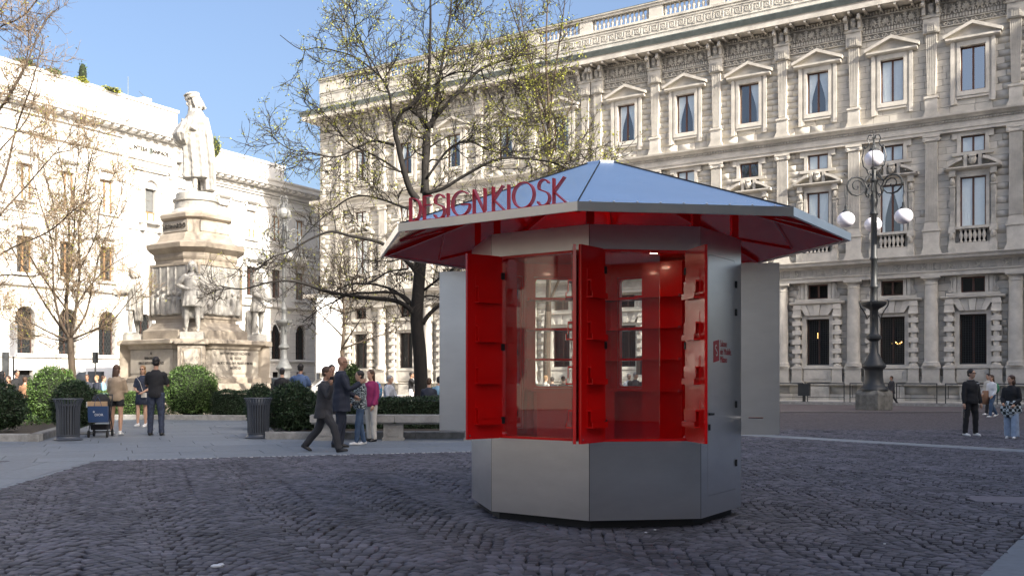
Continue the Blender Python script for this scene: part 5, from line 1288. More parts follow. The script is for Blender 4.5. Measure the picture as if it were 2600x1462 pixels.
    if beard:
        for i in range(7): x = -.045 + .015 * i; b.tube([(x, -.07, -.07), (x * .9, -.105, -.16), (x * .5, -.10, -.30 + abs(x) * 1.2)], [.022, .026, .012], 6)
    if hat: b.tube([(0, .005, .040), (0, .005, .075)], [.112, .116], 16); b.tube([(0, .005, .078), (0, .008, .10), (0, .01, .125)], [.104, .126, .09], 16)
    b.xf(Mh, st)
    me = fused(b, vox * k / 1.75 * .75, 1, .003 * k, 3.2); me.materials.append(M['marble'])
    o = inst('statue', me, None, loc, rz); tag(o, label, 'statue'); return o
# ================================================================== monument
MO = Vector((-10.1, 42.0, 0)); mr_ = math.radians(10)
mon = tag(empty('monument', MO, mr_), 'tall stepped pink granite monument pedestal with carved inscriptions in the garden', 'monument')
def octo(R, cw):   # chamfered square, a chamfer towards -y
    P = []
    for i in range(4):
        a = -PI / 2 + i * PI / 2; d = Vector((math.cos(a), math.sin(a))); p = Vector((-d.y, d.x)); P += [d * R - p * cw / 2, d * R + p * cw / 2]
    return [(p.x, p.y) for p in P]
def olayers(b, L):
    n = 8; vs = []
    for R, cw, z in L: vs += [(x, y, z) for x, y in octo(R, cw)]
    fs = [(j * n + i, j * n + (i + 1) % n, (j + 1) * n + (i + 1) % n, (j + 1) * n + i) for j in range(len(L) - 1) for i in range(n)] + [tuple(range(n - 1, -1, -1)), tuple((len(L) - 1) * n + i for i in range(n))]
    b.add(vs, fs)
b = MB(); olayers(b, [(3.7, 2.2, 0), (3.7, 2.2, .4), (3.45, 2.0, .4), (3.45, 2.0, .8), (3.2, 1.9, .82), (3.15, 1.8, 1.2), (2.9, 1.7, 1.22)]); b.build('step', M['granite'], mon)
b = MB(); olayers(b, [(2.62, 1.5, 1.2), (2.62, 1.5, 2.78)]); b.build('die', M['granite2'], mon)
b = MB(); olayers(b, [(2.72, 1.55, 2.62), (2.80, 1.6, 2.78), (2.98, 1.7, 2.84), (2.98, 1.7, 2.98), (2.9, 1.6, 3.02)]); b.build('cap', M['granite'], mon)
b = MB(); olayers(b, [(2.78, 1.6, 1.18), (2.78, 1.6, 1.42), (2.66, 1.5, 1.5)]); b.build('base_mould', M['granite'], mon)
for i in range(4):
    a = -PI / 2 + i * PI / 2; Rm = Matrix.Rotation(a + PI / 2, 4, 'Z')
    b = MB(); b.box(-.54, .54, -3.12, -2.2, 1.2, 2.80); b.box(-.62, .62, -3.20, -2.2, 1.2, 1.46); b.box(-.66, .66, -3.24, -2.2, 2.80, 2.98); b.box(-.6, .6, -3.16, -2.2, 2.98, 3.02); b.xf(Rm); p = b.build('corner_pedestal', M['granite'], mon)
    b = MB(); b.box(-.42, .42, -3.126, -3.11, 1.56, 1.60); b.box(-.42, .42, -3.15, -3.11, 2.66, 2.70); b.box(-.42, -.38, -3.15, -3.11, 1.6, 2.66); b.box(.38, .42, -3.15, -3.11, 1.6, 2.66)
    if i == 0: b.vprism([(-.30, 2.5), (-.22, 2.60), (.22, 2.60), (.30, 2.5), (.26, 2.0), (0, 1.74), (-.26, 2.0)][::-1], 3.11, 3.16); b.tube([(-.3, -3.14, 2.5), (-.22, -3.15, 2.0), (.02, -3.14, 1.72), (.24, -3.15, 1.95), (.32, -3.14, 2.1)], .022, 5)
    else:
        b.lathe([(.30, 0), (.30, .02), (.26, .02), (.08, .01), (.08, .04), (0, .045)], (0, 0), 20)
        s0 = len(b.v) - 6 * 20; b.xf(Matrix.Translation((0, -3.12, 2.12)) @ Matrix.Rotation(PI / 2, 4, 'X'), s0)
        for k in range(12): t = k * PI / 6; b.tube([(.08 * math.cos(t), -3.14, 2.12 + .08 * math.sin(t)), (.26 * math.cos(t), -3.14, 2.12 + .26 * math.sin(t))], .014, 4)
    b.xf(Rm); b.build('panel_relief', M['granite2'], mon)
    b = MB(); b.box(-.46, .46, -3.02, -2.1, 3.022, 3.29); b.xf(Rm); b.build('statue_plinth', M['marble'], mon)
b = MB(); olayers(b, [(2.18, 1.2, 3.02), (2.18, 1.2, 3.4), (1.95, 1.05, 3.52), (1.85, .95, 3.62), (1.82, .9, 3.74)]); b.build('flared_base', M['granite'], mon)
b = MB(); olayers(b, [(1.67, .82, 3.7), (1.67, .82, 6.68)]); b.build('shaft', M['granite'], mon)
b = MB(); olayers(b, [(1.70, .84, 6.4), (1.74, .86, 6.5), (1.74, .86, 6.66), (1.85, .95, 6.74), (2.02, 1.05, 6.86), (2.05, 1.08, 7.04), (1.95, 1.0, 7.08), (1.62, .85, 7.2), (1.50, .72, 7.45), (1.42, .66, 7.55)]); b.build('cornice', M['granite'], mon)
b = MB(); olayers(b, [(1.34, .60, 7.5), (1.32, .60, 8.18)]); b.build('upper_die', M['granite'], mon)
b = MB(); olayers(b, [(1.36, .62, 8.12), (1.48, .70, 8.2), (1.50, .70, 8.34), (1.40, .66, 8.42), (1.15, .5, 8.5)]); b.build('upper_cornice', M['granite'], mon)
b = MB(); b.lathe([(1.12, 8.46), (1.05, 8.56), (.94, 8.66), (.93, 8.95), (1.0, 9.0), (1.0, 9.08), (.88, 9.1), (.86, 9.34), (.80, 9.38)], (0, 0), 28); b.build('drum', M['marble'], mon, smooth=math.radians(40))
# framed reliefs on the four broad faces, with carved scenes
for i in range(4):
    a = -PI / 4 + i * PI / 2 - PI / 2; Rm = Matrix.Rotation(a + PI / 2, 4, 'Z')
    D = (1.67 + .41) / math.sqrt(2)    # face distance
    hw = D * 1.0 - .29
    b = MB(); b.box(-hw - .06, hw + .06, -D - .05, -D, 3.92, 4.02); b.box(-hw - .06, hw + .06, -D - .05, -D, 6.14, 6.24); b.box(-hw - .06, -hw + .04, -D - .05, -D, 4.02, 6.14); b.box(hw - .04, hw + .06, -D - .05, -D, 4.02, 6.14); b.xf(Rm); b.build('relief_frame', M['granite'], mon)
    rb = MB(); rb.box(-hw + .05, hw - .05, -D - .01, -D + .1, 4.02, 6.14)
    for q in range(4): rb.box(-hw + .1 + q * .48, -hw + .16 + q * .48, -D - .05, -D, 4.9, 6.1)
    rr = random.Random(i)
    for q in range(7):
        x = -hw + .22 + q * (2 * hw - .4) / 6; hh = rr.uniform(.75, 1.05)
        rb.tube([(x + rr.uniform(-.08, .08), -D - .04, 4.1), (x, -D - .08, 4.1 + hh * .5), (x + rr.uniform(-.05, .05), -D - .07, 4.1 + hh * .85)], [.15, .12, .08], 8); rb.ball((x, -D - .09, 4.15 + hh), (.075, .075, .1), 8, 6)
        rb.tube([(x, -D - .08, 4.1 + hh * .75), (x + rr.uniform(-.25, .25), -D - .16, 4.1 + hh * rr.uniform(.4, .8))], [.04, .03], 5)
    rb.box(-.35, .35, -D - .12, -D, 4.05, 4.5)
    rb.xf(Rm); me = fused(rb, .03, 1); me.materials.append(M['marble']); inst('relief', me, mon)
    # lower face: inscription panels
    D2 = (2.62 + .75) / math.sqrt(2); hw2 = D2 - 1.05
    b = MB(); b.box(-hw2, hw2, -D2 - .03, -D2 + .02, 1.62, 2.6); b.xf(Rm); b.build('inscription_panel', M['granite2'], mon)
    lines = {0: ['AL', 'RINNOVATORE', 'DELLE ARTI E DELLE SCIENZE'], 1: ['NATO IN VINCI DI VALDARNO', 'NEL MCDLII', 'MORTO IN CLOUX PRESSO AMBOISE', 'NEL MDXIX']}.get(i, [])
    for q, tx in enumerate(lines):
        me = text_mesh(tx, .155, .006, M['ink'], xs=.78); me.transform(Rm @ Matrix.Translation((0, -D2 - .037, 2.44 - q * .2)) @ Matrix.Rotation(PI / 2, 4, 'X')); inst('lettering', me, mon)
    D3 = (1.33 + .30) / math.sqrt(2)
    b = MB(); b.box(-.80, .80, -D3 - .03, -D3 + .02, 7.62, 8.06); b.xf(Rm); b.build('name_panel', M['granite2'], mon)
    if i == 0: me = text_mesh('LEONARDO', .27, .02, M['ink'], xs=.98); me.transform(Rm @ Matrix.Translation((0, -D3 - .055, 7.84)) @ Matrix.Rotation(PI / 2, 4, 'X')); inst('lettering', me, mon)
def mpos(R, i, z):
    a = -PI / 2 + i * PI / 2 + mr_; return Vector((MO.x + R * math.cos(a), MO.y + R * math.sin(a), z))
statue('statue', '', Vector((MO.x - .05, MO.y, 9.38)), 4.35, math.radians(-62), dict(legL=(8, -4), legR=(-4, -10), armL=(18, 12, 70, -52), armR=(18, 12, 78, -55), pitch=18, yaw=-4, hp=-.1, stance=4), 'long', hat=True, beard=True, label='large white marble statue of a bearded man in cap and long robe atop the monument', vox=.018)
statue('statue', '', mpos(2.62, 0, 3.29), 2.9, math.radians(8), dict(legL=(10, 2), legR=(-2, -6), armL=(-10, 26, 30, -12), armR=(-18, 40, 60, -50), pitch=4, stance=6, yaw=-6), 'tunic', cape=True, book=True, label='marble statue of a long-haired youth in short tunic on the front corner pedestal', vox=.022)
statue('statue', '', mpos(2.62, 1, 3.29), 2.85, math.radians(78), dict(legL=(6, -2), legR=(-2, -8), armL=(20, 8, 50, -10), armR=(10, 14, 60, -10), pitch=14, stance=5), 'tunic', beard=True, trunk=True, label='marble statue of a bearded man in profile on the right corner pedestal', vox=.022)
statue('statue', '', mpos(2.62, 3, 3.29), 2.85, math.radians(-82), dict(legL=(8, 0), legR=(-4, -8), armL=(30, 6, 80, -10), armR=(24, 8, 76, -12), pitch=20, stance=4), 'tunic', cape=True, book=True, label='marble statue with cape holding a book on the left corner pedestal', vox=.022)
statue('statue', '', mpos(2.62, 2, 3.29), 2.85, math.radians(180), dict(legL=(4, 0), legR=(-4, -6), armL=(10, 12, 50, -20), armR=(4, 12, 20, 4)), 'tunic', cape=True, label='marble statue on the rear corner pedestal, mostly hidden behind the monument shaft', vox=.04)
# ================================================================== lamps
def lamp(loc, mt, rz, label, H=1.0, gm='globe'):
    o = tag(empty('street_lamp', loc, rz), label, 'street lamp', 'ornate street lamps with four globes')
    b = MB(); b.lathe([(.84, 0), (.86, .12), (.86, .82), (.80, .92), (.72, .98)], (0, 0), 4, PI / 4, PI / 4 + 2 * PI)
    for s in range(4):
        a = s * PI / 2; b.lathe([(.46, 0.0), (.48, .74), (.38, .93)], (.30 * math.cos(a + PI / 4) * 1.0, .30 * math.sin(a + PI / 4)), 14)
    b.build('stone_base', M['lampstone'], o)
    b = MB(); b.lathe([(.66, .98), (.64, 1.10), (.52, 1.18), (.45, 1.32), (.415, 1.6), (.41, 1.95), (.44, 2.02), (.54, 2.10), (.56, 2.18), (.48, 2.3), (.40, 2.42), (.33, 2.6), (.25, 2.75), (.21, 2.8), (.20, 3.4), (.26, 3.45), (.35, 3.52), (.35, 3.64), (.25, 3.72), (.20, 3.8), (.19, 4.92), (.24, 4.98), (.50, 5.14), (.58, 5.24), (.57, 5.33), (.21, 5.37), (.17, 5.42), (.165, 6.0), (.21, 6.05), (.21, 6.15), (.16, 6.2), (.15, 7.4), (.20, 7.45), (.20, 7.52), (.15, 7.6), (.14, 9.6), (.21, 9.7), (.16, 9.8), (.15, 10.1), (.2, 10.38), (.16, 10.46), (.13, 11.2), (.18, 11.3), (.2, 11.35), (.12, 11.45), (.1, 11.9), (.17, 11.95), (.14, 12.0), (.08, 12.1)], (0, 0), 20)
    p = b.build('pole', M[mt], o, smooth=math.radians(50))
    b = MB()
    for s in range(4):
        a = s * PI / 2 + .4
        P = [(r * math.cos(a), r * math.sin(a), z) for r, z in ((.20, 4.7), (.32, 4.5), (.38, 4.72), (.50, 4.95), (.64, 5.15), (.68, 5.38), (.60, 5.42))]; b.tube(P, .03, 6)
        P = [(r * math.cos(a), r * math.sin(a), z) for r, z in ((.2, 11.2), (.34, 11.0), (.42, 10.8), (.34, 10.6), (.24, 10.7))]; b.tube(P, .04, 6)
    b.build('ornament', M[mt], o)
    # three arms with hanging globes
    for s in range(3):
        a = s * 2 * PI / 3 + .62; ca, sa = math.cos(a), math.sin(a)
        b = MB(); cx, cz = .92, 10.15
        P = [(.14, 10.75)] + [(cx + .50 * math.cos(t), cz + .46 * math.sin(t)) for t in [math.radians(150 - q * 30) for q in range(0, 12)]]
        P2 = [(cx + (.36 - .03 * q) * math.cos(math.radians(-180 - q * 38)), cz + (.36 - .03 * q) * math.sin(math.radians(-180 - q * 38))) for q in range(11)]
        b.tube([(r * ca, r * sa, z) for r, z in P + P2], [.045] * 10 + [.03] * (len(P + P2) - 10), 6)
        b.tube([(r * ca, r * sa, z) for r, z in ((.14, 9.9), (.3, 9.6), (.42, 9.8), (.34, 10.05), (.5, 10.35), (.2, 10.9))], .032, 5)
        b.tube([(r * ca, r * sa, z) for r, z in ((cx + .58, 10.15), (cx + .60, 9.7), (cx + .55, 9.5), (cx + .56, 9.2))], .026, 5)
        b.ball((ca * (cx + .62), sa * (cx + .62), 10.72), .05, 8, 6); b.lathe([(.04, 9.2), (.07, 9.15), (.07, 9.0), (.16, 8.92), (.19, 8.84), (.21, 8.82), (.19, 8.8)], ((cx + .56) * ca, (cx + .56) * sa), 12)
        b.xf(Matrix.Translation((0, 0, .9)) @ Matrix.Identity(4)); b.build('arm', M[mt], o)
        b.xf(Matrix.Translation((0, 0, 0)))
        g = MB(); g.ball(((cx + .56) * ca, (cx + .56) * sa, 9.40), (.42, .42, .38), 22, 14); g.build('globe', M[gm], o, True)
    g = MB(); g.ball((0, 0, 12.45), (.45, .45, .42), 22, 14); g.build('globe', M[gm], o, True)
    b = MB(); b.lathe([(.26, 12.82), (.20, 12.92), (.12, 12.98), (.10, 13.1), (.04, 13.2), (.04, 13.4)], (0, 0), 12)
    for s in range(4):
        a = s * PI / 2 + .5
        b.tube([(r * math.cos(a), r * math.sin(a), z) for r, z in ((.14, 11.7), (.28, 11.75), (.34, 11.95), (.48, 12.1), (.55, 12.5), (.46, 12.95), (.40, 13.05))], .028, 5)
        b.tube([(r * math.cos(a), r * math.sin(a), z) for r, z in ((.42, 12.95), (.30, 13.05), (.22, 13.2), (.30, 13.45), (.22, 13.62), (.08, 13.6), (.06, 13.45))], .028, 5); b.ball((.42 * math.cos(a), .42 * math.sin(a), 13.05), .05, 6, 5)
    b.build('finial', M[mt], o)
    o.scale = (H, H, H); return o
l1 = lamp(G(2219, 1040), 'iron', .55, 'black ornate street lamp with white globes on a stone base by the grey palazzo', .905)
l2 = lamp(AT(721, 1017, 60), 'lampg', .2, 'grey ornate street lamp beside the monument in front of the pale bank', .93, 'globe2')
# ---- litter bins
def bin_(loc, label):
    o = tag(empty('litter_bin', loc), label, 'litter bin', 'slatted metal litter bins at the planter corners')
    b = MB(); b.lathe([(.30, 0), (.33, .02), (.27, .06), (.245, .10), (.245, .13)], (0, 0), 28); b.build('base', M['binm'], o)
    b = MB(); b.lathe([(.215, .12), (.22, .80)], (0, 0), 20); b.build('liner', M['black'], o)
    s = MB(); s.tube([(.24, 0, .10), (.242, 0, .4), (.248, 0, .72), (.275, 0, .86), (.325, 0, .95)], [.02, .021, .021, .019, .017], 5); sm_ = s.mesh('slat', M['binm'])
    for k in range(26): inst('slat', sm_, o, (0, 0, 0), k * 2 * PI / 26)
    b = MB(); b.tube([(.333 * math.cos(t), .333 * math.sin(t), .955) for t in [2 * PI * i / 32 for i in range(33)]], .012, 6); b.tube([(.262 * math.cos(t), .262 * math.sin(t), .82) for t in [2 * PI * i / 32 for i in range(33)]], .008, 4); b.tube([(.252 * math.cos(t), .252 * math.sin(t), .12) for t in [2 * PI * i / 32 for i in range(33)]], .012, 4); b.build('rim', M['binm'], o)
    return o
bin_(G(173, 1117), 'dark slatted metal litter bin at the left planter by the big yew ball')
bin_(G(656, 1112), 'dark slatted metal litter bin at the left end of the right-hand planter')
# ---- kerbs of the planters (cut stones)
def kerb(pts, w=.24, h=.17, name='kerb', z=0):
    o = tag(empty(name), kind='structure')
    for A, B in zip(pts[:-1], pts[1:]):
        A, B = Vector((*A, 0)), Vector((*B, 0)); d = B - A; L = d.length; d.normalize(); p = Vector((-d.y, d.x, 0)); n = max(1, round(L / 1.6))
        for i in range(n):
            a = A + d * (L * i / n + .005); c = A + d * (L * (i + 1) / n - .005); b = MB()
            b.hexa([a, c, c + p * w, a + p * w], [v + Vector((0, 0, h - .02)) for v in (a, c, c + p * w, a + p * w)]); q = [a + d * .006 + p * .015, c - d * .006 + p * .015, c - d * .006 + p * (w - .015), a + d * .006 + p * (w - .015)]
            q0 = [v + Vector((0, 0, h - .02)) for v in (a, c, c + p * w, a + p * w)]; b.hexa(q0, [v + Vector((0, 0, h)) for v in q]); b.build('kerb_stone', M['kerb'], o)
    return o
kerb([(-17.5, 22.3), (-8.85, 21.95), (-9.75, 26.5), (-11.3, 33.2), (-19, 34.0)])
kerb([(-11.0, 33.5), (-5.9, 32.8)], name='kerb')
kerb([(-5.9, 32.8), (-5.0, 28.0), (-3.85, 22.75), (3.2, 23.1), (3.4, 33)], name='kerb')
def bed(name, P): b = MB(); b.prism(P, -.01, .11); return tag(b.build(name, M['soil']), kind='structure')
bed('planting_bed', [(-17.5, 22.5), (-9.05, 22.15), (-9.95, 26.5), (-11.5, 33.3), (-17.5, 33.9)])
bed('planting_bed', [(-5.6, 32.8), (-4.8, 28.0), (-3.65, 22.98), (3.1, 23.3), (3.2, 32.5)])
bed('planting_bed', [(-15.2, 33.8), (-11.0, 33.75), (-5.8, 33.05), (3, 32.9), (3, 34.6), (-15.2, 35.4)])
# ---- bench
def bench():
    o = tag(empty('stone_bench', (0, 0, 0)), 'long grey stone bench on square blocks in front of the low hedge', 'bench')
    x = -2.75
    for L in (1.95, 1.95, 1.6):
        b = MB(); b.box(x + .004, x + L - .004, 22.25, 22.75, .42, .585); b.box(x + .03, x + L - .03, 22.3, 22.7, .38, .42); b.build('seat', M['bench'], o); x += L
    for cx in (-2.42, -.83, 1.05, 2.5):
        b = MB(); b.box(cx - .26, cx + .26, 22.32, 22.68, .0, .06); b.box(cx - .23, cx + .23, 22.34, 22.66, .06, .38); b.box(cx - .15, cx + .15, 22.325, 22.345, .10, .13); b.box(cx - .15, cx + .15, 22.325, 22.345, .31, .34); b.box(cx - .15, cx - .12, 22.325, 22.345, .13, .31); b.box(cx + .12, cx + .15, 22.325, 22.345, .13, .31); b.build('leg', M['bench'], o)
bench()
# ---- barriers and bins along the palazzo
PM_ = Matrix.Translation(PO) @ Matrix.Rotation(pa, 4, 'Z')
bar = MB()
for x in (-.95, .95): bar.tube([(x, 0, 0), (x, 0, 1.05)], .028, 6)
bar.tube([(-.97, 0, 1.04), (.97, 0, 1.04)], .032, 6); bar.tube([(-.95, 0, .28), (.95, 0, .28)], .018, 5)
for x in (-.95, .95): bar.box(x - .10, x + .10, -.12, .12, 0, .02)
bar.tube([(-.82, 0, .28), (-.82, 0, .92), (-.6, 0, .98)], .014, 4)
barm = bar.mesh('barrier', M['iron'])
for i, x in enumerate([-3.2, -1.05, 1.1, 3.3, 5.6, 7.9, 10.2]):
    q = PM_ @ Vector((x, -2.3, .09)); o = inst('barrier', barm, None, q, pa)
    lab = ['low black metal barrier by the palazzo wall just right of the kiosk shutter', 'low black metal barrier between two litter bins by the palazzo', 'low black metal barrier directly left of the big lamp base', 'low black metal barrier behind the man passing the lamp', 'low black metal barrier right of the lamp in front of the middle window', 'low black metal barrier behind the man in the black tracksuit', 'rightmost low black metal barrier by the palazzo wall'][i]
    tag(o, lab, 'barrier', 'low metal barriers along the palazzo')
for i, (x, w) in enumerate(((-2.15, .2), (-.2, .2), (.02, .3), (4.45, .12))):
    b = MB(); b.box(-w, w, -.16, .16, .35, .98); b.box(-w - .02, w + .02, -.18, .18, .98, 1.02); b.box(-.06, .06, -.06, .06, 0, .35); b.box(-.14, .14, -.12, .12, 0, .03)
    if i == 1: continue
    q = PM_ @ Vector((x, -2.5, .09)); tag(b.build('post_bin', M['iron'], None, loc=q, rz=pa), ['slim dark rubbish box standing between the left barriers of the palazzo', '', 'wide dark rubbish box on a post left of the lamp base', 'narrow brown post box right of the lamp against the palazzo'][i], 'rubbish box')
# ---- white banner board near the palazzo corner, standing street signs on the left
def AZ(u, v, Z): return AT(u, v, Z)
p = AZ(836, 1005, 70); o = tag(empty('banner_board', (p.x, p.y, 0), .25), 'tall white banner board standing by the far corner of the palazzo', 'board')
b = MB(); b.box(-.95, .95, -.12, .12, 1.8, 7.2); b.build('panel', M['white'], o)
b = MB(); b.box(-.98, .98, -.15, .15, 7.2, 7.4); b.box(-1.0, -.95, -.15, .15, 0, 7.2); b.box(.95, 1.0, -.15, .15, 0, 7.2); b.build('frame', M['lampg'], o)
for i, (u, w, zb, zt, lab) in enumerate(((14, .14, 0, 2.6, 'narrow grey sign panel on a post at the far left edge of the square'), (34, .16, 2.4, 3.9, 'white sign box on a thin pole behind the left crowd'), (242, .12, 2.1, 2.6, 'small dark sign on a pole behind the white van'))):
    p = AT(u, 1000, 44); o = tag(empty('sign_post', (p.x, p.y, 0)), lab, 'sign'); b = MB(); b.tube([(0, 0, 0), (0, 0, zt)], .035, 6); b.build('pole', M['iron'], o); b = MB(); b.box(-w, w, -.05, .05, zb if zb else .3, zt); b.build('panel', M['lampg'] if i == 0 else M['white'] if i == 1 else M['iron'], o)
# ---- loudspeaker on a stand (seen through the kiosk)
p = AT(1634, 990, 34); o = tag(empty('loudspeaker', (p.x, p.y, 0), .2), 'black loudspeaker on a tripod stand seen through the kiosk window', 'loudspeaker')
b = MB(); b.box(-.2, .2, -.17, .17, 1.55, 2.2); b.build('cabinet', M['black'], o); b = MB(); b.lathe([(.15, 0), (.14, .02), (.04, .01)], (0, 0), 16); b.xf(Matrix.Translation((0, -.17, 1.78)) @ Matrix.Rotation(PI / 2, 4, 'X')); b.build('grille', M['iron'], o)
b = MB(); b.tube([(0, 0, .3), (0, 0, 1.55)], .02, 6)
for k in range(3): b.tube([(0, 0, .7), (.42 * math.cos(k * 2.1), .42 * math.sin(k * 2.1), 0.02)], .014, 5)
b.build('stand', M['iron'], o)
# ---- vehicles
def wheel(o, x, y, r=.33, w=.2):
    b = MB(); b.lathe([(r * .62, -w / 2), (r * .95, -w / 2), (r, -w * .3), (r, w * .3), (r * .95, w / 2), (r * .62, w / 2)], (0, 0), 20); b.xf(Matrix.Translation((x, y, r)) @ Matrix.Rotation(PI / 2, 4, 'X')); t = b.build('wheel', M['rubber'], o)
    b = MB(); b.lathe([(r * .6, -w / 2.2), (r * .6, w / 2.2)], (0, 0), 16); b.xf(Matrix.Translation((x, y, r)) @ Matrix.Rotation(PI / 2, 4, 'X')); b.build('rim', M['chrome'], t)
def vehicle(name, label, cat, loc, rz, prof, W, body, glass_poly, wheels, r=.33, front=None):
    o = tag(empty(name, loc, rz), label, cat); n = len(prof)
    b = MB(); hw = W / 2; S_ = []
    for y, f in ((-hw, .94), (-hw * .97, .985), (-hw * .9, 1.0), (hw * .9, 1.0), (hw * .97, .985), (hw, .94)):
        S_.append([(x * (.985 if abs(y) > hw * .95 else 1), y * (1 - max(0, (z - 1.0)) * .12), .30 + (z - .30) * f) for x, z in prof])
    vs = [p for s in S_ for p in s]; fs = [(j * n + i, j * n + (i + 1) % n, (j + 1) * n + (i + 1) % n, (j + 1) * n + i) for j in range(5) for i in range(n)] + [tuple(range(n - 1, -1, -1)), tuple(5 * n + i for i in range(n))]
    b.add(vs, fs); b.build('body', body, o, smooth=math.radians(30))
    for s in (-1, 1):
        for gp in glass_poly:
            g = MB(); yy = s * (hw + .008); P = [(x, yy * (1 - max(0, (z - 1.0)) * .12) * (1.0 if True else 1), z) for x, z in gp]; g.add(P if s < 0 else P[::-1], [tuple(range(len(P)))]); g.build('side_window', M['black2'], o)
    if front:
        (xa, za), (xb, zb) = front; g = MB(); m_ = .012; g.add([(xa - m_, -hw * .82, za + m_), (xa - m_, hw * .82, za + m_), (xb - m_, hw * .76, zb + m_), (xb - m_, -hw * .76, zb + m_)], [(3, 2, 1, 0)]); g.build('windscreen', M['black2'], o)
    for x in wheels:
        for s in (-1, 1): wheel(o, x, s * (hw - .12), r)
    for s in (-1, 1): q = MB(); q.ball((prof[0][0] + .06, s * hw * .72, .78), (.1, .16, .09), 10, 6); q.build('headlight', M['chrome'], o)
    b = MB(); b.box(prof[0][0] - .03, prof[0][0] + .1, -hw * .9, hw * .9, .34, .52); b.build('bumper', M['lead'], o)
    return o
M['black2'] = mat('car_glass', (.02, .025, .03), .05, spec=.8)
van = [(-2.35, .45), (-2.38, .85), (-2.2, 1.02), (-1.55, 1.18), (-.85, 1.82), (-.6, 1.93), (1.9, 1.97), (2.2, 1.9), (2.28, 1.0), (2.3, .4), (2.2, .3), (-2.25, .3)]
p = AT(255, 1030, 48); vehicle('white_van', 'white van parked behind the garden left of the monument', 'van', (p.x, p.y, 0), .12, van, 1.85, M['white'], [[(-1.35, 1.2), (-.5, 1.2), (-.5, 1.74), (-.82, 1.7)], [(-.42, 1.2), (.35, 1.2), (.35, 1.74), (-.42, 1.74)]], (-1.55, 1.45), .34, ((-1.55, 1.19), (-.87, 1.80)))
car = [(-2.15, .4), (-2.2, .62), (-2.05, .78), (-1.1, .92), (-.45, 1.38), (-.1, 1.45), (.85, 1.44), (1.5, 1.12), (2.1, .98), (2.18, .6), (2.1, .32), (-2.05, .3)]
CG = [[(-.95, .95), (-.05, .95), (-.05, 1.36), (-.4, 1.33)], [(.02, .95), (1.15, .98), (.8, 1.34), (.02, 1.36)]]
cardk = mat('car_paint_dark', (.03, .035, .04), .25, coat=.5)
p = AT(690, 1000, 52); vehicle('parked_car', 'dark parked car half hidden behind the flower bed right of the monument', 'car', (p.x, p.y, 0), .05, car, 1.75, cardk, CG, (-1.3, 1.3), .31, ((-1.1, .93), (-.47, 1.38)))
p = AT(835, 1000, 56); vehicle('parked_car', 'white parked car behind the talking men near the palazzo corner', 'car', (p.x, p.y, 0), .3, car, 1.75, M['white'], CG, (-1.3, 1.3), .31, ((-1.1, .93), (-.47, 1.38)))
vehicle('parked_car', 'pale parked car behind the photographer, mirrored in the kiosk glass', 'car', (-9.5, -2.6, 0), .35, car, 1.75, M['lampg'], CG, (-1.3, 1.3), .31, ((-1.1, .93), (-.47, 1.38)))
# ================================================================== clipped shrubs
def leaf_quads(P, N, size, rng, flat=.5):
    n = len(P); r = rng.normal(size=(n, 3)); d = N * (1 - flat) + r * flat * .8; d /= np.linalg.norm(d, axis=1, keepdims=True)
    t = np.cross(d, rng.normal(size=(n, 3))); t /= np.linalg.norm(t, axis=1, keepdims=True); w = np.cross(d, t)
    s = size * rng.uniform(.6, 1.4, n)[:, None]
    V = np.stack([P - t * s * .22 - w * 0, P + w * s * .3 + d * s * .35, P + d * s, P - w * s * .3 + d * s * .35], 1)
    return V
def leaf_mesh(name, P, N, size, m, rng, flat=.5):
    V = leaf_quads(P, N, size, rng, flat); n = len(P)
    return np_mesh(name, V.reshape(-1, 3), np.arange(n * 4).reshape(n, 4), m, rng.random(n))
def lump(P, amp, f, seed):
    return amp * np.array([noise.noise(Vector((p[0] * f + seed, p[1] * f, p[2] * f))) for p in P])
def ball_shrub(loc, r, h, m, label, seed, n=9000, size=.055, group=None, name='clipped_shrub', amp=.15):
    rng = np.random.default_rng(seed); u = rng.normal(size=(n, 3)); u /= np.linalg.norm(u, axis=1, keepdims=True); u = u[u[:, 2] > -.75]
    cz = h * .5; P = u * np.array([r, r, h * .54]) ; P = P * (1 + lump(u, amp, 3.1, seed)[:, None] + lump(u, amp * .5, 9, seed + 5)[:, None]) * rng.uniform(.88, 1.03, len(u))[:, None] * np.where(rng.random(len(u)) < .05, rng.uniform(1, 1.12, len(u)), 1)[:, None]
    P[:, 2] = np.maximum(P[:, 2] + cz, .03)
    o = tag(empty(name, loc), label, 'bush', group)
    inst('foliage', leaf_mesh('foliage', P, u, size, M[m], rng), o)
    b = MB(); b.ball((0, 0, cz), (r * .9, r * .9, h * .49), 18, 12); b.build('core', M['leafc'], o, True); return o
GP = None
ball_shrub((G(60, 1100).x - .25, 23.55, .1), .88, 1.20, 'leafd', 'big dark yew ball left of the first litter bin, at the picture edge', 1, 11000)
ball_shrub((-9.25, 25.3, .1), .58, 1.20, 'leafd', 'smaller dark yew ball just behind the left litter bin', 2, 7000)
ball_shrub((AT(136, 1000, 29.6).x, 29.6, .08), .78, 1.62, 'leafb', 'sunlit green box ball rising behind the two dark ones on the left', 3, 9000)
ball_shrub((AT(485, 1000, 34.2).x, 34.2, .08), .93, 1.72, 'leafb', 'large clipped ball in front of the monument, half sunlit', 4, 13000)
ball_shrub((AT(742, 1000, 23.9).x, 23.9, .1), .60, 1.15, 'leafd', 'dark spreading yew bush at the left end of the right-hand planter', 5, 8000, .06)
ball_shrub((AT(660, 1000, 27).x, 27.0, .1), .42, 1.10, 'leafd', 'small dark bush behind the right litter bin', 6, 4000)
ball_shrub((AT(795, 1000, 25.0).x, 25.0, .1), .52, .92, 'leafd', 'low dark bush behind the man on the phone', 16, 4000)
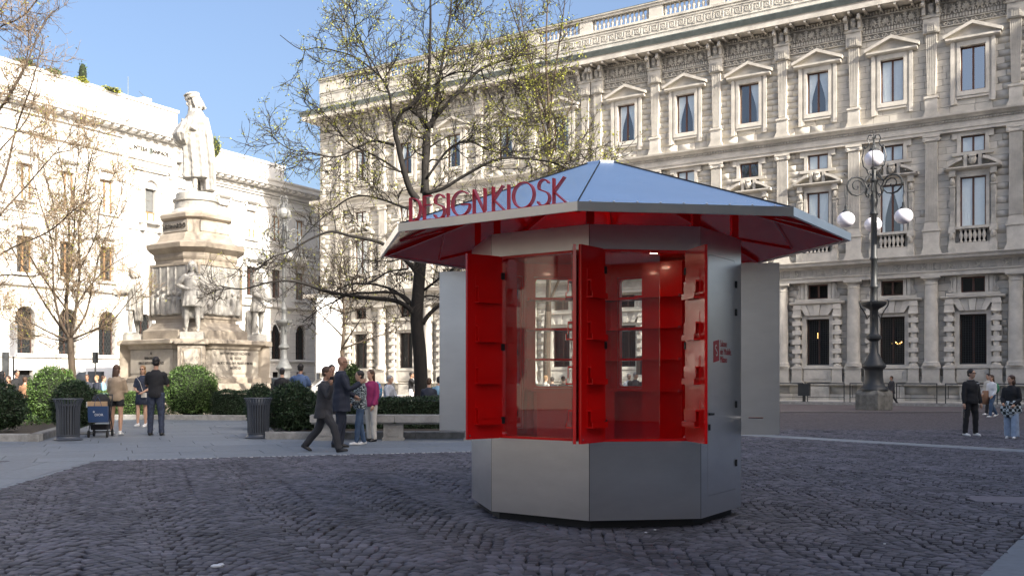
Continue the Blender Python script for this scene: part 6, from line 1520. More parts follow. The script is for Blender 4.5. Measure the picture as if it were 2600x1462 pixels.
ball_shrub((AT(893, 1000, 33).x, 33.0, .05), .42, 1.75, 'leafb', 'bright green bush between the bald man and the dark-haired woman', 7, 4000, .07)
def hedge(A, B, w, h, m, label, seed, dens=1500, size=.05):
    A, B = Vector((*A, 0)), Vector((*B, 0)); L = (B - A).length; a = math.atan2((B - A).y, (B - A).x); rng = np.random.default_rng(seed)
    o = tag(empty('box_hedge', A + Vector((0, 0, .08)), a), label, 'hedge')
    nt = int(L * w * dens); nf = int(L * h * dens); T = []; N_ = []
    T.append(np.stack([rng.uniform(0, L, nt), rng.uniform(0, w, nt), np.full(nt, h)], 1)); N_.append(np.tile([0, 0, 1.], (nt, 1)))
    for y, ny in ((0, -1.), (w, 1.)): T.append(np.stack([rng.uniform(0, L, nf), np.full(nf, y), rng.uniform(0, h, nf)], 1)); N_.append(np.tile([0, ny, 0], (nf, 1)))
    P = np.concatenate(T); Q = np.concatenate(N_); P = P + Q * (lump(P, .09, 1.7, seed) + lump(P, .05, 6, seed))[:, None] + rng.normal(size=P.shape) * .015
    inst('foliage', leaf_mesh('foliage', P, Q, size, M[m], rng, .6), o)
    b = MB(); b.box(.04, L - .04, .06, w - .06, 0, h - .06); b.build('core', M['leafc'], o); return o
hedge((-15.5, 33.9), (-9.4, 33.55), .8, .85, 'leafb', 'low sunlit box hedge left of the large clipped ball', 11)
hedge((-7.6, 33.6), (-5.6, 33.0), .8, .85, 'leafd', 'low box hedge right of the large clipped ball, in shade', 12)  # same box hedge, its shade put into the darker leaf colour
hedge((-3.1, 25.3), (3.0, 25.5), .9, .80, 'leafd', 'long low dark hedge behind the stone bench', 13)
hedge((-5.4, 32.2), (-3.6, 26.0), .6, .7, 'leafd', 'low dark hedge running back along the walkway on the right', 14)
hedge((.0, 36.5), (10.0, 38.5), .8, .9, 'leafb', 'low sunlit hedge behind the big tree', 15, 700, .07)
# flowering plants and ground cover at the monument's foot
rng = np.random.default_rng(31)
def plants(name, label, x0, x1, y0, y1, n, hmax, m, seed, lf=46):
    rng = np.random.default_rng(seed); P = []; N_ = []
    for i in range(n):
        cx, cy = rng.uniform(x0, x1), rng.uniform(y0, y1); h = rng.uniform(.4, 1) * hmax
        q = rng.normal(size=(lf, 3)) * [.16, .16, .16]; q[:, 2] = np.abs(q[:, 2]) / .3 * h * .5 + .05; P.append(q + [cx, cy, .05]); N_.append(rng.normal(size=(lf, 3)) * .5 + [0, 0, .6])
    P = np.concatenate(P); Q = np.concatenate(N_); Q /= np.linalg.norm(Q, axis=1, keepdims=True)
    return tag(inst(name, leaf_mesh(name, P, Q, .08, m, rng, .7)), label, 'plants', kind='stuff')
plants('flower_bed', 'loose flowering plants round the foot of the monument', -15, -5, 35, 38, 210, 1.15, M['leafb'], 32)
petal = mat('petal', (.62, .55, .45), .7, attr=.3)
plants('blossom', 'pale blossoms among the plants at the foot of the monument', -14.5, -5, 35, 38, 60, 1.3, petal, 33, 5)
plants('ground_cover', 'sunlit ground cover behind the low hedge by the big tree', -3, 4, 27.5, 33, 150, .5, M['leafb'], 34)
plants('ground_cover', 'sunlit plants between the left shrubs', -14, -10.6, 27, 33, 90, .9, M['leafb'], 35)
plants('roof_plants', 'tufts of plants growing on the roof edge of the pale bank', -.5, .5, -.5, .5, 1, .1, M['leafb'], 36)
bpy.data.objects.remove([o for o in bpy.data.objects if o.name.startswith('roof_plants')][0])
for i, (s, z, r, h) in enumerate(((-13.6, 21.85, .6, .45), (-9.3, 21.8, .5, .4), (-9.1, 21.8, .3, 1.5), (-6.9, 21.8, .8, .3), (3.1, 19.0, .75, 1.7), (-11.5, 21.85, .5, .35))):
    q = Matrix.Translation(BO) @ Matrix.Rotation(ba, 4, 'Z') @ Vector((s, .15, z)); 
    ball_shrub(q, r, h, 'leafy' if i in (1, 3, 4) else 'leafb', ['dry brown-green tuft on the bank parapet at the far left', 'yellow-green tuft on the bank parapet', 'thin upright plant on the bank parapet', 'low yellow-green plant on the parapet near the carved relief', 'climbing plant hanging over the parapet behind the tall statue', 'spiky low plant on the bank parapet'][i], 40 + i, 450 if i != 2 else 70, .13, name='roof_plant', amp=.35)

# ================================================================== trees
def tree(name, label, base, limbs, seed, m_bark, m_twig, leafm=None, nleaf=0, twig_r=.009, sec=(9, 12), ter=(6, 9), quat=4, L2=1.9, L3=.95, L4=.45, up=.25, leaf_size=.055, side_seg=5, zmin=1.5, leafz=(0, 99), leaf_top=.5):
    rnd = random.Random(seed); o = tag(empty(name, base), label, 'tree')
    tb = MB(); wb = MB(); leaves = []
    def curve(p, d, L, n=4, wig=.28, upb=up):
        pts = [p.copy()]; d = d.normalized()
        for i in range(n):
            d = (d + Vector((rnd.gauss(0, wig), rnd.gauss(0, wig), rnd.gauss(0, wig) + upb * .35))).normalized(); pts.append(pts[-1] + d * (L / n))
        return pts
    def along(pts, t):
        x = t * (len(pts) - 1); i = min(int(x), len(pts) - 2); f = x - i; return pts[i].lerp(pts[i + 1], f), (pts[i + 1] - pts[i]).normalized()
    def child_dir(d, spread=(35, 75)):
        ax = d.orthogonal().normalized(); ax = Matrix.Rotation(rnd.uniform(0, 2 * PI), 3, d) @ ax; a = math.radians(rnd.uniform(*spread)); return (d * math.cos(a) + ax * math.sin(a)).normalized()
    for pts, r0, r1, dens in limbs:
        pts = [Vector(p) for p in pts]; n = len(pts)
        # smooth (Catmull-Rom)
        sm_ = []
        for i in range(n - 1):
            p0, p1, p2, p3 = pts[max(i - 1, 0)], pts[i], pts[i + 1], pts[min(i + 2, n - 1)]
            for k in range(4):
                t = k / 4; sm_.append(.5 * ((2 * p1) + (p2 - p0) * t + (2 * p0 - 5 * p1 + 4 * p2 - p3) * t * t + (3 * p1 - p0 - 3 * p2 + p3) * t ** 3))
        sm_.append(pts[-1]); N_ = len(sm_)
        tb.tube(sm_, [r0 + (r1 - r0) * (i / (N_ - 1)) ** .8 for i in range(N_)], 9 if r0 > .1 else 6)
        Lm = sum((sm_[i + 1] - sm_[i]).length for i in range(N_ - 1))
        ns = int(rnd.uniform(*sec) * dens * Lm / 4)
        for j in range(ns):
            t = rnd.uniform(.12, 1); p, d = along(sm_, t); d2 = child_dir(d); l2 = L2 * rnd.uniform(.5, 1.2) * (1.15 - .5 * t); c2 = curve(p, d2, l2, 5)
            rr = max(twig_r * 1.6, (r0 + (r1 - r0) * t) * .38); rr = min(rr, .04); tb.tube(c2, [rr, rr * .85, rr * .7, rr * .55, rr * .42, twig_r], 5, False)
            for q in range(int(rnd.uniform(*ter))):
                t3 = rnd.uniform(.15, 1); p3, d3 = along(c2, t3); l3 = L3 * rnd.uniform(.5, 1.2); c3 = curve(p3, child_dir(d3, (25, 65)), l3, 3); wb.tube(c3, [twig_r * 1.1, twig_r, twig_r * .8, twig_r * .55], 3, False)
                for w in range(quat):
                    t4 = rnd.uniform(.2, 1); p4, d4 = along(c3, t4); c4 = curve(p4, child_dir(d4, (25, 60)), L4 * rnd.uniform(.5, 1.2), 2); wb.tube(c4, [twig_r * .75, twig_r * .6, twig_r * .35], 3, False)
                    leaves.append(c4[-1]); leaves.append(c4[1])
                leaves.append(c3[-1])
    for b, nm, mm in ((tb, 'trunk', m_bark), (wb, 'twigs', m_twig)):
        me = b.mesh(nm, M[mm], True); x = inst(nm, me, o); me.transform(Matrix.Translation(-Vector(base)))
        if nm == 'twigs': x['kind'] = 'stuff'
    if leafm and leaves and nleaf:
        rng = np.random.default_rng(seed); P = np.array([tuple(q) for q in leaves]); 
        w = np.clip((P[:, 2] - leafz[0]) / max(.1, leafz[1] - leafz[0]), .04, 1) if leafz[1] < 90 else np.ones(len(P))
        idx = rng.choice(len(P), size=nleaf, p=w / w.sum()); P = P[idx] + rng.normal(size=(nleaf, 3)) * .03 - np.array(tuple(base)); N_ = rng.normal(size=(nleaf, 3)); N_ /= np.linalg.norm(N_, axis=1, keepdims=True)
        x = inst('leaves', leaf_mesh('leaves', P, N_, leaf_size, M[leafm], rng, .8), o); x['kind'] = 'stuff'
    return o
def PL(Z, pts): return [AT(u, v, Z + dz) for u, v, dz in pts]
def c4_(x, y): return (650 + x * .338, y * .338)
def c5_(x, y): return (650 + x * .338, 480 + y * .338)
Z = 32
lb = []
def L4_(pts, r0, r1, d, dz0=0, dz1=0, f=c4_, Zt=Z):
    n = len(pts); lb.append((PL(Zt, [(*f(x, y), dz0 + (dz1 - dz0) * i / (n - 1)) for i, (x, y) in enumerate(pts)]), r0, r1, d))
lb.append((PL(Z, [(1070, 1052, 0), (1070, 1010, 0), (1066, 900, 0), (1058, 818, 0), (1062, 740, 0), (1068, 660, 0), (1074, 600, 0)]), .25, .19, 0))
lb[-1][0][0].z = -.02
L4_([(1215, 330), (1275, 200), (1270, -150), (1282, -420)], .13, .12, .2, 0, .3, lambda x, y: (650 + x * .338, 480 + y * .338))
L4_([(1262, 1449), (1275, 1250), (1290, 1100), (1300, 950), (1420, 800), (1560, 650), (1690, 520), (1900, 440), (2080, 400)], .13, .03, 1.0, .3, .8)
L4_([(1300, 960), (1240, 880), (1160, 800), (1280, 660), (1300, 500), (1310, 250), (1310, 0), (1305, -250)], .085, .025, 1.0, .3, -1)
L4_([(1320, 960), (1370, 640), (1420, 350), (1460, 100), (1475, -120), (1500, -330)], .07, .02, 1.1, .5, 1.6)
L4_([(1430, 420), (1520, 300), (1620, 160), (1700, -20), (1730, -200)], .04, .012, 1.0, 1, 2.5)
L4_([(1210, 1500), (1160, 1430), (1110, 1280), (1070, 1100), (1045, 980), (1090, 850), (1160, 800), (1260, 690)], .125, .05, .6, -.1, -1.2)
L4_([(1045, 1000), (1020, 850), (1000, 700), (950, 600), (870, 520), (740, 430), (600, 385), (470, 360), (330, 370), (180, 265)], .055, .012, 1.2, -.2, -1.2)
L4_([(870, 520), (800, 330), (740, 180), (760, 60), (740, -60)], .03, .01, .9, -.5, -1.8)
L4_([(1000, 700), (880, 480), (640, 120), (560, 0)], .03, .01, .7, -.5, .9)
L4_([(1040, 1090), (880, 1060), (760, 1110), (600, 1180), (420, 1150), (250, 1120), (110, 1020)], .05, .012, 1.2, 0, -1.5)
L4_([(1080, 1290), (960, 1210), (830, 1140), (700, 1080), (560, 900), (400, 770), (260, 700)], .045, .01, 1.1, 0, 1.3)
L4_([(1270, 1449), (1400, 1420), (1600, 1300), (1850, 1190), (2200, 1215), (2400, 1290), (2560, 1250)], .075, .015, 1.1, 0, -.8)
L4_([(1290, 1330), (1450, 1120), (1600, 1060), (1750, 1130), (1900, 1150), (2150, 1100), (2300, 1000)], .05, .012, 1.1, 0, 1.2)
L4_([(1690, 520), (1750, 700), (1850, 850), (2000, 930), (2100, 900)], .035, .01, 1, .8, 1.8)
L4_([(1210, 800), (1400, 590), (1600, 540), (1800, 620), (1900, 600)], .035, .01, 1.1, 0, -1.8)
L4_([(1200, 1010), (1180, 930), (1100, 860), (1000, 830), (880, 820), (700, 800), (500, 760), (380, 715), (250, 690), (100, 700), (-100, 750), (-260, 730)], .10, .02, 1.0, 0, -1.2, c5_); lb[-1] = lb[-1][:3] + (.6,)
L4_([(1190, 900), (1120, 810), (1000, 775), (850, 780), (700, 790), (600, 840), (480, 900), (350, 1000)], .07, .014, .6, 0, .8, c5_)
L4_([(1150, 860), (1050, 770), (950, 730), (850, 712), (720, 715), (600, 760), (500, 830), (420, 930)], .06, .012, .6, 0, 1.8, c5_)
L4_([(1215, 640), (1160, 570), (1080, 500), (950, 410), (830, 375), (700, 350), (560, 320), (400, 380), (250, 470), (130, 510), (0, 600), (-120, 620)], .085, .014, .8, 0, -1.0, c5_)
L4_([(1140, 600), (1000, 620), (900, 680), (800, 720)], .04, .02, .6, 0, -2, c5_)
L4_([(1150, 150), (1060, 120), (950, 80), (800, 50), (680, 80), (560, 170), (450, 260), (300, 420)], .05, .012, 1.1, 0, 1, c5_)
L4_([(1250, 1010), (1310, 930), (1400, 850), (1500, 740), (1650, 690), (1850, 760)], .09, .02, 1.0, 0, .6, c5_)
L4_([(1260, 760), (1340, 700), (1420, 640), (1560, 560), (1700, 540)], .05, .015, 1.0, 0, -1, c5_)
L4_([(1230, 620), (1260, 560), (1380, 420), (1500, 300), (1640, 200)], .07, .015, .9, 0, 1.4, c5_)
L4_([(1240, 830), (1300, 800), (1500, 840), (1700, 900), (1900, 880)], .04, .012, 1.1, 0, 2, c5_)
tree('plane_tree', 'large dark-trunked spreading tree in the middle, budding with sparse yellow-green leaves', lb[0][0][0], lb, 5, 'bark', 'twig', 'leafy', 19000, .010, sec=(10, 13), ter=(8, 11), quat=3, L2=1.6, L3=.8, L4=.38, leafz=(3.5, 11.5), leaf_size=.056)
# left tree: fan of thin rising stems
Z2 = 38.0; lb2 = []
def c2_(x, y): return (x * .338, 480 + y * .338)
def A2_(pts, r0, r1, d, dz0=0, dz1=0, f=c2_):
    n = len(pts); lb2.append((PL(Z2, [(*f(x, y), dz0 + (dz1 - dz0) * i / (n - 1)) for i, (x, y) in enumerate(pts)]), r0, r1, d))
A2_([(545, 1680), (545, 1430), (535, 1250), (528, 1120)], .16, .12, 0); lb2[0][0][0].z = -.02
for P, r, d0, d1 in (([(528, 1130), (500, 900), (510, 600), (520, 350), (500, 100), (440, -300), (400, -520)], .08, 0, .4), ([(530, 1120), (570, 900), (600, 600), (590, 300), (640, 0), (700, -300), (800, -560)], .07, 0, -.6), ([(520, 1120), (440, 950), (400, 700), (390, 400), (300, 100), (230, -200), (240, -500)], .07, 0, -.8),
   ([(525, 1120), (430, 1000), (330, 850), (180, 600), (60, 400), (-60, 250)], .06, 0, .8), ([(530, 1110), (640, 950), (700, 700), (760, 450), (860, 200), (950, -100)], .06, 0, .8), ([(535, 1130), (700, 1060), (850, 980), (960, 850), (1080, 700)], .05, 0, -.8),
   ([(525, 1140), (380, 1080), (220, 1000), (60, 980), (-100, 900)], .05, 0, -.6), ([(528, 1000), (620, 800), (800, 600), (1000, 480), (1120, 440)], .045, 0, .5), ([(500, 900), (350, 700), (200, 450), (150, 200), (60, -50)], .045, 0, 1.4), ([(510, 700), (420, 450), (420, 200), (330, -150), (310, -480)], .04, 0, 1.6),
   ([(535, 1150), (620, 1120), (760, 1050), (900, 1130)], .035, 0, 1.5), ([(525, 1150), (420, 1130), (260, 1100), (80, 1130)], .035, 0, 1.5), ([(600, 600), (720, 350), (760, 100), (900, -200)], .035, -.3, -1.5), ([(520, 600), (560, 300), (560, 0), (590, -300), (560, -560)], .04, .2, -.5)):
    A2_(P, r, .008, 1.0, d0, d1)
tree('young_tree', 'brown fan-shaped bare tree with thin rising branches left of the monument', lb2[0][0][0], lb2, 8, 'bark2', 'twig2', 'leafy', 2600, .009, sec=(11, 14), ter=(8, 11), quat=3, L2=1.7, L3=.75, L4=.35, up=.5, leafz=(3, 3.2) if False else (0, 99), leaf_size=.07)
# top left overhanging tree, its trunk left of the picture
Z3 = 27.0; lb3 = []
b3 = Vector((-14.2, 27.5, 0)); tp = b3 + Vector((.2, -.3, 5.0))
lb3.append(([b3, b3 + Vector((0, -.1, 2.5)), tp], .22, .17, 0))
for pts, r in (([(-120, 500), (-40, 120), (60, 40), (140, -60)], .06), ([(-120, 560), (-30, 330), (50, 200), (110, 60), (150, 20)], .07), ([(-100, 640), (0, 480), (40, 330), (85, 200), (110, 90)], .06), ([(-100, 700), (-10, 560), (60, 480), (130, 400), (190, 330)], .05), ([(-100, 720), (10, 640), (120, 590), (180, 540), (230, 500)], .045), ([(-110, 760), (0, 700), (90, 700), (170, 660)], .04), ([(-110, 520), (0, 280), (70, 140), (60, -40)], .05), ([(-100, 600), (-20, 410), (70, 300), (100, 180)], .04), ([(-120, 480), (-60, 120), (20, 0), (60, -120)], .05)):
    P = PL(Z3, [(u, v, random.uniform(-.8, .8)) for u, v in pts]); lb3.append(([tp] + P, r, .01, 1.0))
tree('overhanging_tree', 'bare tree whose branches reach in from the upper left edge', b3, lb3, 12, 'bark2', 'twig2', 'leafy', 900, .008, sec=(8, 10), ter=(6, 9), quat=3, L2=1.25, L3=.7, L4=.34, up=.2)
# tree behind the kiosk roof (yellow-green) and two small ones
def simple_tree(name, label, base, H_, spread, seed, nl, nleaf, bark='bark2', r=.16, fork=.3, leafsz=.07, sec=(5, 7), upz=1.0):
    rnd = random.Random(seed); base = Vector(base); lb = [([base, base + Vector((rnd.uniform(-.1, .1), 0, H_ * fork * .5)), base + Vector((0, 0, H_ * fork))], r, r * .8, 0), ([base + Vector((0, 0, H_ * fork * .97)), base + Vector((.1, .1, H_ * .6)), base + Vector((-.1, 0, H_ * .8)), base + Vector((.05, 0, H_))], r * .7, .012, 1.0)]
    for i in range(nl):
        a = i * 2.4 + rnd.uniform(-.3, .3); t = rnd.uniform(0, .55); p0 = base + Vector((0, 0, H_ * (fork + t * (1 - fork)))); s = spread * rnd.uniform(.6, 1) * (1 - t * .5); h = H_ * rnd.uniform(.12, .42) * upz
        lb.append(([p0, p0 + Vector((math.cos(a) * s * .35, math.sin(a) * s * .35, h * .35)), p0 + Vector((math.cos(a) * s * .75, math.sin(a) * s * .75, h * .7)), p0 + Vector((math.cos(a) * s, math.sin(a) * s, h))], r * .4 * (1 - t * .5), .01, 1.0))
    return tree(name, label, base, lb, seed, bark, 'twig', 'leafy' if nleaf else None, nleaf, .011, sec=sec, ter=(4, 7), quat=3, L2=1.6, L3=.9, L4=.42, up=.35, leaf_size=leafsz)
p = AT(1392, 1000, 45); simple_tree('tall_tree', 'tall slender tree behind the kiosk roof with yellow-green buds', (p.x, p.y, 0), 20.5, 3.6, 21, 15, 5200, r=.2, fork=.22, leafsz=.10)
p = AT(868, 1000, 46); simple_tree('small_tree', 'small bare tree with a twiggy brown crown in front of the palazzo corner', (p.x, p.y, 0), 7.6, 3.0, 22, 12, 400, r=.13, fork=.36, sec=(6, 8), upz=.8)
p = AT(1245, 1000, 44); simple_tree('small_tree', 'small bare tree behind the left silver shutter of the kiosk', (p.x, p.y, 0), 9.5, 3.0, 23, 10, 300, r=.13, fork=.3)
# ================================================================== people in the square
def FT(u, v, z=0): g = G(u, v); return (g.x, g.y, z)
def Hh(vt, Z): return CH + (HV - vt) * Z / FPX
blk = pm('cloth_black', (.016, .016, .018), .85); navy = pm('suit_navy', (.022, .026, .042), .8); char = pm('suit_charcoal', (.035, .034, .037), .8); wht = pm('cloth_white', (.72, .72, .72), .8)
denim = pm('denim_dark', (.035, .045, .075), .85, var=.4, scale=14); jean = pm('denim_blue', (.06, .10, .17), .85, var=.2, scale=10); ljean = pm('denim_pale', (.32, .40, .52), .85, var=.15, scale=10); beige = pm('cloth_beige', (.36, .27, .18), .6, var=.15, scale=8); mag = pm('cloth_magenta', (.28, .02, .10), .8); grey = pm('cloth_grey', (.36, .38, .42), .85); blue = pm('cloth_blue', (.08, .13, .25), .85); cream = pm('cloth_cream', (.55, .52, .46), .8); camel = pm('cloth_camel', (.30, .16, .09), .85); sky_ = pm('cloth_lightblue', (.22, .38, .50), .85); green = pm('cloth_green', (.03, .20, .10), .7)
def pattern(name, a, b, scale, kind='VORONOI'):
    m = mat(name, a, .8); nt = m.node_tree; N = nt.nodes; L = nt.links; tc = N.new('ShaderNodeTexCoord'); t = N.new('ShaderNodeTexNoise' if kind == 'NOISE' else 'ShaderNodeTexChecker')
    t.inputs['Scale'].default_value = scale; L.new(tc.outputs['Object'], t.inputs['Vector']); r = N.new('ShaderNodeMapRange'); r.inputs[1].default_value = .52 if kind == 'NOISE' else .4; r.inputs[2].default_value = .56 if kind == 'NOISE' else .6
    L.new(t.outputs[0] if kind == 'NOISE' else t.outputs['Fac'], r.inputs[0]); x = N.new('ShaderNodeMix'); x.data_type = 'RGBA'; x.inputs[6].default_value = (*a, 1); x.inputs[7].default_value = (*b, 1); L.new(r.outputs[0], x.inputs[0]); L.new(x.outputs[2], N['Principled BSDF'].inputs['Base Color']); return m
speck = pattern('cloth_specked', (.012, .016, .02), (.50, .56, .55), 42, 'NOISE'); plaid = pattern('cloth_plaid', (.015, .02, .02), (.55, .6, .6), 14, 'CHECK'); leop = pattern('cloth_leopard', (.30, .22, .16), (.04, .03, .03), 30, 'NOISE'); multi = pattern('bag_floral', (.05, .25, .40), (.55, .35, .45), 24, 'NOISE')
def ph(root, J, k, Mh, n='R'):
    b = MB(); h = J['wr' + n] + J['hd' + n] * .06 * k; b.box(h.x - .012, h.x + .012, h.y - .05, h.y + .03, h.z - .02, h.z + .09); b.build('phone', pm('phone_black', (.01, .01, .012), .2), root)
def tie(root, J, k, Mh):
    b = MB(); c = J['chest'] + Vector((0, -.145 * k, 0)); b.hexa([c + Vector((-.05, -.0, -.02)), c + Vector((.05, -.0, -.02)), c + Vector((.05, .03, -.02)), c + Vector((-.05, .03, -.02))], [c + Vector((-.07, .06, .18)), c + Vector((.07, .06, .18)), c + Vector((.07, .09, .18)), c + Vector((-.07, .09, .18))]); b.build('shirt_front', wht, root)
S1 = dict(legL=(4, -3), legR=(-3, -4))
# man in black t-shirt seen from behind
person(FT(396, 1105), Hh(905, 24.2), math.radians(180), dict(legL=(2, -2), legR=(-1, -3), armL=(22, 14, 100, -20), armR=(22, 14, 100, -20), stance=4, pitch=6), blk, denim, 'b', 'short', HB, SK2, 'man in black t-shirt and dark jeans seen from behind, photographing the woman in denim', sleeve='short', w=1.05)
def bagx(root, J, k, Mh):
    b = MB(); b.tube([J['shR'] + Vector((0, -.07, .05)), J['chest'] + Vector((0, -.15, -.05)), J['pel'] + Vector((.13, -.15, .0))], .008, 4); c = J['pel'] + Vector((.15, -.17, -.02)); b.box(c.x - .07, c.x + .07, c.y - .04, c.y + .04, c.z - .08, c.z + .06); b.build('shoulder_bag', cream, root)
person(FT(361, 1083), Hh(927, 28.6), math.radians(-12), dict(legL=(-4, -2), legR=(12, 2), armL=(8, 16, 60, -30), armR=(10, 12, 70, -40), stance=-1, yaw=10, side=2), denim, denim, 'w', 'mid', HBL, SK1, 'woman with sunglasses in short denim outfit and white trainers posing by the hedge', legs='skirt', sleeve='short', glasses=blk, extra=bagx)
person(FT(296, 1104), Hh(925, 24.4), math.radians(170), dict(legL=(2, -2), legR=(-2, -8), armL=(10, 10, 95, -25), armR=(12, 12, 90, -40), stance=4, yaw=-10), beige, blk, 'w', 'long', HBR, SK1, 'woman in beige jacket and black shorts seen from behind beside the pushchair', legs='shorts', pad=.03)
# pushchair with shopping bag
def stroller():
    g = FT(256, 1108); o = tag(empty('pushchair', g, math.radians(6)), 'black folding pushchair with a raised hood beside the woman in the beige jacket', 'pushchair')
    b = MB(); b.lathe([(.30, 0), (.30, .42)], (0, 0), 18, 0, PI, cap=False); b.xf(Matrix.Translation((0, .05, .74)) @ Matrix.Scale(.85, 4, (1, 0, 0)) @ Matrix.Rotation(PI / 2, 4, 'Z') @ Matrix.Rotation(PI / 2, 4, 'X') @ Matrix.Translation((0, 0, -.21)))
    h = MB(); h.ball((0, .02, .80), (.24, .24, .25), 14, 10); h.build('hood', blk, o, True)
    b = MB(); b.loft([(0, .05, .38, .20, .17), (0, .04, .6, .22, .2), (0, .02, .82, .22, .2)], 14); b.build('seat', blk, o, True)
    b = MB()
    for s in (-1, 1): b.tube([(s * .22, -.30, .12), (s * .23, 0, .45), (s * .23, .20, .95), (s * .21, .30, 1.02)], .014, 6); b.tube([(s * .23, .25, .12), (s * .23, -.05, .6)], .013, 6)
    b.tube([(-.21, .30, 1.02), (.21, .30, 1.02)], .018, 6); b.tube([(-.22, -.3, .12), (.22, -.3, .12)], .012, 5); b.tube([(-.22, .25, .12), (.22, .25, .12)], .012, 5); b.build('frame', M['iron'], o)
    b = MB(); b.box(-.19, .19, -.22, .2, .18, .30); b.build('basket', blk, o)
    for x, y in ((-.22, -.3), (.22, -.3), (-.22, .25), (.22, .25)):
        b = MB(); b.lathe([(.05, -.02), (.085, -.018), (.085, .018), (.05, .02)], (0, 0), 16); b.xf(Matrix.Translation((x, y, .085)) @ Matrix.Rotation(PI / 2, 4, 'Y')); b.build('wheel', M['rubber'], o)
    b = MB(); b.tube([(-.29, -.1, .72), (-.29, -.1, .86)], .035, 10); b.build('bottle', cream, o)
    nb = pm('paper_navy', (.02, .05, .13), .45); kraft = pm('paper_kraft', (.42, .28, .16), .8)
    q = tag(empty('shopping_bag', (g[0] + .08, g[1] - .38, 0), math.radians(4)), 'navy paper shopping bag with white lettering hanging on the pushchair', 'shopping bag')
    b = MB(); b.hexa([(-.235, -.06, .37), (.235, -.06, .37), (.235, .05, .37), (-.235, .05, .37)], [(-.25, -.065, .76), (.22, -.065, .76), (.22, .05, .76), (-.25, .05, .76)]); b.build('body', nb, q)
    for tx, sz, x, z in (('DIOR', .085, .02, .55),): me = text_mesh(tx, sz, .001, wht); inst('lettering', me, q, (x, -.068, z), rot=(PI / 2, 0, 0))
    b = MB()
    for k in range(5): a = k * 2 * PI / 5 + PI / 2; b.vprism([(-.10 + .012 * math.cos(a + 1.9), .625 + .012 * math.sin(a + 1.9)), (-.10 + .012 * math.cos(a - 1.9), .625 + .012 * math.sin(a - 1.9)), (-.10 + .035 * math.cos(a), .625 + .035 * math.sin(a))], .066, .069)
    b.build('emblem', wht, q)
    b = MB(); b.tube([(-.09, -.07, .75), (-.06, -.09, .9), (0, -.08, 1.0), (.05, -.09, .9), (.09, -.07, .75)], .006, 4); b.build('cord', nb, q)
    r = tag(empty('shopping_bag', (g[0] + .05, g[1] - .28, 0), math.radians(4)), 'plain brown paper bag tucked behind the navy shopping bag', 'shopping bag'); b = MB(); b.hexa([(-.24, -.03, .36), (.22, -.03, .36), (.22, .05, .36), (-.24, .05, .36)], [(-.27, -.03, .87), (.19, -.03, .87), (.19, .05, .87), (-.27, .05, .87)]); b.build('body', kraft, r)
stroller()
# the group in front of the bench
person(FT(822, 1146), Hh(918, 18.9), math.radians(78), dict(legL=(-20, -42), legR=(34, 14), armL=(-14, 8, 10, 6), armR=(38, 22, 168, 8), stance=1, lean=4, yaw=-6), char, char, 'b', 'short', HBR, SK2, 'man in dark suit striding right with a phone at his ear', legs='suit', jacket_len=.20, pad=.026, collar=wht, extra=ph, w=1.05, vox=.012)
person(FT(866, 1136), Hh(903, 20.1), math.radians(105), dict(legL=(6, -6), legR=(-6, -14), armL=(20, 14, 60, 10), armR=(24, 16, 120, 0), stance=2), navy, navy, 'b', 'bald', HB, SK2, 'tall bald man in navy suit behind the man on the phone', legs='suit', jacket_len=.24, pad=.028, collar=wht, glasses=blk, w=1.08, vox=.013)
person(FT(915, 1129), Hh(939, 20.9), math.radians(-72), dict(legL=(12, 4), legR=(-4, -12), armL=(10, 8, 60, 4), armR=(16, 10, 62, 6), stance=2), speck, jean, 'w', 'short', HB, SK1, 'short-haired woman in black and white speckled blouse, blue jeans and white trainers', legs='slim', pad=.035, vox=.012)
def backpack(root, J, k, Mh):
    c = J['chest'] + Vector((0, .19, -.08)); b = MB(); b.ball(c, (.15, .10, .21), 12, 10); b.ball(c + Vector((0, .06, -.06)), (.11, .07, .11), 10, 7); b.build('backpack', multi, root, True)
person(FT(942, 1120), Hh(937, 22.0), math.radians(-40), dict(legL=(3, -2), legR=(-3, -6), armL=(6, 10, 30, 0), armR=(6, 10, 30, 0), stance=3), mag, cream, 'b', 'long', HBR, SK1, 'long-haired woman in magenta jacket and cream trousers with a floral backpack', legs='trouser', pad=.03, extra=backpack)
person(FT(842, 1112), Hh(925, 23.2), math.radians(20), dict(legL=(3, -2), legR=(-3, -6), armL=(14, 12, 100, -30), armR=(14, 12, 60, 0), stance=3), blk, char, 'b', 'short', HB, SK2, 'man in black partly hidden between the two suited men')
# behind the hedges
def sit(u, vt, Z, rz, top, label, hair='short', hm=HG, sk=None, group=None, bot=None, seat=.44):
    zt = Hh(vt, Z); p = AT(u, 1000, Z); H_ = 1.72; k = H_ / 1.75
    return person((p.x, p.y, 0), H_, rz, dict(hipz=(zt - .82 * k) / k, legL=(88, -4), legR=(86, -8), armL=(22, 10, 70, -10), armR=(20, 12, 70, -10), sit=True, flat=True, pitch=8, lean=6), top, bot or char, 'b', hair, hm, sk or SK1, label, group, vox=.018, pad=.03)
sit(984, 951, 28.5, math.radians(60), grey, 'grey-haired man in pale grey jacket sitting behind the hedge')
sit(1088, 958, 28.0, math.radians(170), navy, 'dark-haired person in navy sitting right beside the big tree trunk', 'short', HBR)
sit(1112, 954, 28.6, math.radians(150), sky_, 'person in light blue bent over beside the one in navy', 'short', HB)
sit(1130, 960, 29.0, math.radians(150), blk, 'seated person half hidden behind the left silver shutter', 'short', HBR)
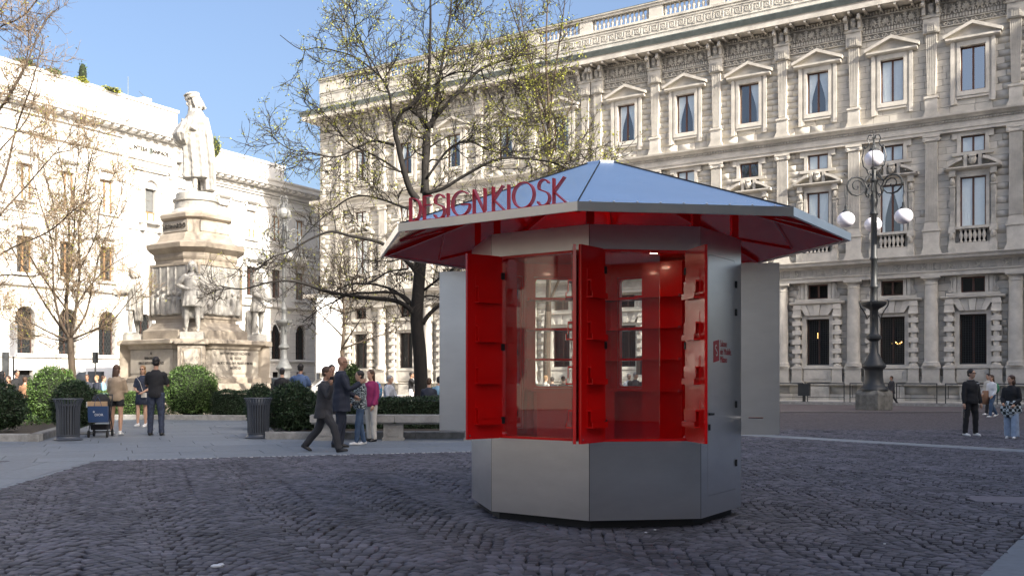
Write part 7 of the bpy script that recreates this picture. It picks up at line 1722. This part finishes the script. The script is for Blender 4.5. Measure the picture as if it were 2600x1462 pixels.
for i, (x, y, zt, w) in enumerate(((984, 29.2, .44, .5), (1105, 28.9, .5, .8))):
    q = AT(x, 1000, y); o = tag(empty('garden_seat', (q.x, q.y, 0)), ['wooden garden seat under the grey-haired man', 'dark red garden chair under the seated pair by the tree'][i], 'seat'); b = MB(); b.box(-w, w, -.35, .25, .38, .44); b.build('seat', [M['bench'], PM['cloth_camel']][i], o)
    for sx in (-1, 1):
        for sy in (-.28, .18): b = MB(); b.box(sx * w * .85 - .03, sx * w * .85 + .03, sy, sy + .06, 0, .38); b.build('leg', M['iron'], o)
def stand(u, vt, Z, rz, top, bot, label, hair='short', hm=HB, sk=None, group=None, H_=None, **kw):
    p = AT(u, 1000, Z); h = Hh(vt, Z); pose = kw.pop('pose', dict(legL=(3, -2), legR=(-3, -5), armL=(8, 10, 30, 0), armR=(6, 10, 24, 0), stance=3)); return person((p.x, p.y, 0), h, rz, pose, top, bot, kw.pop('shoes', 'b'), hair, hm, sk or SK1, label, group, vox=.02, **kw)
capm = pm('cap_blue', (.08, .12, .22), .8)
stand(716, 933, 28.5, math.radians(180), blk, jean, 'person in dark t-shirt and blue cap seen from behind near the lamp', pose=dict(S1, armL=(20, 12, 110, -30), armR=(8, 8, 20, 0), cap=capm), sleeve='short')
stand(763, 922, 27.5, math.radians(168), blue, jean, 'man in blue t-shirt raising a hand to his head, seen from behind', pose=dict(S1, armL=(70, 40, 170, -50), armR=(30, 14, 110, -40)), sleeve='short', sk=SK2)
stand(989, 953, 36, math.radians(0), char, char, 'dark-haired man standing behind the grey-haired sitter', sk=SK2)
stand(1044, 944, 43, math.radians(80), blk, wht, 'sunlit person in black raising a camera left of the trunk', pose=dict(S1, armL=(60, 20, 130, -10), armR=(60, 20, 130, -10)), sk=SK2)
stand(1053, 945, 44, math.radians(-60), wht, blk, 'sunlit person in white right beside the tree trunk', sk=SK2)
# left crowd
stand(4, 941, 33, math.radians(120), blk, blk, 'woman in a black headscarf at the left picture edge', 'hood', blk)
stand(22, 953, 32, math.radians(-20), leop, blk, 'woman in a leopard print top behind the dark yew ball', 'mid', HBR)
stand(42, 938, 33, math.radians(60), blk, char, 'man in black t-shirt with a white print standing behind the dark yew ball', sleeve='short', sk=SK2)
stand(63, 956, 31, math.radians(180), camel, char, 'brown-haired person just above the dark yew ball', 'short', HBR)
stand(161, 933, 34, math.radians(0), char, char, 'head of a dark-haired man rising behind the sunlit box ball', sk=SK2)
stand(221, 950, 35, math.radians(10), navy, char, 'child with brown hair standing by the white van', 'short', HBR, sk=SK2)
stand(246, 952, 35, math.radians(-30), navy, char, 'blond child in front of the white van', 'short', HBL)
stand(262, 953, 35, math.radians(100), sky_, char, 'child in light blue between the van and the woman in beige', 'short', HBR)
# through the kiosk
for i, (u, vt, Zp, t, lab, hm) in enumerate(((1597, 947, 36, wht, 'grey-haired person in white seen through the right kiosk window', HG), (1613, 944, 35, char, 'man in grey hood left of the loudspeaker seen through the kiosk', HG), (1648, 949, 38, blue, 'person in blue right of the loudspeaker seen through the kiosk', HBL), (1385, 952, 34, cream, 'blond person seen through the left kiosk window', HBL), (1402, 956, 34, navy, 'dark-haired person in navy seen through the left kiosk window', HB), (1430, 954, 33, blk, 'dark-haired person in black seen through the left kiosk window', HB))):
    stand(u, vt, Zp, math.radians(40 * i), t, char, lab, 'short', hm)
for i, (u, vt, lab) in enumerate(((1600, 965, 'dark-haired sitter lowest left in the right kiosk window view'), (1628, 968, 'dark-haired sitter below the loudspeaker in the kiosk window view'), (1645, 967, 'rightmost dark-haired sitter in the kiosk window view'))): sit(u, vt, 29, math.radians(170), blk, lab, 'short', HB)
# right side
def bottle(root, J, k, Mh):
    h = J['wrR'] + Vector((0, 0, -.12)); b = MB(); b.tube([h, h + Vector((-.02, 0, -.06)), h + Vector((-.03, 0, -.22))], [.015, .03, .032], 8); b.build('bottle', M['kglass'], root)
    b = MB(); c = J['chest']; b.box(.06, .13, c.y - .142 * k, c.y - .132 * k, c.z + .05, c.z + .065); b.build('print', wht, root)
person(FT(2465, 1106), Hh(936, 24.1), math.radians(12), dict(legL=(2, -2), legR=(-2, -3), armL=(2, 12, 14, 4), armR=(4, 14, 10, 6), stance=5, yaw=14), blk, blk, 'w', 'short', HB, SK1, 'man with glasses in a black tracksuit and white trainers walking towards the camera', pad=.024, glasses=blk, w=1.06, collar=wht, extra=bottle, vox=.012)
def shirtwaist(root, J, k, Mh):
    b = MB(); c = J['pel']; b.loft([(c.x - .02, c.y, c.z - .30, .13, .12), (c.x - .01, c.y, c.z - .16, .22, .17), (c.x, c.y, c.z + .02, .20, .15), (c.x, c.y, c.z + .10, .17, .13)], 24, fold=lambda t, j: .12 * math.sin(t * 5 + j * 1.3)); me = fused(b, .018, 1, .01); me.materials.append(plaid); inst('tied_shirt', me, root)
person(FT(2568, 1113), Hh(951, 23.0), math.radians(-50), dict(legL=(8, 2), legR=(-6, -12), armL=(4, 12, 50, -20), armR=(10, 8, 60, -20), stance=3, yaw=-30), blk, ljean, 'w', 'mid', HBR, SK1, 'woman in black top and pale wide jeans with a plaid shirt tied round her waist', legs='wide', extra=shirtwaist, pad=.02, vox=.012)
def coat(root, J, k, Mh):
    b = MB(); c = J['elR']; b.loft([(c.x, c.y - .12, c.z - .48, .13, .08), (c.x + .02, c.y - .12, c.z - .2, .15, .09), (c.x + .03, c.y - .1, c.z + .02, .12, .08)], 18, fold=lambda t, j: .08 * math.sin(t * 6 + j)); b.build('carried_coat', camel, root, True)
    b = MB(); c = J['chest'] + Vector((0, .18, -.1)); b.ball(c, (.14, .1, .2), 10, 8); b.build('backpack', green, root, True)
person(FT(2518, 1059), Hh(949, 35.3), math.radians(-75), dict(legL=(20, 4), legR=(-16, -34), armL=(4, 8, 40, 0), armR=(4, 8, 60, 0), stance=2), wht, jean, 'w', 'long', HBR, SK1, 'woman in white top carrying a camel coat, with green backpack, walking left', legs='trouser', extra=coat, vox=.018)
person(FT(2510, 1053), Hh(945, 37.5), math.radians(-75), dict(legL=(22, 8), legR=(-18, -34), armL=(4, 8, 30, 0), armR=(4, 8, 50, 0), stance=2), cream, blk, 'w', 'long', HB, SK1, 'woman in black trousers walking just behind the one with the camel coat', legs='trouser', vox=.02)
person(FT(2264, 1028), Hh(953, 51), math.radians(-85), dict(legL=(18, 4), legR=(-20, -36), armL=(4, 6, 20, 0), armR=(6, 6, 50, 0), stance=1), char, char, 'b', 'short', HBR, SK2, 'man in dark coat walking past the stone base of the black lamp', jacket_len=.24, pad=.03, collar=wht, vox=.022)
person((-.9, -1.4, 0), 1.8, math.radians(172), dict(legL=(4, -3), legR=(-3, -6), armL=(30, 20, 110, -30), armR=(30, 20, 120, -30), cap=blk), char, char, 'b', 'short', HB, SK2, 'photographer in dark clothes and cap standing behind the camera, mirrored in the kiosk glass', vox=.02)
# crumpled paper and small litter on the setts
b = MB(); b.ball((0, 0, .012), (.05, .03, .015), 7, 5); b.ball((.03, .01, .02), (.03, .03, .012), 6, 4); tag(b.build('paper_scrap', wht, None, loc=G(550, 1440)), 'crumpled white paper scrap on the cobbles at the lower left', 'litter')
for i, (u, v) in enumerate(((1640, 1353), (1663, 1346), (2246, 1382))):
    b = MB(); b.ball((0, 0, .008), (.014, .01, .006), 6, 4); tag(b.build('paper_scrap', wht, None, loc=G(u, v)), ['tiny white crumb on the cobbles below the kiosk, the nearer one', 'tiny white crumb on the cobbles just below the kiosk corner', 'tiny white speck on the cobbles at lower right'][i], 'litter')
bpy.context.view_layer.update()
